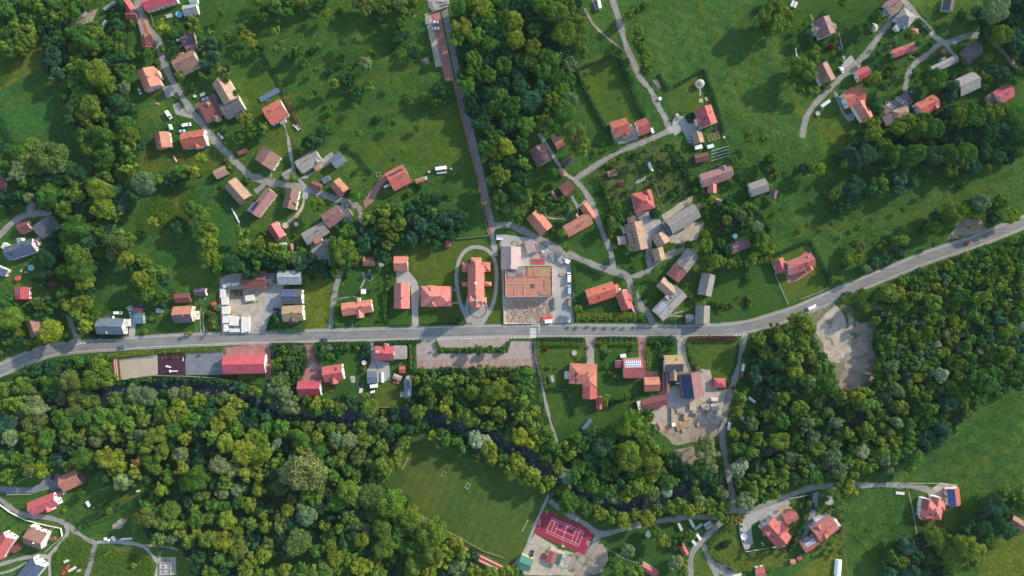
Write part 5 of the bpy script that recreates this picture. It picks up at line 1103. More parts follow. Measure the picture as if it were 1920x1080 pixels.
boxes('white log lying at the foot of the trees', 'log', 'log', [(0, 0, .35, 11, .9, .6)], 'plank_pale', -62, (1770, 540)); trailer('small red and white rowing boat on the grass', 1310, 112, 48, 16, -62, (.6, .35, .3), .8, 'boat', 'boat', True); shed('low red roofed wood store by the lane', 1818, 58, 75, 34, 22, 'r_maroon', 'w_wood', 2.2, .5)
tile(1, 1)
house('slate and brown roofed long house with solar annex', 48, 436, 222, 92, 52, 'r_mauve', 'w_cream', 5, ch=1, ext=[(-20, 485, 80, 55, 52, 4, .8, 'shed', 'r_blue')], solar=[(-.9, -.2, .2, .85)])
house('brown roofed house with white eave below the lane', 88, 105, 122, 160, 57, 'r_brown', 'w_white', 4.6, ch=1); house('wide grey roofed farmhouse beside the paved drive', 392, 128, 182, 108, 33, 'r_grey', 'w_cream', 4.6, ch=1, ext=[(445, 110, 80, 60, -57, 4.5, 1.6), (460, 175, 50, 40, 33, 3, .6, 'shed', 'r_rust')])
house('slate blue roofed garage at the drive end', 612, 118, 100, 88, 38, 'r_slate', 'w_white', 3.4, 1.6, ch=0, name='garage', cat='garage'); shed('grey roofed shed in front of the grey farmhouse', 248, 225, 95, 68, 32, 'r_grey', 'w_wood', 3, land=True)
shed('small slate roofed shed beside the maroon one', 525, 266, 62, 42, 32, 'r_slate', 'w_grey', 2.6, 0.7); shed('small maroon roofed shed by the paved drive', 454, 312, 80, 52, -22, 'r_maroon', 'w_brick', 2.6, .8, land=True)
house('maroon and pink roofed house on the forked drive', 625, 325, 112, 98, -48, 'r_rust', 'w_brick', 4.4, ch=1); house('brown roofed house with dormer beside the twin track', 262, 410, 152, 100, 78, 'r_brown', 'w_white', 4.6, ch=1, ext=[(282, 440, 45, 55, -12, 4.6, 1.6)])
house('red roofed house with long solar strip in the meadow', 1068, 250, 150, 150, 27, 'r_redorange', 'w_white', 5, ch=1, solar=[(-.82, .82, .42, .66)]); van('small white van at the top of the red drive', 980, 315, 25, (.75, .75, .75), .75)
shed('narrow orange roofed shelter right of the solar house', 1232, 270, 74, 36, 18, 'r_rust', 'w_wood', 2.4, .5, ext=[(1273, 257, 26, 30, 18, 2.4, 0, 'flat', 'r_white')]); trailer('long white caravan in the meadow', 1384, 180, 85, 26, 8, (.7, .72, .72), 2.4, 'caravan', 'caravan'); trailer('grey flat trailer below the white caravan', 1392, 215, 78, 16, 6, (.3, .33, .35), 1.0)
trailer('tiny white cart right of the white caravan', 1463, 185, 18, 12, -35, (.75, .75, .75), 1.0); pool('round grey water tank left of the white caravan', 1298, 207, 11, 'w_grey', 'w_grey', 1.2, 'water_tank', 'tank', 12)
boxes('small red timber frame on the grass left of the solar house', 'sandpit_surround', 'sandpit', [(0, 1.2, .8, 2.8, .2, .2), (0, -1.2, .8, 2.8, .2, .2), (-1.3, 0, .8, .2, 2.4, .2), (1.3, 0, .8, .2, 2.4, .2)]+[(a, b, .4, .2, .2, .8) for a in (-1.3, 1.3) for b in (-1.2, 1.2)], 'log', 15, (921, 230))
house('mauve roofed house with slate lean-to below the lane', 578, 542, 150, 120, 33, 'r_mauve', 'w_white', 5, ch=1, solar=[(-.85, -.6, -.1, .2)], ext=[(672, 505, 60, 110, 33, 3.4, .8, 'shed', 'r_dark')])
house('long grey roofed building with red dormer', 445, 668, 190, 100, 29, 'r_grey', 'w_cream', 4.6, 1.8, ch=1, ext=[(462, 722, 62, 40, 29, 5.2, .7, 'gable', 'r_rust'), (570, 735, 80, 60, 29, 3, .3, 'shed', 'r_grey')])
house('crimson roofed cottage left of the long grey building', 152, 655, 122, 92, -58, 'r_crimson', 'w_white', 3.8, ch=0, name='cottage'); shed('tiny pinkish roofed hut by the wood', 265, 770, 46, 32, -80, 'r_rust', 'w_wood', 2.2, .5); trailer('silver round-topped greenhouse by the wood', 197, 753, 58, 26, 8, (.4, .5, .5), 1.8, 'greenhouse', 'greenhouse', True)
shed('brown roofed shed above the garden paths', 848, 880, 88, 70, 0, 'r_rust', 'w_wood', 2.8, land=True); shed('little red flat roofed hut at the church lawn corner', 1441, 748, 42, 50, 0, 'r_red', 'w_brick', 2.4, 0, 'flat')
house('orange roofed garage at the head of the concrete drive', 1087, 897, 105, 112, 0, 'r_orange', 'w_white', 3.6, name='garage', cat='garage', ch=0); pool('oval green garden pond', 850, 1000, 26, 'water', 'stone', .25, 'pond', 'pond'); boxes('blue-grey tarpaulin heap on the garden lawn', 'tarpaulin', 'tarpaulin', [(0, 0, .4, 3, 2.4, .8), (.4, .2, .9, 1.6, 1.4, .3)], 'steel', 20, (940, 905))
pool('pink round patio table on the meadow by the crimson cottage', 300, 600, 17, 'w_pink', 'w_pink', .6, 'patio_table', 'table', 12); pool('pale round parasol beside the crimson cottage', 220, 610, 24, 'plank', 'plank', 2.2, 'parasol', 'parasol', 8)
# church
R_ = 'r_pink'
e, ro, fr = house('large church with salmon roof, towers and side chapels', 1650, 1045, 280, 124, 90, R_, 'w_cream', 9.5, 5.2, name='church', cat='church', ch=0, win=10, short='church', ext=[
    (1648, 905, 110, 84, 90, 8.5, 5.0, 'hip', R_), (1574, 925, 62, 74, 0, 6.0, 3.2, 'hip', R_), (1727, 922, 62, 74, 0, 6.0, 3.2, 'hip', R_),
    (1572, 1052, 34, 52, 90, 5, 2, 'hip', R_), (1740, 1050, 34, 52, 90, 5, 2, 'hip', R_), (1655, 945, 34, 130, 90, 9.5, 3.6, 'gable', R_)])
fr_c = fr
m = MB(); x, y, z = fr['sp'](-.0, 0); m.cyl((x, y, z-.5), (x, y, z+2.2), .8, .7, 8); m.dome((x, y, z+2.2), 1.0, 1.2, 8, 3); m.cyl((x, y, z+3.2), (x, y, z+5), .12, .03, 5); m.build('roof_turret', 'w_cream', ro)
tw = G(893.5, 564.5, 16); base = (e.location.x, e.location.y, math.radians(90))
ro2, fr2 = block(e, base, tw, 7.4, 7.4, 0, 17, 2.6, 'gable', R_, 'w_cream', .3, wname='tower', rname='tower_roof'); block(e, base, tw, 7.4, 7.0, math.pi/2, 17, 2.55, 'gable', R_, None, .3, rname='tower_roof')
x, y, z = fr2['sp'](0, 0); m = MB(); m.cyl((x, y, z-.6), (x, y, z+1.6), 1.3, 1.1, 8); m.dome((x, y, z+1.6), 1.35, 1.4, 8, 4); m.cyl((x, y, z+3.6), (x, y, z+6.2), .45, .08, 8); m.box((x, y, z+6.5), (.1, .9, .1)); m.box((x, y, z+6.6), (.1, .1, 1.6)); m.build('spire', 'copper', ro2)
for sx in (-10.5, 10.5):
    c_ = G(893.5+sx, 563, 9); block(e, base, c_, 3.4, 5.2, math.pi/2, 9, 2.0, 'pyr', R_, 'w_cream', .25)
m = MB(); fx, fy = G(894, 571.6, 3); ca = fr2['loc']; l2 = ((fx-base[0]), (fy-base[1])); m.box((l2[1], -l2[0], 1.6), (2.2, 3.0, 3.2)); m.build('porch', 'w_cream', e)
tile(1, 2)
house('hip roofed parsonage with salmon roof left of the church', 1352, 62, 232, 152, 0, 'r_pink', 'w_cream', 5, 3.4, 'hip', ch=1, short='parsonage', ext=[(1325, 105, 78, 56, 90, 4.9, 2.4, 'hip'), (1312, 10, 60, 56, 90, 4.9, 2.2, 'hip')])
house('long salmon roofed house beside the concrete drive', 1092, 58, 192, 116, 90, 'r_pink', 'w_cream', 5, ch=1)
house('orange roofed cross-gabled house in the hedged garden', 757, 148, 228, 98, 8, 'r_orange', 'w_white', 4.6, ch=2, sky=1, ext=[(778, 195, 62, 52, 98, 4.5, 1.8), (763, 92, 40, 34, 98, 4.5, 1.2)])
house('dark roofed house with blue solar panels by the lumber yard', 270, 65, 152, 112, 0, 'r_dark', 'w_white', 5.4, 2.0, ch=0, solar=[(-.75, 0, .15, .8, 'solar_blue')]); house('brown roofed house joined below the solar panelled one', 277, 190, 155, 120, 4, 'r_khaki', 'w_white', 5, ch=1, ext=[(275, 215, 70, 70, 94, 4.8, 2.0, 'gable', 'r_purple'), (277, 254, 60, 22, 4, 3, .3, 'shed', 'r_red')])
car('black car left of the brown roofed house', 150, 160, 0, (.03, .03, .04)); boxes('white garden canopy above the orange roofed house', 'canopy', 'canopy', [(0, 0, 2.3, 3.2, 3.2, .12), (0, 0, 2.45, 1.6, 1.6, .2)]+[(a, b, 1.15, .1, .1, 2.3) for a in (-1.5, 1.5) for b in (-1.5, 1.5)], 'white', 0, (806, 25), None, 2.3)
boxes('dark garden seat group right of the white canopy', 'garden_lounge', 'lounge set', [(0, 0, .4, 1.6, .8, .1), (1.4, 1, .4, .8, .8, .7), (-1.2, .9, .4, .8, .8, .7), (.2, -1.2, .4, 1.8, .7, .7)], 'black', 0, (848, 25))
house('pink roofed house with white gable by the red drive', 578, 640, 150, 122, 9, 'r_red', 'w_white', 5, ch=1, solar=[(.3, .52, .3, .75, 'glass')], ext=[(583, 690, 62, 58, 99, 4.8, 2.0)])
house('crimson barn with dark skylight strip', 400, 752, 172, 126, 2, 'r_crimson', 'w_white', 4.2, ch=0, name='barn', cat='barn', solar=[(-.7, .5, -.2, .1)])
house('crimson roofed house with grey flat extension', 966, 490, 142, 110, 0, 'r_crimson', 'w_white', 5, ch=1, ext=[(970, 440, 50, 40, 90, 4.9, 1.6), (1078, 484, 92, 104, 0, 3.6, 0, 'flat', 'r_grey'), (1122, 485, 22, 95, 0, 3, 0, 'flat', 'r_tan')], solar=[(-.95, -.55, .1, .5, 'r_palepink')])
shed('navy roofed shed on the stone yard', 872, 670, 78, 92, 2, 'r_slate', 'w_grey', 3, .9, land=True); trailer('white motor boat on a trailer', 945, 672, 75, 24, 92, (.72, .74, .76), 1.4, 'boat', 'boat', True); trailer('white rounded caravan below the navy shed', 881, 736, 56, 27, 8, (.78, .78, .78), 2.3, 'caravan', 'caravan'); trailer('small white trailer on the lawn below the caravan', 872, 780, 34, 18, 20, (.7, .7, .72), 1.0)
shed('small pink-red roofed hut on bare ground', 1097, 612, 48, 56, 0, 'r_red', 'w_brick', 2.4, .7); shed('pink striped canopy above the red boat', 1060, 670, 66, 40, -20, 'r_palepink', None, 2.3, .4, name='canopy', cat='canopy', win=0); trailer('red rowing boat under the pink canopy', 1050, 713, 46, 16, -12, (.5, .08, .08), .8, 'boat', 'boat', True)
shed('long grey metal roofed shed on the lower lawn', 1137, 755, 148, 56, 90, 'r_slate', 'w_grey', 3, .9, land=True, ext=[(1095, 798, 32, 40, 0, 2.3, .3, 'shed', 'r_grey')]); pool('pale fabric umbrella at the end of the grey metal shed', 1143, 675, 20, 'w_grey', 'w_grey', 2.6, 'parasol', 'parasol', 8)
pool('white hexagonal garden umbrella', 810, 560, 18, 'white', 'white', 2.4, 'garden_umbrella', 'umbrella', 6); boxes('pale garden slab with seats', 'patio', 'patio', [(0, 0, .12, 3.2, 4.4, .24), (.4, .6, .5, .8, .8, .6), (-.5, -.8, .5, .8, 1.4, .5)], 'concrete', 0, (725, 685)); pool('teal garden pond with rim', 780, 722, 22, 'water', 'copper', .3, 'pond', 'pond', 12)
stack('grey board pile under the trees', 785, 772, 40, 24, 80, 'plank_pale', 2, .6, 3); boxes('red garden bench behind the crimson barn', 'garden_bench', 'bench', [(0, 0, .45, 2.6, .6, .1), (0, .5, .75, 2.6, .1, .6), (-1.1, 0, .2, .1, .5, .4), (1.1, 0, .2, .1, .5, .4)], 'rustred', 0, (568, 778)); boxes('green rubbish container beside the hall', 'rubbish_container', 'container', [(0, 0, .6, 1.7, 3.0, 1.2), (0, 0, 1.25, 1.8, 3.1, .1)], 'copper', 0, (102, 733))
car('dark grey car driving on the main road', 512, 387, 0, (.05, .055, .07))
tile(2, 1)
house('grey-mauve roofed house between the wood and the path', 212, 82, 142, 122, -62, 'r_mauve', 'w_cream', 4.6, ch=1); shed('dark and white striped shed beside the path', 420, 135, 80, 42, 38, 'r_purple', 'w_white', 2.6, .6, land=True); shed('narrow orange-brown shed on the path', 372, 213, 72, 36, -55, 'r_rust', 'w_wood', 2.4, .6)
house('square maroon roofed cottage at the lane junction', 412, 335, 92, 95, 35, 'r_maroon', 'w_grey', 3.8, ch=0, name='cottage'); shed('narrow grey-brown shed on the lawn', 317, 390, 78, 30, -55, 'r_brown', 'w_wood', 2.2, .5)
house('long orange roofed house above the diagonal lane', 205, 588, 172, 118, -50, 'r_orange', 'w_white', 4.6, ch=0); house('L-shaped brown and pink roofed house beside the lane', 495, 605, 212, 98, 30, 'r_rust', 'w_white', 4.6, ch=1, ext=[(570, 502, 130, 68, -55, 4.4, 1.8, 'gable', 'r_orange'), (484, 540, 32, 30, -60, 4.6, 1.0)])
house('hip roofed red house above the tiled yard', 985, 428, 150, 140, 12, 'r_red', 'w_white', 5.4, 3.0, 'hip', ch=1, ext=[(1020, 385, 80, 66, -68, 5.2, 2.2, 'gable', 'r_red')])
house('grey and tan roofed long barn beside the tiled yard', 935, 692, 215, 132, -77, 'r_tan', 'w_cream', 4.8, ch=0, name='barn', cat='barn', sky=4, ext=[(905, 592, 100, 60, -77, 4.4, 1.0, 'shed', 'r_mauve'), (845, 645, 60, 36, -77, 3, .3, 'flat', 'r_greymetal')])
e = shed('pale pink and blue striped garden canopy', 825, 722, 66, 66, 8, 'r_palepink', None, 2.5, .5, name='canopy', cat='canopy', win=0); house('long weathered grey barn with tan ridge', 1282, 560, 250, 118, 31, 'r_grey', 'w_wood', 5, ch=0, name='barn', cat='barn', ext=[(1180, 620, 70, 110, 31, 4.2, .8, 'shed', 'r_slate'), (1320, 605, 90, 30, 31, 3, .6, 'shed', 'r_tan'), (1330, 500, 190, 30, 31, 3.4, .5, 'shed', 'r_tan')])
house('dark and tan roofed small house below the tiled yard', 1117, 712, 92, 110, -60, 'r_tan', 'w_wood', 4, ch=0, name='outbuilding', cat='outbuilding'); house('small grey and tan roofed granary by the lane loop', 1100, 826, 96, 88, -76, 'r_tan', 'w_wood', 3.6, ch=0, name='granary', cat='granary')
house('grey and maroon roofed double house beside the lane loop', 1318, 872, 150, 112, 52, 'r_grey', 'w_cream', 4.8, ch=1, ext=[(1243, 965, 112, 110, 52, 4.8, 2.2, 'gable', 'r_maroon')])
house('angled grey roofed farmhouse with solar corner', 1182, 1195, 260, 120, 46, 'r_grey', 'w_wood', 4.8, ch=0, sky=2, solar=[(-.85, -.25, .1, .75, 'solar_white')], ext=[(1165, 1080, 150, 92, -42, 4.6, 2.2, 'gable', 'r_tan'), (1165, 1165, 60, 60, -44, 4.8, 1.8)])
house('grey-blue roofed barn in the open meadow', 1460, 1055, 165, 105, 78, 'r_grey', 'w_wood', 4.4, ch=0, name='barn', cat='barn'); house('long mauve roofed house with cross gables', 1537, 240, 245, 104, 18, 'r_mauve', 'w_cream', 4.8, ch=1, ext=[(1505, 332, 72, 60, 90, 4, 1.5, 'gable', 'r_pink'), (1590, 190, 60, 60, -72, 4.7, 1.8)])
shed('maroon roofed shed above the mauve house', 1420, 103, 98, 64, 12, 'r_maroon', 'w_wood', 3, land=True); house('white walled house with pale and grey roof', 1852, 325, 135, 105, 20, 'r_grey', 'w_white', 5.2, ch=0, cm='w_grey'); shed('dark shed right of the white walled house', 1963, 375, 65, 52, 75, 'r_purple', 'w_wood', 2.6)
shed('tiny brown roofed hut in the bushes', 1543, 425, 50, 40, -30, 'r_brown', 'w_wood', 2.3, land=True); house('grey-brown roofed hut hidden in the round copse', 1702, 765, 165, 78, 22, 'r_mauve', 'w_wood', 3.2, ch=0, name='hut', cat='hut'); pool('blue round pool hidden in the copse', 1672, 690, 19)
trailer('white box trailer above the maroon shed', 1400, 22, 56, 32, 12, (.75, .75, .75), 2.2); trailer('pale blue and white trailer right of the box trailer', 1490, 17, 52, 30, 15, (.5, .62, .68), 1.8); trailer('long white plastic greenhouse in the vegetable garden', 1040, 170, 72, 26, -70, (.72, .72, .72), 2.0, 'greenhouse', 'greenhouse', True)
shed('brown timber shed in the vegetable garden', 752, 220, 74, 46, 15, 'r_brown', 'w_wood', 2.4, land=True); shed('tiny maroon hut in the vegetable garden', 816, 298, 36, 36, 5, 'r_maroon', 'w_wood', 2.2)
for i in range(4): boxes('raised garden bed in the row of four left of the greenhouse', 'raised_bed', 'garden bed', [(0, 0, .2, .9, 3.4, .4)], 'w_grey', -22, (938+i*18, 282-i*7), 'raised beds in the vegetable garden')
for i in range(4): boxes('pale irrigation pipe in the field strip beside the trailers', 'garden_pipe', 'pipe', [(0, 0, .25, 12, .25, .25)], 'plank_pale', 16, (1560, 35+i*24), 'pale pipes in the field strip')
# building site
house('pale pink roofed workshop on the building site', -8, 855, 170, 150, 90, 'r_palepink', 'w_white', 6, 3.0, 'gable', ch=0, name='workshop', cat='workshop'); shed('small pink roofed hut on the building site', 135, 768, 98, 68, -72, 'r_palepink', 'w_white', 3, .6, 'shed', land=True); shed('dark lean-to right of the pink hut', 182, 782, 70, 36, -62, 'r_mauve', 'w_grey', 2.6, .3, 'shed')
house('large flat factory roof in orange and brown patches', 128, 1032, 370, 230, 1, 'r_rust', 'w_white', 6.5, 0, 'flat', ch=0, name='factory', cat='factory', short='factory', ext=[(205, 958, 190, 84, 1, 6.75, 0, 'flat', 'r_ochre'), (270, 1075, 62, 125, 1, 6.75, 0, 'flat', 'r_ochre'), (180, 958, 44, 80, 1, 6.95, 0, 'flat', 'r_rust'), (160, 1062, 30, 36, 1, 6.95, 0, 'flat', 'r_dark'), (225, 1120, 40, 26, 1, 6.9, 0, 'flat', 'r_grey'), (30, 958, 140, 84, 1, 6.75, 0, 'flat', 'r_grey'), (10, 945, 50, 36, 1, 7.05, 0, 'flat', 'r_dark'), (60, 975, 46, 30, 1, 7.05, 0, 'flat', 'r_mauve'), (90, 1090, 4, 90, 1, 6.85, 0, 'flat', 'r_brown'), (20, 1090, 4, 90, 1, 6.85, 0, 'flat', 'r_brown'), (128, 1046, 330, 4, 1, 6.85, 0, 'flat', 'r_brown'), (304, 1030, 9, 215, 1, 7.2, 0, 'flat', 'r_white'), (190, 914, 230, 7, 1, 7.2, 0, 'flat', 'r_white'), (130, 1144, 350, 7, 1, 7.2, 0, 'flat', 'r_white'), (-48, 1040, 7, 200, 1, 7.2, 0, 'flat', 'r_white')])
e = None
for i in range(14): boxes('red pallet in the double row above the factory', 'pallet', 'pallet', [(0, .5*(j-1), .55, 1.3, .35, .12) for j in range(3)]+[(.5, 0, .25, .2, 1.2, .5), (-.5, 0, .25, .2, 1.2, .5)], 'rustred', 5, (150+(i % 7)*15, 868+(i//7)*24), 'red pallets on the building site')
boxes('white concrete block pile beside the diagonal lane', 'block_pile', 'block pile', [(0, 0, .8, 5.5, 4.5, 1.6), (2, 1.5, 1.9, 2, 1.6, .6), (-1.6, -1, 1.8, 2, 1.4, .5)], 'concrete', -35, (365, 862), None, 1.5); boxes('white container beside the block pile', 'container', 'container', [(0, 0, 1.2, 3, 2.6, 2.4), (0, 0, 2.45, 2.8, 2.4, .1)], 'white', -30, (416, 880), None, 2.4)
rg = random.Random(9)
for i, (x, y) in enumerate(((230, 800), (265, 830), (290, 840), (235, 830), (375, 980), (60, 745), (20, 735), (300, 860), (30, 980), (55, 960))):
    boxes('pile of mixed building material on the site', 'material_pile', 'material pile', [(rg.uniform(-1.2, 1.2), rg.uniform(-1.2, 1.2), .3+.1*j, rg.uniform(.6, 1.8), rg.uniform(.4, 1.2), .4, rg.uniform(0, 90)) for j in range(6)], rg.choice(['concrete', 'steel', 'plank_pale', 'log']), rg.uniform(0, 90), (x, y), 'material piles on the building site')
van('white lorry in the site yard', 428, 1000, 90, (.7, .72, .74), 1.25)
shed('small white roofed hut at the site corner', -93, 700, 52, 42, 0, 'r_white', 'w_white', 2.6, 0, 'flat'); 
tile(2, 2)
house('red roofed house with skylight below the hedge', 668, 38, 218, 118, 18, 'r_redorange', 'w_white', 4.8, ch=0, sky=2, ext=[(770, 5, 60, 66, -72, 4.7, 1.6)]); house('red cross-gabled house beside the sloping lane', 843, 92, 142, 92, -68, 'r_red', 'w_white', 4.6, ch=1, ext=[(862, 85, 75, 70, 20, 4.5, 1.6, 'gable', 'r_pink')])
trailer('white round-topped trailer above the cross-gabled house', 850, 28, 30, 34, 10, (.75, .78, .8), 2.2, 'trailer', 'trailer', True); trailer('white car trailer left of the round-topped trailer', 797, 17, 40, 18, 35, (.7, .72, .75), 1.5)
for i, (x, y) in enumerate(((915, 168), (945, 160))): stack('white wrapped plank stack, %s of the two at the garden corner' % ('left', 'right')[i], x, y, 60, 20, -60, 'plank_pale', 3, 1.2, 3, 'white plank stacks at the garden corner')
house('grey barn standing at the road edge', 1430, 200, 138, 108, 88, 'r_grey', 'w_wood', 4.6, ch=0, name='barn', cat='barn', ext=[(1342, 228, 82, 62, 2, 3.4, .8, 'gable', 'r_dark')])
boxes('red skip standing at the road edge', 'skip', 'skip', [(0, 0, .8, 6.2, 2.2, 1.6), (0, 0, 1.65, 6.4, 2.4, .1)], 'rustred', 4, (262, 226), None, 1.6); boxes('white site container below the red skip', 'container', 'container', [(0, 0, .9, 4.6, 2.4, 1.8), (0, 0, 1.85, 4.4, 2.2, .1)], 'white', 4, (272, 250), None, 1.8)
trailer('grey cement mixer at the site gate', 428, 238, 40, 30, 70, (.4, .42, .45), 2.4, 'cement_mixer', 'mixer', True); van('blue and white lorry in the site lane', 430, 12, 90, (.3, .45, .65), 1.1); van('brown flatbed lorry in the site lane', 432, 105, 90, (.3, .2, .14), 1.1)
boxes('dark green container beside the rubble heap', 'container', 'container', [(0, 0, 1.1, 1.6, 8, 2.2), (0, 0, 2.25, 1.5, 7.8, .1)], 'copper', 0, (320, 115), None, 2)
prop(None or boxes('x', 'rubble_heap', 'rubble heap', [(0, 0, 0, .1, .1, .1)], 'dirt', 0, (140, 170)), 'broad heap of broken bricks and timber', 'rubble heap')
hp = bpy.data.objects['rubble_heap']; rg = random.Random(4); m = MB()
for i in range(1800): a_, b_ = rg.uniform(-15, 15), rg.uniform(-7.5, 7.5); m.box((a_, b_, .25+.9*rg.random()*max(0, 1-(a_/16)**2)*max(.1, 1-(b_/8)**2)), (rg.uniform(.3, 2.0), rg.uniform(.08, .25), rg.uniform(.08, .25)), rg.uniform(0, 3.14), rg.choice((0, 0, 1, 2, 3)))
hp.data = meshdata('rubble_heap', m.V, m.F, ['log', 'plank', 'plank_pale', 'w_pink'], m.M); hp.data.update()
house('big orange roofed house with navy solar strip', 532, 645, 205, 155, -2, 'r_orange', 'w_white', 5, 2.0, 'hip', ch=2, solar=[(-.62, -.42, -.7, .1), (-.60, -.42, -.95, -.75, 'solar_blue')], ext=[(583, 690, 112, 108, 90, 4.9, 1.9, 'hip', 'r_orange'), (583, 778, 108, 106, 90, 4.2, 1.7, 'gable', 'r_red'), (413, 655, 40, 60, 0, 3, 0, 'flat', 'r_white')])
shed('narrow red-orange roofed shed at the garden edge', 654, 862, 95, 44, 90, 'r_red', 'w_white', 2.8, .8, land=True); house('pink roofed house with white framed solar panels', 908, 600, 145, 150, 2, 'r_red', 'w_white', 5, 2.2, ch=0, solar=[(-.9, .85, .15, .9, 'solar_white')], ext=[(812, 570, 56, 72, 90, 3.6, 1.0, 'gable', 'r_crimson'), (915, 668, 110, 26, 2, 3.2, .3, 'shed', 'r_maroon')])
house('salmon roofed garage between the solar houses', 1050, 722, 115, 108, 2, 'r_orange', 'w_pink', 3.6, name='garage', cat='garage', ch=0); house('tan roofed house with shade painted on its lower slope, brown wing', 1212, 568, 138, 128, 2, 'r_khaki', 'w_white', 5, ch=0, sky=2, solar=[(-1.05, 1.05, -1.1, -.03, 'r_dark')], ext=[(1212, 650, 90, 62, 90, 4.4, 1.8, 'gable', 'r_tan'), (1145, 600, 100, 20, 90, 3, .2, 'flat', 'r_palepink')])  # dark slab on the khaki roof paints its lower slope as shaded
house('narrow long shed roofed with dark solar panels', 1158, 705, 165, 50, 91, 'r_maroon', 'w_white', 3.2, .8, ch=0, name='shed', cat='shed', solar=[(-.4, .98, .05, .95)]); house('big barn with navy solar plane and brown plane', 1346, 730, 192, 165, -82, 'r_mauve', 'w_wood', 5.4, 3.0, ch=0, name='barn', cat='barn', solar=[(-.95, .98, -.95, -.05)])
shed('long brown roofed open shed with white end', 1068, 858, 190, 84, 14, 'r_maroon', 'w_wood', 3.2, 1.0, land=True, ext=[(957, 882, 36, 74, 14, 3, .2, 'flat', 'r_white')]); shed('maroon hip roofed shelter at the farm lane', 1557, 712, 92, 72, 0, 'r_crimson', 'w_wood', 2.8, 1.0, 'hip', land=True)
pool('hexagonal pool with blue-grey cover on the lawn', 468, 487, 22, 'steel', 'concrete', .8, n=8); shed('small pale grey shed on the hedged lawn', 295, 682, 50, 36, -78, 'r_grey', 'w_white', 2.3, .5); boxes('navy ground solar array on the lower meadow', 'solar_array', 'solar array', [(0, 0, 1.0, 8.6, 2.8, .1), (-3, 0, .5, .15, 2.2, 1), (0, 0, .5, .15, 2.2, 1), (3, 0, .5, .15, 2.2, 1)], 'solar', 52, (562, 1024), None, 1)
trailer('white round-topped tank by the solar house', 836, 512, 42, 28, 10, (.75, .75, .75), 2.2, 'tank', 'tank', True); boxes('white cooling box between the barn and brown wing', 'cooling_box', 'box', [(0, 0, .6, 2.2, 1.2, 1.2), (0, 0, 1.25, 1.8, .9, .1)], 'white', 0, (1242, 712))
for i, (x, y, L, W, a) in enumerate(((965, 972, 62, 22, -62), (990, 965, 62, 22, -62), (1018, 958, 55, 20, -62))): stack('pile of pale logs, %s of three below the brown shed' % ('first', 'second', 'third')[i], x, y, L, W, a, 'log', 3, 1.1, 4, 'log piles below the brown roofed shed', 'log_pile', 'log pile', True)
for i, (x, y, L, W, a) in enumerate(((1356, 893, 56, 46, 92), (1452, 895, 62, 38, 2), (1524, 882, 66, 24, 2), (1524, 907, 66, 20, 2), (1520, 835, 56, 22, 0), (1522, 858, 40, 20, 0))): stack('stack of sawn boards, %s from the left in the farm yard' % ('first', 'second', 'third', 'fourth', 'fifth', 'sixth')[i], x, y, L, W, a, ('plank', 'plank', 'plank_pale', 'plank', 'plank_pale', 'w_brick')[i], 4, 1.6, 5, 'board stacks in the farm yard')
for i, (x, y, L, a) in enumerate(((1250, 930, 70, 12), (1300, 1015, 80, 8), (1240, 1040, 70, -70), (1215, 1010, 60, -75), (1270, 1045, 90, -65), (1150, 1060, 110, 20), (1310, 1035, 60, 10), (1110, 1040, 70, -60))): stack('scattered rough logs on the bare ground below the farm yard', x, y, L, 24, a, 'log', 2, .9, 4, 'rough log heaps below the farm yard', 'log_heap', 'log heap', True)
px, py = P(1208, 965, 2); e = empty('timber_truck', (px, py, .05), math.radians(-88), 'long timber truck with white cab in the farm yard', 'truck'); m = MB(); m.box((-1, 0, .9), (9, 2.3, .3)); m.build('chassis', 'steel', e); m = MB(); m.box((5.2, 0, 1.6), (2.2, 2.4, 2.6), taper=.93); m.build('cab', 'white', e); m = MB(); [m.cyl((-5.2, -.9+.36*j, 1.3), (3.2, -.9+.36*j, 1.3), .18, n=7) for j in range(6)]; m.build('load', 'plank', e)
for a_ in (-4, -2.8, 2, 5): 
    for s in (-1, 1): m = MB(); m.cyl((a_, s*.85, .5), (a_, s*1.2, .5), .5, n=12); m.build('wheel', 'black', e)
for i, (x, y, L, a, c_) in enumerate(((1735, 600, 60, 80, (.7, .75, .7)), (1727, 650, 60, 82, (.3, .1, .07)), (1802, 840, 60, -38, (.6, .68, .66)), (1630, 1040, 60, 82, (.6, .66, .7)), (1722, 972, 40, -32, (.6, .68, .66)), (1860, 920, 40, -50, (.1, .1, .12)))): trailer(('white trailer beside the right-hand farm lane', 'rust red trailer below the white one by the lane', 'pale box trailer among the orchard trees', 'pale trailer at the wood edge left of the lane', 'small pale cart under the orchard tree', 'small dark cart under the orchard trees')[i], x, y, L, 20, a, c_, 1.6)
tile(3, 1)
house('red and maroon roofed villa with orange gables', 248, 900, 200, 112, 20, 'r_brick', 'w_white', 5, ch=1, sky=2, ext=[(300, 870, 60, 56, -70, 4.9, 1.8, 'gable', 'r_orange'), (312, 925, 56, 50, -70, 4.9, 1.5, 'gable', 'r_redorange')]); house('maroon and orange roofed garage left of the villa', 92, 912, 102, 88, -68, 'r_red', 'w_white', 3.2, ch=0, name='garage', cat='garage')
gsheet('terrace', [(1470, 510), (1500, 480), (1512, 470), (1530, 490), (1520, 510), (1498, 525), (1478, 532)], 'paver_red', 0.2)
car('red car driving on the main road', 1504, 744, 16, (.45, .02, .05))
for i in range(5): stack('brushwood and scrap heap on the dirt patch, number from the left', 1400+i*45, 690-i*22, 40, 24, 20*i, 'log', 2, .6, 4, 'heaps on the dirt patch', 'brush_heap', 'brush heap', True)
tile(0, 2)
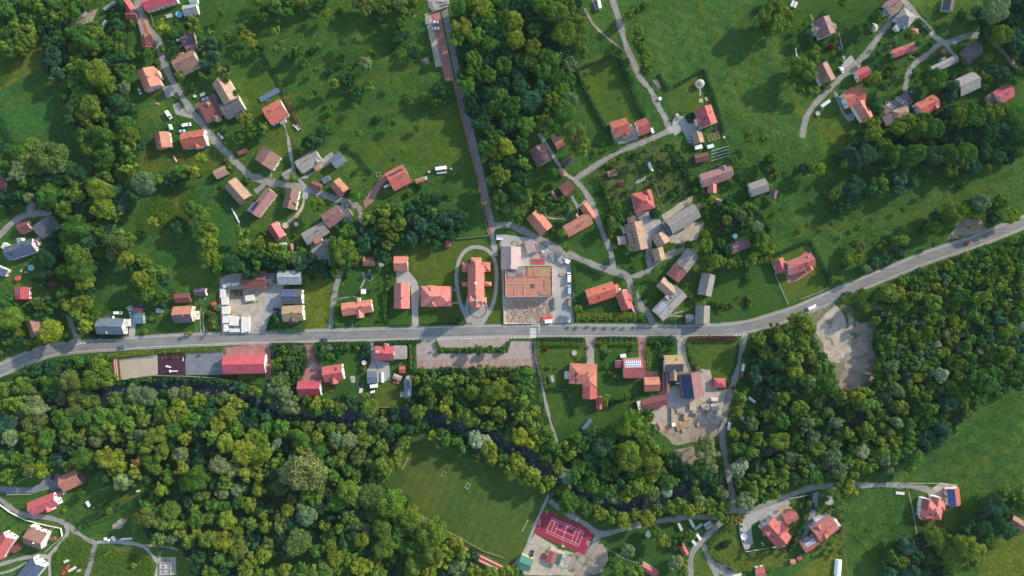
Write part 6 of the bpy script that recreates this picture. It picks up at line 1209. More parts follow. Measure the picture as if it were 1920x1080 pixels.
house('crimson roofed shed in the left garden', 162, 38, 92, 110, 90, 'r_crimson', 'w_white', 3.4, 1.4, ch=0, name='shed', cat='shed'); shed('small maroon roofed shed right of the round pool', 385, -38, 66, 52, 0, 'r_maroon', 'w_wood', 2.6, land=True)
shed('grey-brown weathered barn left of the yellow tree', 265, 300, 125, 112, -70, 'r_brown', 'w_wood', 3.8, name='barn', cat='barn', land=True); house('slate roofed house with white gable at the roadside', 828, 288, 205, 122, -1, 'r_slate', 'w_white', 5, ch=1, ext=[(802, 318, 48, 42, 90, 4.8, 1.4, 'gable', 'r_grey'), (810, 222, 70, 30, 0, 3, .2, 'flat', 'r_dark'), (950, 260, 40, 60, 0, 3.2, 0, 'flat', 'r_white')])
shed('small red flat roofed hut beside the slate house', 1032, 165, 64, 38, 0, 'r_red', 'w_brick', 2.6, 0, 'flat'); shed('blue roofed garage below the red hut', 1042, 225, 64, 86, 2, 'r_blue', 'w_grey', 2.8, .5, land=True); van('white van above the slate roofed house', 886, 186, 0, (.75, .75, .75)); car('pale blue car left of the red hut', 978, 180, 90, (.4, .5, .65)); car('navy car above the red hut', 1042, 131, 5, (.04, .07, .14))
car('blue car driving on the main road', 910, 444, 4, (.03, .12, .22)); house('orange roofed house with shade painted on its lower slope, white balcony', 1372, 198, 145, 125, 3, 'r_rust', 'w_cream', 5.4, ch=1, solar=[(-1.05, 1.05, -1.1, -.03, 'r_dark')], ext=[(1462, 205, 40, 70, 3, 3.4, 0, 'flat', 'r_white')]); house('dark maroon roofed barn above the orange balcony house', 1368, 75, 115, 72, 5, 'r_maroon', 'w_wood', 3.4, ch=0, name='barn', cat='barn'); shed('dark purple roofed shed by the twin track', 1500, 30, 88, 60, 3, 'r_purple', 'w_white', 3, land=True)  # shade of the rust roof's lower slope is painted as a dark slab
boxes('blue garden tarpaulin on the lawn', 'tarpaulin', 'tarpaulin', [(0, 0, .5, 4.4, 3.0, 1.0), (0, 0, 1.05, 3.6, 2.2, .2)], 'r_blue' if 0 else 'steel', 5, (1200, 168)); boxes('red garden grill hut on the lawn', 'grill_hut', 'hut', [(0, 0, 1, 2.2, 2.2, 2), (0, 0, 2.1, 2.6, 2.6, .2), (0, 0, 2.3, 1.2, 1.2, .3)], 'rustred', 20, (1600, 120), None, 2)
SL = ((1668, 40, 70, 38, 90), (1683, 100, 56, 46, 92), (1692, 168, 62, 58, 92), (1695, 235, 60, 54, 90), (1692, 300, 58, 34, 90), (1752, 248, 72, 66, 85), (1840, 275, 120, 62, 90), (1756, 318, 78, 26, 0), (1870, 75, 70, 44, 8), (1700, -22, 66, 26, 18), (1766, -30, 60, 22, 12))
for i, (x, y, L, W, a) in enumerate(SL): stack('white wrapped board stack in the lumber yard', x, y, L, W, a, 'plank_pale', 4, 2.0, 5, 'white board stacks in the lumber yard')
for i in range(3): stack('bundle of dark logs in the lumber yard', 1740+i*32, 45, 70, 28, 90+i*4, 'bark', 2, .8, 5, 'dark log bundles in the lumber yard', 'log_pile', 'log pile', True)
stack('orange firewood heap in the lumber yard', 1742, 180, 30, 26, 40, 'log', 2, .8, 5, None, 'log_pile', 'log pile', True)
house('long crimson roofed hall beside the main road', 1832, 572, 315, 142, 1, 'r_crimson', 'w_white', 5, 2.6, ch=1, name='hall', cat='hall', short='crimson hall'); shed('brown-red roofed lumber shed', 1905, -60, 180, 140, 0, 'r_maroon', 'w_brick', 4.2, 1.6, name='barn', cat='barn', land=True)
e = empty('bleachers', (*P(876, 612), 0), math.radians(-84.5), 'small red and white bleachers beside the sand court', 'bleachers')
for j in range(5): m = MB(); m.box((0, -1.5+.75*j, .3+.22*j), (14, .45, .08)); [m.box((-6.5+2.6*k, -1.5+.75*j, .15+.11*j), (.1, .3, .3+.22*j)) for k in range(6)]; m.build('seat_row', 'rustred' if j % 2 == 0 else 'white', e)
boxes('white climbing frame on the dark playground', 'climbing_frame', 'climbing frame', [(0, 0, 1.6, 2.6, .2, .2), (-1.2, .4, .8, .12, .12, 1.6), (1.2, .4, .8, .12, .12, 1.6), (0, .5, 1.2, 1.2, 1.0, .1), (1.6, .2, 1.0, 1.4, .8, .1)], 'white', -12, (1262, 590)); boxes('white slide with tower on the dark playground', 'slide', 'slide', [(0, 0, 1.0, 4.8, .6, .1), (-2, 0, 1.5, 1.0, 1.0, .1), (-2.4, .4, .8, .1, .1, 1.6), (-2.4, -.4, .8, .1, .1, 1.6), (-3, 0, .7, .3, 1.6, 1.4)], 'white', 2, (1312, 622)); boxes('white bench board at the playground edge', 'bench', 'bench', [(0, 0, .45, 2.6, .6, .1), (-1, 0, .22, .1, .5, .4), (1, 0, .22, .1, .5, .4)], 'white', 88, (1376, 532))
for i in range(5): boxes('small red play post on the dark playground', 'play_post', 'post', [(0, 0, .4, .5, .5, .8), (0, 0, .9, .3, .3, .3)], 'rustred', 10, (1220+i*28, 524), 'red play posts on the dark playground')
tile(1, 1)
house('grey metal roofed building above the lumber yard', 248, 1000, 172, 108, 0, 'r_greymetal', 'w_grey', 5, 2.0, ch=0, name='workshop', cat='workshop', ext=[(120, 1008, 95, 85, 0, 4.4, 0, 'flat', 'r_dark')])
tile(3, 2)
for i, (x, y, L, a, mm) in enumerate(((-640, 968, 46, 70, 'bark'), (-600, 985, 60, 10, 'log'), (-560, 950, 44, -20, 'bark'), (-470, 940, 40, 30, 'w_brick'), (-440, 975, 50, -50, 'stone'), (-410, 1000, 44, 15, 'stone'), (-520, 1010, 60, 80, 'log'), (-700, 930, 40, 20, 'bark'), (-390, 950, 36, 60, 'stone'))): stack('mixed pile of offcuts and rubble on the lower farm yard', x, y, L, 22, a, mm, 3, 1.0, 5, 'offcut piles on the lower farm yard', 'rubble_pile', 'rubble pile')
van('white van driving on the main road', 328, 145, 22, (.8, .8, .8), 1.1); car('dark grey car on the main road bend', 588, 38, 18, (.04, .05, .06)); 
tile(0, 3)
house('brown-pink roofed house beside the blue drive', 527, 362, 152, 125, 25, 'r_rust', 'w_wood', 4.6, ch=0); house('crimson roofed house with white gable above the lane', 322, 540, 215, 105, 22, 'r_crimson', 'w_white', 5, ch=2, ext=[(360, 575, 50, 50, -68, 4.8, 1.6), (446, 458, 50, 50, 22, 3, .5, 'flat', 'r_maroon')])
house('brown roofed house with bright white walls', 262, 800, 142, 132, -20, 'r_brown', 'w_white', 5.4, ch=1, cm='white', ext=[(235, 735, 60, 50, 70, 5, 1.6)]); house('red roofed white walled house at the left edge', 15, 855, 180, 105, 58, 'r_red', 'w_white', 5.4, ch=0); house('navy roofed house with white gable at the bottom edge', 230, 1045, 180, 120, 50, 'r_navy', 'w_white', 5.4, ch=0)
shed('dark maroon roofed shed at the lower left', 118, 872, 72, 56, 30, 'r_maroon', 'w_wood', 2.6); car('black car on the blue paved drive', 392, 338, 70, (.02, .03, .04)); shed('tiny brown hut in the white house garden', 395, 805, 36, 32, 20, 'r_maroon', 'w_wood', 2.0)
trailer('white greenhouse in the narrow vegetable plot', 653, 545, 44, 26, -58, (.55, .6, .65), 1.8, 'greenhouse', 'greenhouse', True); boxes('white garden swing on the narrow lawn', 'garden_swing', 'swing', [(0, 0, 1.7, 1.8, 1.2, .1), (-.8, 0, .85, .1, 1.0, 1.7), (.8, 0, .85, .1, 1.0, 1.7), (0, 0, .5, 1.4, .6, .1)], 'white', 10, (1040, 438))
for i, (x, y) in enumerate(((795, 798), (850, 788), (820, 808), (862, 803))): boxes('white wrapped hay bale beside the lower lane', 'hay_bale', 'hay bale', [(0, 0, .6, 1.7, 1.4, 1.2), (0, 0, 1.22, 1.4, 1.1, .06)], 'white', 20*i, (x, y), 'white bales beside the lower lane')
stack('long weathered board pile on the track', 950, 802, 90, 14, 2, 'plank_pale', 2, .7, 3); stack('stone heap beside the track', 905, 812, 34, 20, 10, 'stone', 2, .6, 4, None, 'stone_pile', 'stone pile')
px, py = P(1245, 1020); e = empty('house_foundation', (px, py, .1), 0, 'blue and pink block foundation of a new house', 'foundation'); m = MB()
for a_, b_, c_, d_ in ((0, 4, 7.4, .5), (0, -4, 7.4, .5), (-3.5, 0, .5, 7.6), (3.5, 0, .5, 7.6), (0, 0, 6.6, .4)): m.box((a_, b_, .5), (c_, d_, 1.0))
m.build('wall', 'steel', e); m = MB(); m.box((0, 0, .15), (6.8, 7.4, .2)); m.build('floor', 'concrete', e); m = MB(); [m.box((-.6+.5*(i % 3), -2+i*.6, .9), (1.4, .3, .25), i*.4) for i in range(8)]; m.build('block_heap', 'w_pink', e)
for i, (x, y, L, a, mm) in enumerate(((500, 1020, 60, 50, 'rustred'), (540, 1030, 70, 30, 'plank_pale'), (480, 1050, 50, 60, 'rustred'), (495, 970, 40, 25, 'plank_pale'), (590, 1040, 30, 20, 'plank'))): stack('heap of coloured building boards beside the bottom lane', x, y, L, 18, a, mm, 2, .7, 4, 'board heaps beside the bottom lane')
for i, (x, y, a) in enumerate(((790, 640, 30), (815, 905, 38), (410, 720, 30))): boxes(('wooden A-frame swing on the grass bank', 'wooden A-frame swing in the lower field', 'wooden frame in the white house garden')[i], 'swing_frame', 'swing', [(0, 0, 1.8, 4.2, .14, .14), (-1.9, .6, .9, .1, .1, 1.8), (-1.9, -.6, .9, .1, .1, 1.8), (1.9, .6, .9, .1, .1, 1.8), (1.9, -.6, .9, .1, .1, 1.8)], 'plank', a, (x, y))
tile(1, 3)
e = empty('goal', (*P(1120, 236, 1), 0), math.radians(62), 'white football goal at the left end of the pitch', 'goal', 'football goals')
m = MB(); m.cyl((-3.66, 0, 2.44), (3.66, 0, 2.44), .09, n=8); m.build('crossbar', 'white', e)
for s in (-1, 1): m = MB(); m.cyl((s*3.66, 0, 0), (s*3.66, 0, 2.5), .09, n=8); m.cyl((s*3.66, 0, 2.4), (s*3.66, 1.2, 0), .04, n=6); m.build('post', 'white', e)
g1 = dup(e, (*P(1120, 236, 1), 0)); g1.location = (*G(984, 985, 1), 0); g1.rotation_euler = (0, 0, math.radians(64+180)); g1['label'] = 'white football goal at the right end of the pitch'
for i, (x, y) in enumerate(((1408, 314), (1588, 403))):
    boxes('small %s training goal on the pitch' % ('grey', 'white')[i], 'training_goal', 'goal', [(0, 1.1, 1, 3.8*.9, .12, .12), (0, -1.1, .1, 3.4, .12, .12), (-1.7, 0, .5, .12, 2.2, .12), (1.7, 0, .5, .12, 2.2, .12), (-1.7, 1.1, .5, .12, .12, 1), (1.7, 1.1, .5, .12, .12, 1)], ('steel', 'white')[i], 62, (x, y))
e = empty('grandstand', (*P(1665, 935), 0), math.radians(-26), 'long red and white bench grandstand below the pitch', 'grandstand')
for j in range(6): L_ = 36-(j*1.5); m = MB(); m.box((0, 2.2-.85*j, .35+.28*j), (L_, .5, .1)); [m.box((-L_/2+1+k*(L_-2)/9, 2.2-.85*j, .17+.14*j), (.12, .4, .35+.28*j)) for k in range(10)]; m.build('seat_row', 'rustred' if j % 3 != 1 else 'white', e)
fence('pale rail fence between the pitch and the grandstand', [(830, 990), (852, 1002), (905, 1032), (945, 1045)], 'w_grey', 1.1); 
for i, (x, y) in enumerate(((1655, 182), (1770, 245))): boxes('dark dugout bench, %s of two at the upper pitch edge' % ('left', 'right')[i], 'dugout', 'dugout', [(0, 0, 1.8, 4.6, 1.6, .1), (0, .75, .9, 4.6, .1, 1.8), (0, .2, .45, 4.2, .4, .08)], 'w_wood', -25, (x, y), 'dugouts at the upper pitch edge', 1.8)
tile(2, 3)
px, py = P(328, 350, 2); e = empty('footbridge', (px, py, 0), math.radians(70), 'narrow dark footbridge over the river', 'bridge'); m = MB(); m.box((0, 0, .35), (24, 2.0, .25)); m.build('deck', 'steel' if 0 else 'r_dark', e)
for s in (-1, 1): m = MB(); m.box((0, s*1.05, 1.4), (24, .1, .12)); [m.box((-11.5+2.3*k, s*1.05, .9), (.1, .1, 1.1)) for k in range(11)]; m.build('railing', 'steel', e)
house('green roofed pavilion below the tennis court', 100, 985, 95, 100, -22, 'r_green', 'w_cream', 4, 1.4, ch=0, name='pavilion', cat='pavilion', short='green pavilion')
e = empty('striped_stage', (*P(315, 945, 2.6), 0), math.radians(-20), 'red, pink and green striped tent canopy', 'tent canopy')
for j, mm in enumerate(('r_crimson', 'r_pink', 'r_green')): m = MB(); m.box((-3+3*j, 0, 2.6+.15*(j == 1)), (2.9, 7.0, .25)); m.build('canopy_strip', mm, e)
for a_ in (-4.2, 4.2):
    for b_ in (-3.2, 3.2): m = MB(); m.cyl((a_, b_, 0), (a_, b_, 2.6), .08, n=6); m.build('post', 'white', e)
boxes('white truss frame beside the striped canopy', 'truss_frame', 'frame', [(0, 1.6*(j-2), 1.2, 5, .15, .15) for j in range(5)]+[(1.2*(j-2), 0, 1.3, .15, 7, .15) for j in range(5)]+[(a_, b_, .6, .15, .15, 1.2) for a_ in (-2.4, 2.4) for b_ in (-3.2, 3.2)], 'white', -20, (398, 965)); boxes('white truss rail above the striped canopy', 'truss_frame', 'frame', [(0, 0, 2, 9, .2, .2), (0, .8, 2, 9, .2, .2), (-4.4, .4, 1, .2, 1, 2), (4.4, .4, 1, .2, 1, 2)], 'white', -22, (340, 895), None, 2)
car('black car beside the green roofed pavilion', 152, 912, 80, (.02, .02, .025)); car('bright red car left of the striped canopy', 243, 930, 80, (.55, .02, .03))
for i, (x, y, a) in enumerate(((208, 670, 68), (572, 832, 68), (262, 594, 68), (382, 850, -22))):
    boxes(('white goal frame at the left end of the tennis court', 'white goal frame at the right end of the tennis court', 'white basketball stand at the top corner of the tennis court', 'white basketball stand at the lower side of the tennis court')[i], 'court_goal' if i < 2 else 'basketball_stand', 'goal' if i < 2 else 'basketball stand', [(0, 0, 2, 3.2 if i < 2 else 1.8, .14, .14 if i < 2 else 1.0), (-1.5 if i < 2 else 0, 0, 1, .14, .14, 2), (1.5 if i < 2 else 0, .01, 1, .14, .14, 2), (0, 1, .05, 3.2 if i < 2 else .8, .14, .1), (0, .5, .05, .12, 1, .1)], 'white', a, (x, y))
house('long crimson metal roofed shed in the lower field', 1032, 1035, 135, 56, -30, 'r_crimson', 'w_white', 3, 1.0, ch=0, name='shed', cat='shed'); shed('small red roofed shed by the rising lane', 1292, 890, 74, 46, -62, 'r_red', 'w_brick', 2.8, .9, land=True, ext=[(1283, 838, 24, 16, -62, 2.2, 0, 'flat', 'r_white')])
for i, (x, y, L, a, c_) in enumerate(((1262, 713, 62, -65, (.4, .42, .45)), (1350, 685, 72, -62, (.55, .6, .62)), (1396, 713, 72, 38, (.35, .32, .3)), (1465, 688, 62, 30, (.3, .42, .42)), (1480, 710, 62, 32, (.4, .28, .25)), (1399, 785, 62, -55, (.68, .7, .7)), (1366, 831, 46, -50, (.5, .58, .62)))): trailer(('grey trailer, leftmost of the group beside the lower lane', 'pale trailer, topmost of the group beside the lower lane', 'dark brown trailer in the middle of the group', 'teal-grey trailer at the upper right of the group', 'rust brown trailer below the teal-grey one', 'white trailer nearest the rising lane', 'small pale blue trailer above the red roofed shed')[i], x, y, L, 22, a, c_, 1.7)
pool('grey-green dome tent on the lower field', 1022, 768, 25, 'copper', 'copper', 1.6, 'tent', 'tent', 10); car('dark blue car at the bottom drive', 1640, 1033, -25, (.04, .07, .12)); shed('red roofed shed at the lower drive edge', 1865, 1052, 66, 80, 10, 'r_red', 'w_white', 2.8, 1.0, land=True); stack('pale board pile at the bottom edge', 1690, 1075, 70, 16, 15, 'plank_pale', 2, .8, 3)
pool('white football-patterned round patio', 1742, 785, 28, 'white', 'stone', .25, 'round_patio', 'patio', 16); pool('upper grey stone round patio', 1742, 715, 38, 'stone', 'concrete', .2, 'round_patio', 'patio', 16); pool('lower grey stone round patio', 1765, 850, 32, 'stone', 'concrete', .2, 'round_patio', 'patio', 16); pool('small white round table on the patio lawn', 1877, 845, 14, 'white', 'white', .8, 'garden_table', 'table', 12)
fence('curved white garden wall round the patio', [(1387, 970), (1420, 957), (1440, 950), (1478, 935), (1518, 927)], 'plank_pale', 1.2, solid=True, name='garden_wall', cat='wall'); fence('white garden wall below the patio lawn', [(1385, 975), (1388, 1005), (1397, 1034), (1440, 1027), (1472, 1023)], 'plank_pale', 1.2, solid=True, name='garden_wall', cat='wall')
tile(3, 3)
house('red villa with many gables behind the patio', 58, 755, 205, 140, -48, 'r_red', 'w_white', 5.2, 3.0, ch=1, sky=1, ext=[(95, 740, 110, 80, 42, 5.0, 2.6), (20, 730, 100, 80, 42, 5, 2.4, 'gable', 'r_pink')]); house('small red roofed garage beside the patio villa', 172, 640, 98, 92, 25, 'r_red', 'w_cream', 3.4, ch=0, name='garage', cat='garage')
house('salmon roofed villa with solar panelled annex', 428, 722, 175, 135, 36, 'r_pink', 'w_white', 5.2, 3.0, ch=2, ext=[(395, 745, 120, 90, -54, 5, 2.6, 'gable', 'r_red'), (505, 690, 60, 80, 36, 3, 0, 'flat', 'r_white'), (385, 660, 70, 40, 25, 4, 0, 'flat', 'r_white')]); house('red annex with white framed solar panels', 318, 842, 125, 86, 30, 'r_red', 'w_white', 3.6, 1.4, ch=0, name='annex', cat='annex', solar=[(-.6, .75, .05, .9, 'solar_white')])
house('pink many-gabled villa on the fenced lawn', 1230, 580, 160, 145, -8, 'r_pink', 'w_white', 5, 3.2, 'hip', ch=2, sky=2, ext=[(1190, 540, 80, 76, 82, 5, 2.2, 'gable', 'r_red'), (1262, 530, 90, 70, 82, 5, 2.2), (1300, 560, 60, 60, 0, 4.6, 1.6, 'hip'), (1200, 640, 90, 50, 0, 4.6, 1.4, 'hip', 'r_red')]); house('garage with blue solar plane and orange plane', 1394, 487, 132, 95, -84, 'r_redorange', 'w_white', 3.6, 1.6, ch=0, name='garage', cat='garage', solar=[(-.92, .92, -.95, -.08, 'solar_blue')])
shed('tiny crimson roofed hut below the annex', 237, 946, 38, 34, 35, 'r_crimson', 'w_wood', 2.2, .6); shed('tiny red and white hut at the wall corner', 190, 975, 34, 36, 10, 'r_pink', 'w_white', 2.2, .6); trailer('long white plastic greenhouse at the bottom edge', 535, 1025, 120, 50, 85, (.74, .74, .74), 2.6, 'greenhouse', 'greenhouse', True); house('grey-brown roofed barn cut by the right edge', 1885, 690, 150, 72, -32, 'r_brown', 'w_wood', 4, ch=0, name='barn', cat='barn')
pool('round stone patio beside the villa drive', 460, 512, 36, 'stone', 'concrete', .2, 'round_patio', 'patio', 18); car('black car on the villa drive', 342, 558, 85, (.02, .02, .03)); stack('white stone block pile in the field corner', 993, 460, 66, 20, -5, 'plank_pale', 2, .7, 4, None, 'stone_pile', 'stone pile')
# fences
F_ = [('white rail fence round the villa lawn', [(1703, 922), (1712, 965), (1722, 1027), (1768, 1013)], 'plank_pale'), ('long fence beside the greenhouse field', [(1570, 920), (1576, 980), (1583, 1040), (1590, 1080)], 'w_wood'),
 ('dark fence round the gazebo lawn', [(1262, 168), (1318, 132), (1332, 170), (1350, 230), (1362, 268)], 'w_wood'), ('fence round the long mowed plot', [(1155, 103), (1078, 131), (1108, 190), (1140, 250)], 'w_wood'), ('white fence beside the straight church lane', [(858, 190), (878, 270), (897, 345), (914, 435)], 'plank_pale'),
 ('pale wall between the church lawn and the meadow', [(842, 450), (880, 446), (918, 442)], 'w_grey'), ('white wall round the building site', [(944, 460), (944, 520), (945, 607), (1000, 606)], 'w_white'), ('grey wall right of the building site', [(1068, 484), (1074, 530), (1077, 598), (1072, 606)], 'w_grey'),
 ('red fence along the lumber yard edge', [(411, 515), (413, 570), (418, 625)], 'w_brick'), ('dark fence round the villa plot', [(1450, 480), (1517, 452), (1538, 495), (1557, 537)], 'w_wood'), ('white picket fence left of the villa plot', [(1452, 512), (1468, 550), (1478, 572)], 'plank_pale'), ('white picket fence at the roadside of the villa plot', [(1500, 561), (1530, 550), (1556, 538)], 'plank_pale'),
 ('dark fence along the meadow above the orange roofed house', [(482, 85), (500, 112), (520, 150), (540, 190), (568, 245), (548, 272)], 'w_wood'), ('white kerb wall beside the curving lane', [(0, 945), (20, 960), (50, 975), (90, 985), (115, 990), (118, 1005), (85, 1035)], 'plank_pale'), ('white fence along the blue drive', [(15, 927), (60, 926), (92, 915)], 'plank_pale'), ('white curved kerb above the blue drive', [(32, 905), (55, 892), (82, 888)], 'plank_pale'),
 ('low wall along the river behind the playground', [(214, 712), (240, 711), (290, 704), (345, 705), (400, 708), (430, 713)], 'w_grey'), ('wire fence round the greenhouse field', [(1320, 262), (1335, 330), (1333, 360)], 'w_wood'), ('brown rail fence right of the pale shed', [(285, 30), (289, 48), (293, 52)], 'log'), ('field fence above the straight meadow', [(1395, 610)][:0] or [(1165, 690), (1165, 690.1)], 'w_wood'),
 ('garden fence right of the round pool', [(380, 25), (432, 0)], 'w_wood'), ('fence below the pink villa field', [(1600, 1000), (1632, 1035)], 'w_wood'), ('white fence above the villa track', [(1700, 905), (1768, 906), (1795, 913)], 'plank_pale'), ('fence between lawn and orchard', [(704, 763), (772, 765)], 'w_grey'), ('fence of the striped garden', [(1027, 735), (1062, 727), (1077, 775), (1120, 762)], 'w_wood')]
for l_, p_, m_ in F_:
    if math.dist(p_[0], p_[-1]) < 1: continue
    fence(l_, p_, m_, 1.25, solid='wall' in l_ or 'kerb' in l_, name='wall' if 'wall' in l_ else 'fence', cat='wall' if 'wall' in l_ else 'fence')
# street lamps along the main road
lp = None
for i, x in enumerate((268, 362, 470, 606, 730, 845, 948, 1040, 1150, 1262, 1352)):
    cy = min(MR, key=lambda p: abs(p[0]-x))[1]-13.5 if x < 1300 else 603; px, py = G(x, cy)
    if lp is None:
        lp = empty('street_lamp', (px, py, 0), 0, 'x', 'street lamp', 'street lamps along the main road'); m = MB(); m.cyl((0, 0, 0), (0, 0, 7.5), .1, .06, 8); m.cyl((0, 0, 7.4), (0, -1.6, 7.8), .05, n=6); m.build('pole', 'steel', lp); m = MB(); m.box((0, -1.9, 7.8), (.3, .9, .15)); m.build('lamp_head', 'w_grey', lp); q = lp
    else: q = dup(lp, (px, py, 0))
    q['label'] = ('street lamp at the roadside, number %s counting from the left end of the road' % ('one', 'two', 'three', 'four', 'five', 'six', 'seven', 'eight', 'nine', 'ten', 'eleven')[i])
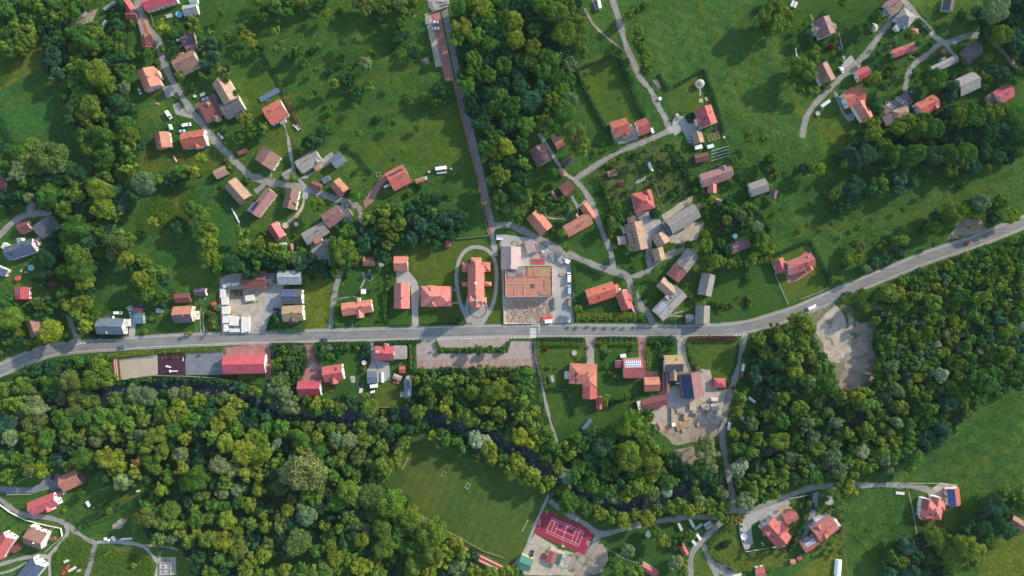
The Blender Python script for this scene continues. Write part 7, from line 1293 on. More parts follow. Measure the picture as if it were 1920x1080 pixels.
# ------------------------------------------------------------ hedges
HG = [('dark hedge left of the pergola garden plot', [(1080, 133), (1095, 165), (1112, 198), (1130, 232), (1140, 248)], 1.6, 1.8, 'd'), ('dark hedge between the mowed plot and the track', [(1158, 108), (1172, 140), (1188, 178), (1200, 205), (1212, 225)], 2.0, 2.2, 'd'), ('thin hedge along the top of the mowed plot', [(1080, 131), (1115, 118), (1155, 104)], 1.2, 1.4, 'd'),
 ('dark hedge above the gazebo lawn', [(1265, 163), (1290, 148), (1318, 131)], 1.4, 1.6, 'd'), ('hedge left of the vegetable garden', [(1122, 332), (1132, 352), (1143, 380), (1150, 395)], 2.2, 2.2, 'g'), ('curved hedge right of the vegetable garden', [(1270, 285), (1282, 302), (1292, 330), (1294, 362), (1290, 370)], 1.4, 1.8, 'd'),
 ('long hedge below the diagonal lane', [(1071, 488), (1095, 498), (1125, 514), (1132, 518)], 1.8, 1.9, 'd'), ('hedge beside the site wall', [(1074, 492), (1078, 520), (1080, 545)], 1.8, 2.0, 'g'), ('golden upper hedge row at the roadside garden', [(1080, 591), (1120, 591), (1165, 590), (1208, 590)], 2.2, 1.7, 'Y'), ('golden lower hedge row at the roadside garden', [(1080, 596), (1120, 596), (1165, 595), (1209, 595)], 2.0, 1.5, 'y'),
 ('curved yellow-green hedge by the sloping lane', [(1205, 600), (1192, 575), (1188, 545), (1195, 528), (1215, 522), (1235, 530)], 1.8, 1.9, 'g'), ('hedge right of the angled farmhouse', [(1285, 548), (1300, 560), (1307, 568)], 2.4, 2.2, 'y'), ('roadside hedge below the angled farmhouse', [(1245, 602), (1260, 604), (1286, 605)], 2.2, 2, 'd'),
 ('dark roadside hedge of the hexagonal pool garden', [(1005, 636), (1050, 635), (1096, 636)], 1.8, 2.0, 'D'), ('bright inner hedge of the hexagonal pool garden', [(1008, 644), (1060, 643), (1095, 643)], 2.2, 1.8, 'y'), ('left hedge of the hexagonal pool garden', [(1007, 640), (1012, 675), (1018, 705), (1024, 726)], 1.8, 1.8, 'y'), ('lower hedge of the hexagonal pool garden', [(1024, 727), (1045, 728), (1064, 730)], 1.4, 1.6, 'd'), ('hedge between the striped garden and the lawn', [(1064, 730), (1070, 755), (1078, 778)], 1.3, 1.6, 'D'),
 ('dark roadside hedge of the middle garden', [(1118, 635), (1150, 634), (1194, 635)], 1.8, 2.0, 'D'), ('bright inner hedge of the middle garden', [(1120, 641), (1150, 641), (1192, 641)], 3.2, 1.8, 'y'), ('roadside hedge left of the farm drive', [(1213, 634), (1240, 633), (1266, 634)], 2.0, 2.0, 'd'), ('row hedge beside the red paved drive', [(1214, 650), (1215, 670), (1217, 694)], 2.2, 1.5, 'y'), ('thin hedge between the two red drives', [(1237, 650), (1239, 690), (1240, 700)], 1.2, 1.8, 'd'), ('bright hedge at the top of the narrow garden', [(1215, 640), (1236, 640)], 1.6, 1.6, 'y'),
 ('reddish roadside hedge of the triangular meadow', [(1289, 636), (1330, 634), (1380, 635)], 2.6, 1.9, 'm'), ('left hedge of the triangular meadow', [(1288, 642), (1296, 665), (1304, 685), (1312, 700)], 2.2, 1.8, 'o'), ('long yellow roadside hedge of the sand court', [(203, 669), (240, 664), (275, 661), (294, 661)], 2.4, 1.6, 'Y'), ('low roadside planting of the dark pavement', [(295, 660), (340, 658), (400, 656), (424, 655)], 1.6, .9, 'y'),
 ('dark roadside hedge of the shrub garden', [(508, 646), (540, 645), (570, 646)], 1.5, 1.6, 'd'), ('hedge left of the red paved drive circle', [(571, 650), (574, 672), (570, 695), (562, 712)], 1.5, 1.5, 'D'), ('hedge right of the red paved drive circle', [(592, 648), (592, 665), (604, 680)], 2.2, 1.7, 'd'), ('dark roadside hedge of the long garden', [(592, 645), (640, 644), (690, 643)], 1.8, 1.6, 'd'), ('tall dark hedge left of the car park', [(771, 643), (773, 670), (774, 698), (774, 712)], 2.2, 2.2, 'd'), ('golden hedge beside the tall dark one', [(771, 645), (772, 690)], 1.0, 2.4, 'Y'), ('roadside hedge above the crimson grey house', [(702, 643), (740, 641), (790, 640)], 1.6, 1.6, 'D'),
 ('low hedge round the bus bay island', [(818, 640), (822, 653), (845, 656), (900, 655), (945, 655), (955, 640)], 1.6, 1.1, 'g'), ('round-cornered hedge left of the lumber yard houses', [(503, 620), (508, 600), (520, 588), (528, 584)], 1.6, 1.6, 'D'), ('roadside hedge below the brown roofed house', [(502, 618), (540, 619), (572, 618)], 1.8, 1.4, 'd'), ('hedge below the slate roofed house', [(170, 628), (205, 631), (235, 630)], 2.4, 1.5, 'D'),
 ('bright hedge beside the gravel roadside', [(1566, 566), (1590, 557), (1625, 546)], 2.4, 1.6, 'G'), ('golden curved hedge of the bottom lawn', [(1328, 1028), (1345, 1042), (1365, 1055), (1380, 1068)], 3.0, 2.2, 'Y'), ('long hedge below the golden one', [(1380, 1066), (1410, 1066), (1450, 1066)], 1.6, 1.6, 'y'), ('hedge along the rising lane', [(1380, 972), (1360, 988), (1340, 1005), (1328, 1020)], 2.6, 2.0, 'g'),
 ('hedge left of the villa drive', [(1518, 925), (1515, 950), (1505, 985), (1490, 1015), (1480, 1030)], 2.4, 1.8, 'd'), ('rust coloured hedge right of the salmon villa', [(1571, 955), (1574, 980), (1576, 998)], 1.4, 1.6, 'n'), ('dark hedge above the narrow lawn', [(150, 980), (190, 955), (235, 920), (275, 890)], 1.8, 1.6, 'd'), ('dark hedge below the narrow lawn', [(155, 982), (200, 962), (245, 945), (285, 915)], 2.2, 2.0, 'd'), ('bright hedge outside the narrow lawn', [(160, 985), (205, 968), (250, 948), (283, 928)], 1.4, 1.6, 'G'),
 ('dark curved hedge strip beside the lane', [(330, 175), (338, 190), (345, 202)], 1.4, 1.2, 'D'), ('rust and golden hedge beside the orange meadow house', [(536, 184), (545, 200), (556, 220), (565, 240)], 2.0, 1.5, 'n'), ('meadow edge hedge beside the slate garage', [(640, 280), (670, 290), (690, 318), (700, 326)], 1.4, 1.4, 'd'), ('dark hedge in the middle of the straight meadow', [(1222, 62), (1235, 95), (1240, 120)][:0] or [(1235, 140), (1245, 158), (1255, 170)], 1.4, 1.4, 'd'), ('loose hedge right of the orange garden', [(722, 545), (723, 570), (725, 600)], 2.4, 1.7, 'g'), ('loose hedge left of the orange garden', [(632, 570), (630, 595), (634, 612)], 2.2, 1.7, 'G'), ('hedge beside the twin track garden', [(384, 590), (395, 615), (412, 622)], 1.0, 1.0, 'D'),
 ('dark clipped hedge round the villa plot', [(1450, 479), (1484, 465), (1517, 451), (1538, 494), (1558, 538)], 1.5, 1.8, 'D'), ('dark hedge right of the gazebo lawn', [(1318, 130), (1335, 175), (1351, 230), (1356, 250)], 1.4, 1.7, 'D'), ('dark hedge left of the long mowed plot', [(1078, 133), (1092, 160)], 1.2, 1.5, 'D'), ('thin dark hedge along the meadow fence', [(484, 88), (502, 115), (520, 148), (533, 178)], 1.0, 1.1, 'd'), ('dark hedge under the church lawn wall', [(738, 458), (790, 455), (838, 451)], 1.0, 1.1, 'd'), ('thin hedge between the pink house and the orange garden', [(727, 505), (728, 555), (728, 608)], 1.1, 1.3, 'd'), ('dark hedge below the red roofed skylight house', [(1078, 560), (1079, 580), (1080, 588)], 1.2, 1.4, 'D'), ('hedge along the roadside left of the church', [(730, 611), (770, 610)], .9, .9, 'd'), ('hedge along the roadside between drive and church', [(787, 609), (830, 608), (872, 607)], .9, .9, 'd'), ('dark hedge between the two lower villas', [(1505, 930), (1500, 960)], 1.2, 1.5, 'D'), ('dark hedge on the far side of the triangular meadow', [(1385, 645), (1380, 680), (1370, 708)], .9, .9, 'd'), ('orchard hedge below the garden lawns', [(1122, 758), (1160, 752), (1200, 740)], 1.3, 1.2, 'D'), ('dark hedge above the crimson long shed', [(1765, 102), (1740, 118)], 1.2, 1.0, 'd'), ('hedge below the light grey house drive', [(1718, 38), (1730, 48), (1742, 62)], 2.2, 1.4, 'D'), ('dark hedge of the meadow at the left', [(0, 215), (10, 240), (24, 268)], 2.4, 1.6, 'd')]
for l_, p_, w_, h_, c_ in HG: hedge(l_, p_, w_, h_, c_)
for i in range(8): tile(2, 2); x = (490, 562, 632, 708, 778, 850, 920, 988)[i]; TREES.append([OX+x/4, OY+250/4, 13*U, 'G', None, 'in the row of round bushes at the road'])
for k in range(6): TREES.append([1345-20+0, 0, 0, 'g', None, None]) if 0 else None
# ------------------------------------------------------------ single trees and shrubs (tile units)
tile(0, 0)
T('''640,280,95,g; 560,250,60,g; 715,240,70,y; 800,340,70,g; 730,360,55,y; 905,370,42,y; 880,200,55,d; 900,270,45,g; 820,460,60,d; 590,450,55,y; 640,540,80,g; 740,560,95,y; 800,640,75,y; 560,620,60,g; 620,700,75,g; 700,640,60,g
450,560,60,b; 400,430,70,b; 480,430,50,b; 360,500,45,b; 580,790,65,o; 680,790,80,y; 640,850,70,o; 740,860,55,y; 770,1020,90,g; 930,660,50,p; 910,630,40,b; 870,760,60,d; 980,830,60,d; 940,940,70,g; 970,1020,75,y; 700,1000,40,g
1220,200,55,Y; 1455,155,42,y; 1490,225,40,y; 1222,365,30,G; 1060,420,32,y; 1585,330,60,b; 1620,430,50,b; 1855,270,45,Y; 1890,330,35,Y; 1700,270,36,g; 1510,300,35,g; 1560,480,55,b; 1650,520,45,o; 1700,580,38,o; 1350,570,40,o; 1780,700,35,g; 1850,910,60,y; 1790,1030,50,g; 1675,970,30,g; 995,180,28,y; 1000,510,22,Y
60,75,60,g; 30,40,50,g; 130,60,40,d; 300,50,35,y; 250,80,30,y; 430,40,45,g; 480,90,40,g; 220,210,45,y; 120,220,50,y; 160,280,45,y; 60,240,55,g; 20,350,50,y; 90,330,40,y; 240,240,36,Y; 20,60,50,g; 15,440,24,Y; 620,60,30,g; 560,20,45,g; 350,100,40,g; 180,130,35,g; 300,180,30,y; 850,110,45,D; 900,30,40,d; 990,420,30,y; 1110,400,35,g; 1180,470,24,o; 1200,520,22,o; 1440,660,12,y; 1890,990,50,g''')
tile(1, 0)
T('''450,60,32,y; 520,38,18,y; 640,70,26,y; 530,110,35,y; 145,245,42,y; 465,365,46,g; 320,385,52,g; 365,480,36,g; 250,430,38,d; 755,300,45,o; 1085,180,55,g; 1040,90,26,Y; 1060,280,50,d; 1050,345,28,G; 990,375,25,g; 1180,390,50,d; 820,475,55,p; 645,490,24,g; 590,630,40,y; 690,610,50,d; 450,690,34,g; 845,650,44,G; 770,680,45,d; 715,690,24,y; 1265,725,34,G; 1380,680,60,d; 1340,760,40,g; 930,880,32,g; 1130,750,28,g; 520,800,20,g; 430,370,30,g; 770,20,55,o; 830,10,40,y; 930,15,30,y; 160,50,60,g; 240,20,50,g; 60,60,40,g; 90,40,30,d; 20,490,14,y; 1120,260,36,d; 550,540,30,d; 1430,700,35,d; 560,870,15,g; 890,400,18,g; 1170,660,14,g; 170,350,50,o; 500,990,50,d; 30,1000,50,d; 400,1060,60,d; 470,1070,50,b; 0,330,20,y; 910,130,40,d; 60,960,40,y''')
tile(2, 0)
T('''880,110,42,y; 915,80,40,g; 945,235,48,y; 930,310,42,y; 965,375,48,g; 995,450,52,y; 1000,520,40,o; 1030,500,30,y; 985,280,26,g; 990,40,30,g; 765,425,34,g; 665,578,15,y; 530,603,15,Y; 578,703,17,Y; 665,885,19,Y; 500,530,14,g; 985,845,18,g; 870,690,10,g; 1895,110,70,y; 1900,220,50,g; 1860,60,30,g; 1775,1025,42,y; 1885,1040,46,y; 620,500,14,g; 1335,870,32,D; 1265,845,14,g; 1305,845,12,g; 1675,635,12,g; 430,480,55,p; 425,600,55,g; 400,840,85,g; 440,740,50,p; 480,1010,92,o; 300,750,60,y; 330,560,80,g; 230,540,80,g; 140,460,60,y; 170,230,60,g; 260,170,85,d; 340,100,90,y; 400,250,85,y; 490,180,80,y; 500,320,70,y; 420,60,70,y; 540,400,35,y; 30,300,75,y; 60,650,70,d; 140,760,80,b; 240,890,60,y; 80,450,60,g; 1600,340,12,g; 400,20,60,g; 480,20,50,d; 310,20,60,g''')
tile(3, 0)
T('''40,60,70,y; 110,100,60,y; 60,180,70,y; 20,240,50,g; 130,200,40,y; 300,265,42,b; 465,350,28,r; 340,420,60,y; 230,480,70,y; 300,540,65,y; 200,580,60,g; 240,670,40,y; 340,680,45,y; 440,650,32,G; 815,130,45,g; 750,200,40,g; 560,20,35,g; 945,315,30,p; 930,510,28,o; 890,555,22,y; 920,555,20,y; 790,590,55,y; 740,620,40,g; 1255,595,70,g; 1390,650,50,b; 1370,730,45,b; 1330,690,30,d; 1090,665,22,Y; 780,775,45,d; 820,830,40,d; 1130,400,24,g; 870,370,12,p; 1640,260,70,d; 1740,260,80,y; 1700,90,90,p; 1740,30,70,p; 1620,150,60,b; 1560,90,50,b; 1450,120,40,d; 1690,530,45,b; 1760,560,60,b; 1640,440,40,g; 1900,560,50,g; 760,940,60,y; 790,1000,60,y; 700,980,40,g; 1150,920,75,g; 1240,960,80,g; 980,950,70,y; 1080,1000,60,y; 1440,880,75,y; 1540,880,75,g; 1640,850,60,y; 1740,830,60,y; 1850,860,80,g; 1380,950,60,d; 1650,960,70,d; 960,990,60,d; 850,820,24,d; 1140,960,60,y; 1060,920,60,y; 1880,1000,80,d''')
tile(0, 1)
T('''150,80,80,g; 210,150,70,o; 380,90,110,o; 430,160,70,w; 290,190,50,w; 150,200,70,p; 60,130,70,g; 200,270,60,g; 290,290,60,g; 370,330,50,y; 370,390,80,g; 220,400,40,w; 340,420,60,g; 420,270,80,d; 520,200,75,d; 500,260,40,Y; 480,490,70,y; 585,400,50,y; 750,350,90,y; 700,310,60,g; 830,380,80,b; 900,440,70,b; 780,490,95,y; 700,450,40,Y; 860,540,50,y; 780,60,80,g; 790,130,80,g; 770,200,60,g; 960,100,60,g; 960,30,60,y; 980,190,55,Y; 910,230,50,g; 820,260,40,o; 1080,290,85,p; 1010,310,60,b; 1060,340,60,b; 1190,260,35,Y; 1240,270,40,b; 1300,240,40,g; 1370,210,60,g; 1460,210,48,Y; 1510,110,45,Y; 1520,205,25,y; 1700,120,20,y; 1350,260,40,d; 1290,290,35,d
580,620,95,g; 560,700,90,g; 640,720,90,b; 600,580,60,y; 560,830,70,y; 640,850,60,y; 500,770,50,y; 620,960,90,g; 640,1020,80,Y; 560,930,60,y; 500,950,70,g; 720,755,22,Y; 890,760,105,o; 960,720,60,y; 840,820,50,w; 950,850,60,Y; 880,700,60,w; 830,740,50,y; 370,870,80,D; 420,780,60,D; 340,820,50,b; 450,690,60,D; 1450,490,70,g; 1510,550,70,y; 1540,620,65,y; 1580,650,60,y; 1570,720,60,Y; 1590,780,40,Y; 1490,800,30,w; 1600,860,60,Y; 1540,850,50,y; 1340,630,55,d; 1360,680,40,g; 1330,580,40,d; 1810,660,55,y; 1830,760,55,y; 1860,800,60,g; 1680,880,70,g; 1640,930,60,g; 1750,900,70,d; 1820,900,60,d; 1880,960,60,d; 1100,900,50,y; 1060,860,40,y; 1060,1010,70,Y; 1150,980,60,g; 1210,960,45,y; 1130,1050,60,y; 1220,1050,60,d; 80,440,60,D; 150,350,60,d; 60,520,20,d; 250,1020,20,g; 120,400,60,D; 30,400,60,D; 1850,270,30,g; 1660,320,16,g; 1150,590,45,Y; 1200,540,30,y; 40,50,60,d; 40,200,50,g; 1720,170,24,y''')
tile(1, 1)
T('''275,260,36,y; 300,75,20,g; 465,460,55,y; 1240,310,30,g; 740,390,45,g; 720,350,30,y; 1150,370,26,y; 1265,400,40,d; 1430,385,26,y; 1350,420,45,D; 1190,430,22,g; 830,545,50,Y; 960,510,52,Y; 900,490,36,y; 1070,510,50,g; 960,600,50,o; 1070,600,52,y; 1010,680,40,y; 1040,700,35,y; 880,570,45,g; 1280,500,45,d; 1330,520,40,g; 1240,610,55,b; 1310,560,45,d; 1400,560,50,b; 1180,560,45,b; 1330,640,50,d; 1250,640,48,b; 1390,680,36,d; 1270,710,50,d; 1170,700,50,b; 1100,720,45,d; 1180,740,40,b; 1520,530,45,b; 1460,600,40,b; 1480,540,36,d; 690,600,50,b; 690,660,60,g; 650,610,40,d; 650,800,100,y; 600,750,60,g; 700,760,60,g; 590,860,50,g; 680,880,55,g; 740,830,50,y; 800,760,60,d; 860,700,60,b; 600,960,38,Y; 750,900,22,o; 690,950,28,g; 690,985,22,p; 650,1050,14,Y; 60,670,28,y; 310,650,20,y; 290,680,18,y; 910,870,20,G; 990,930,26,G; 960,850,50,d; 920,820,45,d; 985,760,40,o; 985,990,10,w; 990,1030,14,G; 30,750,55,y; 60,820,60,g; 140,800,60,y; 200,830,60,G; 280,850,55,p; 100,880,60,d; 200,900,55,d; 330,900,55,d; 400,860,60,D; 450,930,60,D; 10,890,50,g; 420,1010,22,d; 510,900,40,d; 540,990,40,d; 850,955,14,p; 860,1045,14,y; 1800,160,50,o; 1840,240,65,y; 1780,270,50,y; 1830,400,60,g; 1800,450,50,g; 1870,480,40,w; 760,640,50,b; 470,120,20,g; 490,150,18,g; 750,210,20,g; 770,190,18,g; 880,215,12,g; 1480,225,14,g; 1050,380,10,n; 1500,380,10,g; 1100,60,14,g; 920,560,40,g; 1010,1000,16,g''')
tile(2, 1)
T('''510,10,70,y; 310,210,36,g; 295,310,26,g; 285,415,26,p; 215,415,32,y; 180,440,26,g; 190,380,20,y; 50,560,48,g; 60,590,32,g; 370,665,34,G; 310,650,26,g; 410,775,34,G; 430,490,22,w; 430,545,36,b; 395,500,16,g; 345,530,14,m; 415,465,12,r; 360,585,12,o; 262,483,11,y; 930,75,32,G; 950,125,38,g; 1150,190,24,Y; 1150,230,24,G; 1185,310,14,Y; 1165,280,12,Y; 1120,160,20,g; 1230,220,12,g; 1260,260,10,g; 1050,310,20,o; 860,355,22,Y; 855,400,12,r; 720,160,22,y; 780,140,28,y; 820,165,11,Y; 750,160,24,Y; 790,475,36,y; 770,400,18,y; 1085,480,16,Y; 1060,530,34,D; 1090,520,26,d; 1100,495,10,w; 830,505,12,g; 700,370,20,g; 670,350,26,d; 735,685,26,Y; 770,770,22,y; 870,790,34,o; 900,865,20,y; 760,590,45,o; 800,550,45,g; 720,570,30,d; 720,640,22,g; 1240,350,30,g; 1200,380,30,g; 1190,30,50,g; 1230,130,40,d; 1270,160,28,d; 1660,120,36,g; 1680,180,24,G; 1690,250,40,d; 1500,415,34,Y; 1460,480,20,G; 1560,480,30,G; 1610,430,45,d; 1660,480,36,G; 1460,550,22,G; 1500,530,22,g; 1400,600,20,G; 1420,580,16,G; 1390,630,14,G; 1500,605,20,G; 1545,595,20,Y; 1485,655,16,G; 1350,675,14,G; 1330,710,18,G; 1310,740,16,g; 1280,765,14,g; 1210,750,12,y; 1180,750,10,y; 1450,760,55,y; 1440,840,40,g; 1520,880,55,y; 1570,880,40,y; 1650,900,40,y; 1710,900,36,g; 1800,880,50,y; 1860,880,40,g; 1880,780,50,y; 1890,720,40,Y; 1840,620,45,p; 1770,580,50,o; 1720,540,45,p; 1690,560,30,w; 1620,790,40,b; 1610,840,30,d; 1850,680,45,g; 1830,770,40,g; 1900,840,30,Y; 1680,860,36,g; 1610,660,40,d; 1780,1020,28,G; 1750,990,18,g; 1910,420,40,g; 1840,360,20,d; 1900,170,50,d; 1730,400,24,g; 1760,330,18,g; 1100,920,14,Y; 905,940,36,d; 1190,885,10,g; 1220,295,10,Y; 1300,220,30,d; 1275,300,12,g; 1300,250,16,d; 700,300,18,g; 1320,350,14,d; 15,700,24,g; 60,380,80,d; 90,430,60,o; 120,370,40,y; 60,230,70,d; 20,330,60,g; 80,150,60,G; 90,300,60,d''')
tile(3, 1)
T('''385,190,50,Y; 340,190,40,y; 280,190,40,d; 270,170,32,b; 20,110,50,g; 10,160,34,y; 70,240,26,y; 20,250,22,y; 30,200,24,m; 100,300,12,g; 20,430,30,y; 590,150,42,G; 490,385,40,o; 440,370,32,o; 790,320,60,g; 750,350,60,b; 840,290,60,g; 820,350,45,g; 860,300,40,g; 650,320,70,b; 620,390,60,b; 980,260,60,b; 970,350,50,b; 1060,240,50,d; 1080,300,50,b; 920,290,30,b; 1370,210,50,y; 1450,150,55,o; 1300,190,50,d; 1640,180,36,o; 1000,200,60,d; 1180,250,14,g; 680,120,70,b; 620,80,70,b; 740,80,80,b; 850,110,80,d; 960,80,80,g; 1100,80,90,g; 1230,80,80,b; 1350,80,80,g; 1480,60,80,g; 1170,160,40,b; 1380,500,90,y; 1330,560,60,g; 1260,620,50,y; 1290,620,30,w; 1370,590,50,Y; 1250,560,60,b; 1490,480,60,g; 1520,520,50,y; 1590,440,65,p; 1570,500,40,p; 1540,440,50,g; 1690,490,60,g; 1740,440,60,y; 1680,560,60,d; 1760,530,65,y; 1830,540,60,Y; 1860,500,30,y; 690,770,40,o; 650,750,35,g; 670,860,36,Y; 600,880,44,y; 570,900,36,d; 840,780,32,Y; 870,740,20,y; 1010,720,42,Y; 960,730,36,y; 950,760,36,b; 1000,770,30,d; 740,940,40,p; 800,890,50,b; 870,870,40,b; 980,830,40,d; 480,1010,24,y; 930,720,24,Y; 820,850,30,d; 0,790,50,y; 10,870,30,y; 530,480,50,d; 580,470,40,d; 1150,650,26,d; 860,10,60,G; 1450,310,30,g; 1400,260,30,g; 500,100,24,d''')
tile(0, 2)
T('''80,230,85,y; 40,150,60,g; 110,260,50,y; 390,330,88,Y; 400,260,40,g; 180,340,26,Y; 290,115,50,o; 60,400,40,g; 30,370,45,b; 70,340,40,b; 340,400,30,g; 370,395,14,w; 20,480,30,y; 640,290,55,Y; 600,200,60,y; 620,220,55,o; 560,140,70,Y; 560,180,50,y; 640,120,60,y; 660,60,60,d; 480,60,50,y; 480,100,40,Y; 600,40,60,g; 510,30,50,g; 490,140,30,w; 1110,40,60,G; 1040,20,50,G; 1220,50,50,g; 1160,10,60,g; 1220,130,32,b; 1205,205,14,Y; 1135,235,16,Y; 1090,328,24,Y; 1425,337,22,Y; 1400,337,14,y; 1575,192,24,o; 1597,258,20,w; 1603,292,14,Y; 1578,318,14,m; 1633,148,30,p; 1580,290,10,n; 1600,190,12,n; 1540,100,14,g; 1500,90,14,p; 1232,478,16,Y; 1335,470,14,Y; 1440,468,14,Y; 1540,465,14,y; 740,570,60,y; 780,640,50,g; 800,680,60,y; 660,540,50,d; 600,560,50,g; 520,560,45,d; 640,550,30,g; 530,690,80,o; 680,690,70,y; 400,740,70,g; 620,760,60,o; 160,730,70,y; 100,760,50,y; 30,770,60,y; 40,850,60,y; 120,860,60,y; 250,890,90,w; 190,820,50,y; 400,790,60,b; 440,820,50,p; 580,810,80,o; 340,700,50,g; 680,850,60,y; 840,690,40,g; 700,620,40,g; 560,620,50,d; 1790,740,45,b; 1810,770,35,G; 1900,770,40,y; 1110,690,30,G; 1050,690,28,g; 940,720,24,d; 1280,690,26,d; 1420,690,20,d; 1010,800,70,p; 1100,810,80,p; 1300,800,50,w; 880,850,70,y; 250,1010,80,o; 560,940,80,o; 640,980,70,g; 880,960,70,G; 60,1020,80,b; 140,920,60,p; 60,940,50,y; 430,950,60,g; 480,1000,70,g; 1390,790,50,o; 250,350,16,g; 220,460,18,g; 1500,60,10,g; 1480,200,10,g; 1180,700,20,d; 1680,340,10,g; 500,390,20,b; 710,360,30,D''')
tile(1, 2)
T('''610,140,20,Y; 600,230,24,G; 605,270,16,y; 985,65,22,G; 975,100,18,G; 970,160,22,G; 915,150,14,g; 925,240,16,g; 985,10,12,Y; 825,240,14,g; 650,40,12,g; 715,250,16,p; 1510,245,30,b; 300,0,30,d; 160,230,36,d; 130,215,24,D; 1385,470,24,G; 1518,475,24,g; 1597,470,30,g; 1672,465,36,g; 1757,465,34,g; 1858,462,30,g; 1460,465,16,o; 1890,420,14,g; 1370,440,12,g; 205,515,26,Y; 310,520,16,Y; 335,540,20,o; 240,600,22,y; 265,640,20,d; 300,600,18,g; 255,580,36,d; 280,650,24,g; 200,620,18,b; 238,672,14,Y; 290,750,12,w; 130,440,28,b; 130,480,24,b; 130,520,24,b; 135,625,20,p; 170,460,24,g; 290,450,26,p; 325,450,28,p; 330,480,22,g; 350,600,20,d; 345,640,18,d; 510,450,26,p; 550,450,30,p; 600,460,26,b; 650,450,26,y; 500,490,34,d; 560,520,36,g; 620,500,30,d; 680,450,30,g; 690,430,20,y; 560,510,24,o; 760,450,22,y; 830,450,30,D; 800,500,30,D; 740,430,18,g; 810,600,24,n; 830,530,20,m; 160,700,50,o; 140,760,55,p; 210,790,60,w; 250,880,70,p; 330,910,40,w; 110,830,40,y; 200,900,45,y; 20,790,40,G; 385,840,40,g; 455,870,55,Y; 460,910,50,g; 560,870,50,y; 640,900,50,o; 600,910,50,g; 740,900,45,d; 720,860,45,d; 850,900,65,y; 820,820,40,o; 870,880,40,y; 955,935,28,Y; 1040,920,36,d; 1000,920,30,d; 1200,690,38,y; 1225,640,22,Y; 1300,635,18,b; 1420,635,14,b; 1550,640,16,p; 1620,640,14,g; 1680,610,40,o; 1690,650,34,o; 1750,640,26,y; 1810,630,20,n; 1880,640,26,y; 1440,690,60,y; 1340,720,50,g; 1300,780,60,y; 1620,780,70,y; 1540,690,50,y; 1780,780,90,y; 1850,720,60,y; 1900,780,60,y; 1470,760,50,g; 1300,860,60,g; 1410,900,55,Y; 1210,930,60,y; 1440,840,45,y; 1560,950,60,y; 1620,1000,60,y; 1700,900,60,y; 1820,940,60,y; 1540,860,60,g; 1240,790,40,d; 1190,800,26,d; 80,970,60,d; 190,1040,60,G; 90,1040,60,g; 300,1010,40,g; 380,1040,50,y; 500,1050,50,o; 560,1060,50,y; 780,1040,60,y; 940,1020,60,o; 690,820,24,g; 1050,990,40,d; 640,700,12,o; 700,780,14,g; 660,790,14,g; 930,800,10,g; 530,500,14,y; 1510,640,14,g; 1370,640,14,g; 1240,700,20,d''')
tile(2, 2)
T('''495,160,36,G; 560,122,15,r; 250,460,18,m; 280,592,18,w; 320,633,12,G; 705,587,24,G; 680,460,40,o; 720,470,26,y; 700,520,16,g; 780,465,14,g; 900,460,20,g; 940,460,10,Y; 945,490,10,Y; 760,650,30,o; 790,660,22,o; 730,640,20,g; 740,690,16,o; 860,810,34,o; 700,820,34,Y; 700,880,20,Y; 750,855,18,g; 1090,420,30,g; 1110,510,20,y; 1130,390,26,d; 1180,380,30,b; 1220,400,24,p; 1185,460,20,g; 1140,430,16,g; 1240,390,20,d; 1340,450,16,d; 1360,540,18,o; 1380,580,20,o; 1350,560,14,n; 1390,600,14,w; 1500,690,42,g; 1440,850,50,g; 1710,820,56,y; 1680,930,50,y; 1540,120,26,G; 1580,130,26,y; 1650,130,24,y; 1610,150,14,g; 1780,90,26,o; 1780,125,22,Y; 1770,70,20,y; 1795,15,14,G; 1510,110,20,y; 1075,70,16,G; 990,70,20,D; 1040,110,18,d; 1420,180,12,d; 480,110,30,d; 560,400,14,d; 530,490,10,y; 550,490,10,p; 400,560,12,g; 40,680,55,g; 100,660,60,g; 60,760,60,g; 140,780,50,y; 80,850,60,y; 60,960,60,y; 170,920,45,Y; 100,980,50,Y; 250,1060,45,y; 20,870,50,o; 150,620,24,p; 20,620,20,p; 1000,960,60,g; 880,980,80,G; 850,1040,70,Y; 950,1050,70,y; 800,1060,50,G; 1800,1020,50,p; 1900,870,40,d; 1790,460,24,g; 1810,540,40,d; 1780,1050,36,g; 1850,990,30,d; 630,410,14,n; 650,405,20,d; 1280,550,10,g; 1460,790,10,g; 1740,700,30,d; 1660,750,16,o; 1420,1010,18,b; 1830,760,50,d; 660,600,12,d; 1150,740,10,g; 1250,760,14,D; 1210,760,12,D''')
tile(3, 2)
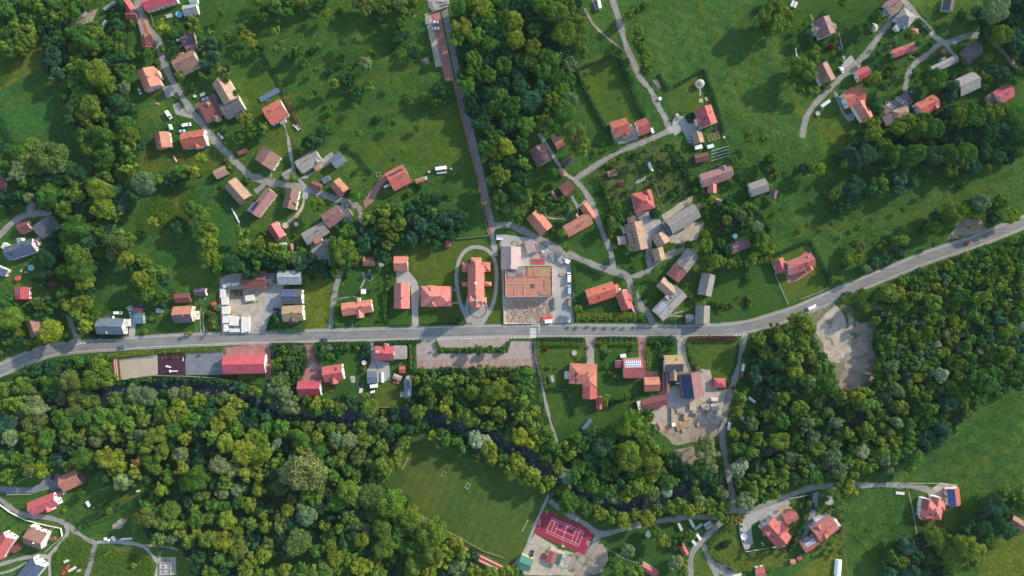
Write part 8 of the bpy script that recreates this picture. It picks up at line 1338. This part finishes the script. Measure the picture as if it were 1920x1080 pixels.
T('''270,260,80,Y; 200,240,60,Y; 60,340,70,o; 160,310,60,y; 230,340,60,y; 310,290,50,y; 150,440,60,o; 250,430,70,y; 100,380,60,y; 200,520,60,y; 190,630,70,Y; 340,600,70,o; 310,520,50,o; 440,590,50,G; 450,720,80,g; 480,780,50,g; 100,820,55,y; 300,710,60,o; 250,760,50,d; 230,900,60,y; 500,1010,55,p; 290,1010,60,p; 360,1000,45,g; 640,810,70,Y; 730,780,45,Y; 780,880,60,y; 820,850,45,y; 700,870,60,g; 100,990,60,g; 150,700,60,d; 60,560,70,d; 60,700,60,d; 350,420,40,g; 360,860,50,d; 920,590,60,p; 880,610,40,p; 1330,340,40,p; 1260,420,40,P; 1580,470,40,P; 1730,240,60,b; 1790,320,60,y; 1830,370,40,p; 1780,480,60,y; 1890,280,50,P; 1860,220,70,g; 1300,650,60,P; 960,760,60,p; 1590,690,100,g; 1690,650,60,g; 1740,560,50,g; 1330,870,80,b; 1480,940,50,o; 1880,560,70,g; 1830,660,60,g; 1200,900,60,g; 1300,1040,80,b; 1000,900,60,y; 950,1000,60,p; 1050,1010,60,g; 860,960,50,g; 740,1060,60,y; 700,20,24,y; 620,50,20,G; 560,80,24,G; 1180,70,40,y; 1090,60,50,y; 880,50,90,y; 1030,100,60,y; 960,30,60,Y; 1240,110,60,y; 1600,60,60,y; 1440,60,60,g''', 'tall')
tile(0, 3)
T('''800,190,80,Y; 900,170,50,Y; 900,260,60,Y; 920,370,75,w; 1040,215,46,n; 840,290,40,y; 720,60,50,p; 880,30,50,Y; 370,40,70,G; 210,30,60,y; 80,40,60,w; 190,90,30,Y; 130,205,50,G; 60,320,60,G; 140,300,50,g; 400,240,40,g; 440,200,60,b; 620,190,80,g; 590,220,60,g; 1220,150,70,y; 1350,165,60,w; 1215,430,55,Y; 1170,470,50,g; 1260,300,50,g; 1470,350,100,g; 1400,380,60,y; 1270,350,40,y; 1640,250,70,w; 1740,280,60,w; 1850,150,90,Y; 1840,300,60,Y; 1670,460,50,w; 1550,470,36,Y; 1525,535,30,Y; 1290,580,80,y; 1190,590,50,g; 1090,640,70,o; 1220,670,60,y; 1300,680,50,y; 1190,800,55,o; 1290,800,40,p; 1480,660,60,g; 1580,640,50,y; 1420,820,55,y; 1560,790,70,y; 1670,810,80,Y; 1800,870,70,o; 1880,690,60,y; 1750,960,50,o; 1650,950,60,g; 1840,1030,60,Y; 1580,1060,60,y; 1500,920,60,d; 1420,530,40,b; 1780,430,50,p; 1700,560,60,g; 1900,40,70,Y; 1700,80,80,Y; 1590,40,60,y; 1400,40,60,Y; 1040,20,40,p; 600,710,20,G; 825,595,28,Y; 480,590,18,Y; 610,470,36,g; 600,350,24,G; 700,570,8,Y; 735,550,8,Y; 770,535,8,Y; 785,522,8,Y; 755,543,8,Y; 540,630,12,m; 1350,890,16,Y; 1000,1000,24,Y; 150,755,8,n; 50,515,8,y; 100,690,12,b; 930,505,12,o; 1150,400,20,y; 1150,330,24,b; 1890,960,60,Y; 1500,240,60,d''')
tile(1, 3)
T('''340,60,80,G; 350,120,60,Y; 380,300,150,w; 270,310,90,w; 290,230,60,w; 460,360,70,o; 450,250,80,y; 480,130,70,g; 160,80,40,P; 40,50,60,y; 50,150,70,Y; 20,230,60,Y; 20,340,50,Y; 100,420,40,g; 270,500,40,o; 520,450,40,w; 560,390,24,w; 350,560,50,w; 480,570,45,w; 380,630,70,p; 340,570,40,w; 240,580,50,Y; 110,570,40,d; 190,640,50,o; 180,710,50,o; 80,710,50,Y; 280,690,60,b; 630,710,60,g; 520,700,50,y; 420,760,30,w; 320,830,100,o; 90,830,50,o; 560,850,50,y; 550,790,60,g; 450,880,60,g; 620,220,50,Y; 560,230,50,g; 520,230,40,g; 700,280,60,g; 760,320,50,y; 780,150,60,o; 760,200,50,o; 700,60,60,w; 600,60,60,p; 820,60,60,y; 940,120,60,y; 940,230,60,y; 960,290,60,y; 960,340,45,y; 900,280,50,y; 1070,145,45,Y; 1120,60,50,y; 1090,100,40,w; 700,440,90,y; 740,500,60,o; 650,420,50,g; 870,470,90,o; 880,610,60,o; 860,550,60,o; 1010,540,110,G; 960,600,60,G; 1080,620,80,y; 1160,640,80,y; 1060,740,70,G; 1010,480,60,G; 940,720,70,y; 1170,580,50,y; 1210,750,60,y; 1240,690,60,p; 1320,760,110,y; 1330,900,80,y; 960,860,90,y; 1100,850,60,G; 1180,860,60,G; 1190,990,80,y; 1280,960,60,y; 1380,960,60,Y; 1420,860,50,Y; 1450,920,50,Y; 1520,1020,60,p; 1300,1050,60,Y; 1640,1050,60,Y; 1760,1060,60,y; 1880,1060,60,Y; 930,1060,60,y; 520,1030,70,y; 340,1040,60,G; 430,1040,60,Y; 220,1030,50,Y; 110,1050,50,Y; 20,1060,40,G; 820,720,40,w; 1430,70,60,g; 1520,80,40,G; 1390,30,60,g; 1650,60,60,P; 1720,80,60,P; 1600,40,50,b; 1750,130,60,Y; 1770,190,50,Y; 1550,120,50,g; 1640,130,50,d; 1900,30,40,Y; 1890,260,40,Y; 1860,200,50,g; 940,1000,14,w; 990,990,14,Y; 720,900,12,g; 160,130,40,d; 1330,20,40,Y''')
tile(2, 3)
T('''60,30,70,Y; 130,70,60,Y; 190,110,45,Y; 260,30,60,g; 290,90,60,g; 230,60,50,y; 400,100,40,Y; 450,160,40,Y; 420,180,40,y; 30,230,60,Y; 60,280,60,Y; 120,310,60,Y; 170,330,60,Y; 180,380,50,y; 230,420,40,Y; 120,360,50,y; 30,200,50,Y; 420,340,48,P; 700,230,45,G; 680,100,90,b; 700,320,55,g; 590,200,70,d; 780,150,60,g; 800,210,40,Y; 880,140,80,y; 930,100,60,g; 880,220,80,y; 920,290,70,g; 1010,90,60,y; 1070,130,50,y; 1050,240,80,Y; 1040,320,60,y; 1110,300,50,o; 950,340,50,g; 1270,130,50,p; 1450,100,70,w; 1480,150,60,w; 1440,180,60,w; 1480,230,50,w; 1500,270,40,w; 1730,250,50,P; 1690,280,50,P; 1700,320,36,w; 1840,50,60,y; 1790,150,60,y; 1700,120,60,g; 1760,510,70,w; 1740,400,60,y; 1810,420,60,y; 1870,380,50,y; 1740,30,40,y; 400,440,50,y; 350,440,50,g; 430,520,70,g; 510,540,60,g; 390,570,40,y; 420,480,40,g; 560,580,50,g; 690,620,40,Y; 640,630,40,y; 650,500,45,p; 770,490,50,w; 600,400,60,g; 540,420,50,g; 680,440,60,g; 740,440,50,g; 850,480,45,Y; 910,420,60,y; 980,400,60,y; 1050,450,60,o; 1160,445,42,P; 1000,460,40,Y; 1090,390,40,d; 1200,370,50,g; 1160,370,60,g; 840,670,60,Y; 930,630,50,y; 1020,650,62,Y; 1180,570,50,y; 1270,570,50,y; 1260,540,50,y; 1330,590,50,Y; 1410,510,40,w; 1400,560,50,Y; 1480,530,50,y; 1490,590,50,y; 1560,450,50,o; 1600,480,40,w; 1590,560,50,Y; 1620,650,50,y; 1560,620,50,y; 1210,600,40,y; 1350,510,40,d; 870,890,50,p; 800,880,30,b; 720,940,46,G; 790,1010,50,y; 760,980,45,g; 900,1040,60,G; 940,1050,50,G; 870,1060,40,Y; 1090,760,40,g; 1140,820,50,Y; 1070,730,40,g; 1200,870,30,b; 1230,980,50,w; 1260,960,40,Y; 1290,1000,40,Y; 1280,1060,40,y; 1340,770,40,g; 1320,780,36,o; 1600,840,30,D; 1575,850,24,d; 1630,825,20,d; 1670,660,36,n; 20,1050,40,G; 250,1040,30,g; 420,1060,40,y; 1770,680,12,g; 460,1050,30,G; 700,200,40,b; 1400,260,60,g; 1320,300,60,d; 1450,330,60,d; 1540,320,50,d; 1520,360,50,g; 1240,230,40,d; 1180,230,40,d; 1160,180,30,g; 500,260,60,g; 480,320,60,g; 740,20,60,g; 850,40,70,g; 960,20,60,y''')
tile(3, 3)
T('''80,60,80,y; 200,30,60,g; 350,30,50,p; 340,80,50,p; 380,130,60,y; 180,200,50,p; 250,210,40,o; 310,180,50,y; 500,100,60,o; 490,190,60,p; 440,240,50,p; 420,170,40,Y; 530,280,60,p; 560,330,60,y; 600,410,60,Y; 580,460,40,y; 540,400,50,g; 120,300,50,Y; 100,370,60,Y; 60,320,60,y; 20,370,50,Y; 180,340,60,d; 350,340,60,g; 700,150,55,P; 850,140,60,y; 870,190,60,p; 830,60,50,Y; 950,160,60,g; 1020,100,60,g; 1050,120,50,y; 950,70,50,Y; 730,30,50,Y; 600,20,60,y; 1060,270,46,y; 1010,250,36,y; 830,285,26,g; 620,150,50,g; 1180,30,70,b; 1250,80,50,b; 1300,40,50,b; 1180,120,50,d; 920,200,50,p; 830,700,12,G; 1300,870,60,Y; 1380,850,80,y; 1400,930,90,y; 1480,870,90,y; 1550,900,80,Y; 1500,980,70,y; 1330,950,60,g; 1250,920,60,d; 1200,940,60,d; 1110,930,60,d; 930,930,60,g; 1000,970,60,y; 960,1020,70,b; 1060,1050,70,b; 1150,1030,60,b; 900,1040,60,b; 880,960,40,o; 1160,900,40,g; 1580,640,60,b; 1680,540,90,b; 1720,600,80,d; 1780,520,60,g; 1780,460,60,G; 1880,450,60,y; 1870,500,60,g; 1900,560,50,g; 1600,720,80,d; 1720,700,80,d; 1800,740,60,d; 1640,780,70,g; 1500,750,60,d; 1830,640,30,d; 1540,680,50,d; 1450,820,60,g; 1660,850,40,g; 1450,680,10,d; 1340,578,8,w; 170,250,40,y; 720,100,40,g; 1150,60,60,b; 1400,790,40,d; 520,590,10,o; 490,600,14,d; 20,880,16,d; 640,700,14,G; 870,700,10,G; 180,850,24,g; 150,800,20,g; 220,620,20,d; 270,680,14,d''')
# ------------------------------------------------------------ woods
wood('in the wood above the left meadow', [(88, 85), (130, 50), (190, 42), (236, 48), (241, 90), (232, 140), (237, 170), (252, 205), (264, 245), (262, 290), (252, 330), (238, 375), (215, 400), (180, 410), (150, 400), (152, 330), (175, 320), (165, 270), (140, 240), (120, 190), (125, 150), (90, 130)], 10, 17, 'dgdygbgd', big=0, floor=True)
wood('in the wood beside the left edge', [(0, 275), (30, 268), (85, 275), (135, 300), (140, 340), (150, 400), (115, 420), (60, 378), (48, 385), (25, 330), (0, 300)], 10, 16, 'ddgodgy')
wood('in the narrow wood left of the straight meadow', [(110, 405), (180, 400), (228, 395), (215, 440), (195, 460), (190, 500), (178, 530), (182, 560), (175, 600), (150, 600), (135, 570), (120, 530), (108, 520), (105, 480), (118, 450)], 10, 16, 'dgdgyb')
wood('in the top wood beside the straight lane', [(845, 0), (1088, 0), (1100, 60), (1100, 108), (1075, 130), (1072, 190), (1070, 225), (1040, 240), (990, 235), (975, 270), (992, 300), (995, 340), (980, 385), (940, 400), (925, 395), (918, 350), (905, 300), (892, 240), (870, 150), (852, 80)], 11, 18, 'DDdgdGdgY', seed=21)
wood('in the grove beside the church meadow', [(672, 395), (740, 385), (870, 400), (870, 420), (835, 455), (760, 470), (735, 480), (705, 480), (675, 470), (672, 430)], 9, 14, 'ddbDdg')
wood('in the wood strip above the lumber yard', [(372, 480), (430, 475), (480, 465), (560, 478), (590, 500), (572, 515), (480, 510), (400, 512)], 10, 15, 'dgdDgy')
wood('in the hollow wood right of the left gardens', [(250, 500), (310, 510), (330, 560), (300, 562), (262, 548)], 10, 15, 'dgYg')
D1 = [(0, 705), (40, 700), (85, 690), (130, 678), (175, 670), (205, 690), (212, 725), (240, 742), (330, 732), (420, 742), (480, 762), (560, 792), (650, 802), (720, 797), (778, 808), (765, 830), (745, 860), (722, 908), (760, 935), (800, 972), (850, 1012), (900, 1055), (975, 1075), (975, 1082), (372, 1082), (362, 1048), (330, 1025), (287, 1015), (275, 985), (262, 960), (288, 928), (286, 905), (262, 895), (245, 915), (207, 910), (175, 880), (132, 872), (97, 880), (50, 890), (0, 908)]
wood('in the great wood below the river', D1, 9, 17, 'DdgdYyoGYd', gap=[[(478, 925), (540, 925), (540, 948), (478, 950)], [(480, 1045), (610, 1040), (612, 1055), (480, 1060)]], river=4, seed=31)
wood('in the wood between the car park and the river', [(770, 702), (860, 697), (990, 692), (1010, 720), (1018, 770), (1032, 800), (1048, 838), (1052, 880), (1030, 920), (1008, 905), (940, 866), (880, 842), (812, 812), (790, 800), (768, 765)], 8, 14, 'dgdyYgoy', seed=41, river=3)
wood('in the wood below the farm', [(1052, 842), (1080, 822), (1150, 802), (1180, 785), (1222, 800), (1226, 830), (1242, 855), (1262, 885), (1320, 872), (1345, 888), (1360, 920), (1364, 950), (1345, 968), (1300, 960), (1250, 965), (1210, 975), (1165, 985), (1120, 972), (1080, 955), (1040, 930), (1048, 890)], 9, 15, 'ddgbgydg', seed=51, river=2.5)
wood('in the wood right of the farm lane', [(1405, 660), (1442, 614), (1495, 594), (1526, 618), (1536, 660), (1572, 715), (1576, 738), (1625, 735), (1650, 765), (1590, 798), (1540, 818), (1465, 838), (1390, 888), (1374, 915), (1368, 850), (1375, 810), (1425, 800), (1420, 745), (1402, 700)], 8, 15, 'Ddbdgyog', seed=61, river=1)
wood('in the alder wood below the main road', [(1645, 545), (1700, 516), (1800, 482), (1925, 436), (1925, 538), (1877, 560), (1827, 595), (1790, 647), (1740, 702), (1665, 752), (1645, 735), (1642, 700), (1650, 650), (1640, 600)], 6, 10, 'gGypgbyY', shape='tall', seed=71, river=0)
wood('in the alder wood on the far river bank', [(1925, 548), (1880, 568), (1830, 603), (1797, 652), (1747, 707), (1672, 757), (1597, 805), (1547, 824), (1472, 847), (1405, 895), (1384, 930), (1378, 948), (1400, 952), (1440, 932), (1480, 912), (1540, 900), (1590, 895), (1630, 880), (1690, 882), (1715, 860), (1745, 842), (1785, 812), (1800, 775), (1870, 738), (1925, 718)], 7, 12, 'gGbgypgy', shape='tall', seed=81, river=0)
wood('in the wood at the top right corner', [(1845, 0), (1925, 0), (1925, 150), (1900, 118), (1875, 80), (1862, 60), (1858, 30), (1845, 20)], 12, 18, 'DDdDb')
wood('in the wood above the right meadow', [(1585, 285), (1622, 228), (1685, 218), (1760, 218), (1800, 202), (1870, 196), (1925, 200), (1925, 268), (1880, 305), (1810, 325), (1740, 318), (1690, 300), (1640, 318), (1595, 312)], 11, 17, 'Ddbdgbd', seed=91)
wood('in the corner wood at the lower right', [(1645, 1082), (1655, 1045), (1690, 1022), (1745, 1008), (1812, 982), (1850, 932), (1885, 915), (1925, 922), (1925, 955), (1900, 985), (1850, 1030), (1832, 1070), (1740, 1082)], 11, 18, 'DbdgDyd', seed=95)
wood('in the round copse with the hidden hut', [(1345, 400), (1400, 385), (1440, 420), (1445, 470), (1430, 500), (1370, 498), (1330, 480), (1310, 455), (1325, 425)], 7, 11, 'dgydgb', gap=[[(1355, 438), (1415, 438), (1415, 478), (1355, 478)], [(1325, 420), (1360, 420), (1360, 455), (1325, 455)]], floor=False)
wood('at the wild top left slope', [(0, 0), (170, 0), (160, 20), (120, 40), (85, 58), (40, 90), (0, 115)], 6, 12, 'gydgGy', floor=False, seed=13)
wood('on the scrubby bank below the left road', [(60, 690), (120, 672), (170, 668), (200, 680), (205, 700), (120, 700)], 6, 11, 'dgdyg', floor=False)
wood('in the top meadow thicket', [(480, 0), (620, 0), (560, 22), (500, 32), (480, 30)], 7, 11, 'gydg', floor=False)
wood('along the top meadow edge', [(655, 0), (780, 0), (770, 25), (700, 22), (660, 15)], 6, 11, 'yodgy', floor=False)
wood('in the shrub slope right of the pergola garden', [(1000, 385), (1080, 340), (1100, 350), (1070, 365), (1040, 390), (1010, 405)], 4, 7, 'gyd', floor=False, density=.8)
wood('in the scrub of the left gardens', [(75, 450), (110, 445), (115, 520), (105, 550), (80, 530), (85, 490)], 7, 12, 'DdDd', floor=False)
wood('in the gardens beside the left edge', [(0, 548), (45, 565), (80, 555), (120, 570), (135, 640), (60, 668), (0, 680)], 5, 10, 'dgydg', floor=False, density=.62, seed=101)
wood('in the left upper gardens', [(265, 60), (320, 130), (350, 200), (360, 160), (400, 130), (395, 60), (330, 40)], 4, 8, 'dgyd', floor=False, density=.5, seed=103)
wood('in the meadow thickets', [(410, 10), (800, 20), (840, 150), (800, 240), (640, 260), (570, 230), (520, 110), (430, 120)], 3, 8, 'ggyg', floor=False, density=.07, seed=105)
wood('in the garden belt above the lumber yard', [(565, 470), (640, 470), (660, 500), (640, 512), (575, 515)], 5, 10, 'dgDg', floor=False, density=.9)
wood('in the village gardens', [(1120, 270), (1300, 270), (1330, 400), (1300, 440), (1160, 440), (1130, 360)], 2.5, 5, 'gdgGy', floor=False, density=.27, seed=107)
wood('around the upper right houses', [(1480, 30), (1700, 60), (1800, 110), (1900, 130), (1900, 190), (1800, 200), (1640, 230), (1560, 150)], 3, 7, 'dgydb', floor=False, density=.33, seed=109)
wood('in the right meadow', [(1480, 290), (1600, 330), (1760, 350), (1760, 460), (1600, 510), (1540, 440), (1460, 400)], 2.5, 6, 'gbdg', floor=False, density=.13, seed=111)
wood('in the lower gardens', [(510, 650), (572, 650), (560, 712), (530, 735), (510, 700)], 3, 6, 'dgpyb', floor=False, density=.75, seed=113)
wood('around the lower villas', [(1380, 960), (1580, 930), (1585, 1040), (1400, 1040)], 2.5, 5, 'dgyd', floor=False, density=.35, seed=115)
wood('in the orchard right of the farm lane', [(1372, 700), (1400, 660), (1420, 745), (1425, 800), (1375, 840), (1370, 770)], 4, 9, 'dgbg', floor=False, density=.55, seed=117)
wood('among the farm lane trailers', [(1235, 985), (1300, 970), (1360, 975), (1320, 1010), (1290, 1040), (1250, 1010)], 3, 7, 'dgy', floor=False, density=.35, seed=119)
wood('below the car park on the bank', [(780, 692), (1000, 688), (1000, 702), (780, 706)], 3, 6, 'dgpy', floor=False, density=.8, seed=121)
wood('on the bank behind the gardens', [(500, 755), (600, 740), (700, 768), (770, 766), (770, 780), (640, 776), (560, 772)], 6, 11, 'ydgy', floor=False, density=.7, seed=123, river=3)
wood('on the upper river bank', [(212, 715), (345, 708), (440, 716), (500, 740), (440, 724), (370, 718), (280, 718), (215, 722)], 3, 6, 'dgd', floor=False, density=.8, seed=125, river=2)
# keep trees off roofs and roads
def off_road(t):
    x, y = G(t[0], t[1])
    if on_paved(x, y) and (t[5] or t[2] < 6): return False
    if t[5] is None: return True
    for (bx, by, r) in KEEP:
        if math.hypot(x-bx, y-by) < r+t[2]*0.75: return False
    return True
KEEP = []
for o in list(COL.objects):
    if o.parent is None and o.type == 'EMPTY' and o.get('category') in ('house', 'shed', 'garage', 'barn', 'church', 'pool', 'hall', 'factory', 'workshop', 'gazebo', 'car', 'van', 'outbuilding', 'cottage', 'granary', 'pavilion', 'trailer', 'hut', 'annex', 'car port', 'canopy', 'tent canopy'):
        r = 0
        for ch_ in o.children:
            for v in ch_.bound_box: r = max(r, math.hypot(v[0], v[1]))
        KEEP.append((o.location.x, o.location.y, r*0.78))
for pts, w_, mt in LANES:
    if w_ > 4:
        for p in catmull(pts, 4): KEEP.append((*G(*p), w_*PX/2))
for p in catmull(MR, 8): KEEP.append((*G(*p), 5.0))
n0 = len(TREES); TREES[:] = [t for t in TREES if off_road(t)]; print('trees', n0, len(TREES))
place_trees()
fl = [(min(p[0] for p in q), min(p[1] for p in q), max(p[0] for p in q), max(p[1] for p in q), q) for q in FLOORS]; me = GROUND.data
for pl in me.polygons:
    x, y, _z = pl.center
    if abs(x) < 440 and abs(y) < 270 and (_z < -.15 or any(q[0] < x < q[2] and q[1] < y < q[3] and inside(x, y, q[4]) for q in fl)): pl.material_index = 1
weeds('rough yellow-green herbage on the wild top left slope', [(0, 0), (230, 0), (130, 55), (60, 95), (0, 170)], 5000, .4, 'gyGy')
weeds('tall yellow weeds in the hollow meadow', [(265, 380), (330, 350), (372, 345), (360, 400), (290, 440), (250, 430)], 2600, .4, 'gyGy')
weeds('rough grass tufts in the upper meadow', [(400, 0), (850, 0), (905, 390), (650, 290), (500, 120), (420, 140)], 7000, .26, 'dggGg')
weeds('tufted grass in the right-hand meadows', [(1345, 250), (1440, 240), (1620, 320), (1920, 300), (1920, 405), (1620, 520), (1520, 450), (1400, 460)], 8000, .26, 'dbggG')
weeds('rough grass in the long north meadow', [(1180, 0), (1430, 0), (1500, 260), (1350, 240), (1330, 140), (1260, 165), (1200, 60)], 4000, .24, 'dggG')
weeds('rough grass on the lower right slopes', [(1580, 910), (1800, 810), (1920, 725), (1920, 900), (1640, 1060), (1590, 1080)], 7000, .3, 'dgGgy')
weeds('bright weeds in the lower left fields', [(100, 1000), (175, 1020), (290, 1050), (290, 1080), (100, 1080)], 3000, .5, 'gGyG')
weeds('undergrowth in the village gardens', [(260, 30), (400, 40), (470, 140), (560, 280), (700, 330), (760, 330), (890, 400), (700, 460), (560, 450), (450, 340), (270, 330)], 7000, .32, 'dgdyg')
weeds('undergrowth in the middle gardens', [(1000, 240), (1130, 250), (1330, 280), (1440, 360), (1440, 520), (1200, 470), (1120, 470), (1000, 400)], 4500, .3, 'dgGyG')
weeds('undergrowth round the upper right houses', [(1440, 20), (1900, 10), (1900, 210), (1620, 240), (1480, 170)], 5000, .3, 'dgdgg')
weeds('weeds on the gravel yard', [(1560, 570), (1640, 545), (1645, 680), (1600, 660)], 2600, .22, 'dgg')
weeds('river bank scrub', [(212, 712), (440, 712), (500, 740), (770, 762), (768, 778), (640, 778), (560, 772), (480, 745), (300, 718), (215, 722)], 3500, .6, 'Ddgd', name='bank_scrub')
# ------------------------------------------------------------ light, sky, camera
SUN_AZ, SUN_EL = math.radians(35), math.radians(25)      # direction to the sun: anticlockwise from +x, height
w = bpy.data.worlds.new('World'); SC.world = w; w.use_nodes = True; nt = w.node_tree; nt.nodes.clear()
o_ = nt.nodes.new('ShaderNodeOutputWorld'); bg = nt.nodes.new('ShaderNodeBackground'); sk = nt.nodes.new('ShaderNodeTexSky')
sk.sky_type = 'NISHITA'; sk.sun_disc = False; sk.sun_elevation = SUN_EL; sk.sun_rotation = math.pi/2-SUN_AZ; sk.altitude = 400; sk.air_density = 1.3; sk.dust_density = 1.0
nt.links.new(sk.outputs[0], bg.inputs[0]); bg.inputs[1].default_value = 0.15; nt.links.new(bg.outputs[0], o_.inputs[0])
sl = bpy.data.lights.new('Sun', 'SUN'); sl.energy = 3.2; sl.angle = math.radians(1.6); sl.color = (1.0, 0.86, 0.66)
so = bpy.data.objects.new('Sun', sl); COL.objects.link(so)
d = Vector((math.cos(SUN_AZ)*math.cos(SUN_EL), math.sin(SUN_AZ)*math.cos(SUN_EL), math.sin(SUN_EL))); so.rotation_euler = d.to_track_quat('Z', 'Y').to_euler(); so.location = d*300
cd = bpy.data.cameras.new('Camera'); co = bpy.data.objects.new('Camera', cd); COL.objects.link(co); co.location = (0, 0, HC); co.rotation_euler = (0, 0, 0)
cd.sensor_width = 36; cd.lens = 36*HC/(1920*PX); cd.clip_start = 1; cd.clip_end = 6000; SC.camera = co
vs = SC.view_settings; vs.view_transform = 'Standard'; vs.look = 'None'; vs.exposure = 1.1; vs.gamma = 1.0; vs.use_curve_mapping = False
SC.cycles.max_bounces = 5; SC.cycles.transparent_max_bounces = 4

m = MB(); m.box((0, 0, (HC+3-2.9)/2-1.45), (5400, 5400, HC+3+2.9)); o = m.build('haze', 'white'); prop(o, kind='stuff'); o['label'] = 'thin pale haze over the whole valley'; o['category'] = 'haze'
hm = bpy.data.materials.new('haze'); hm.use_nodes = True; nt = hm.node_tree; nt.nodes.clear(); oo = nt.nodes.new('ShaderNodeOutputMaterial'); pv = nt.nodes.new('ShaderNodeVolumePrincipled')
pv.inputs['Color'].default_value = (0.72, 0.88, 0.95, 1); pv.inputs['Density'].default_value = 0.000018; pv.inputs['Anisotropy'].default_value = 0.0; nt.links.new(pv.outputs[0], oo.inputs['Volume'])
o.data.materials.clear(); o.data.materials.append(hm); SC.cycles.volume_bounces = 0
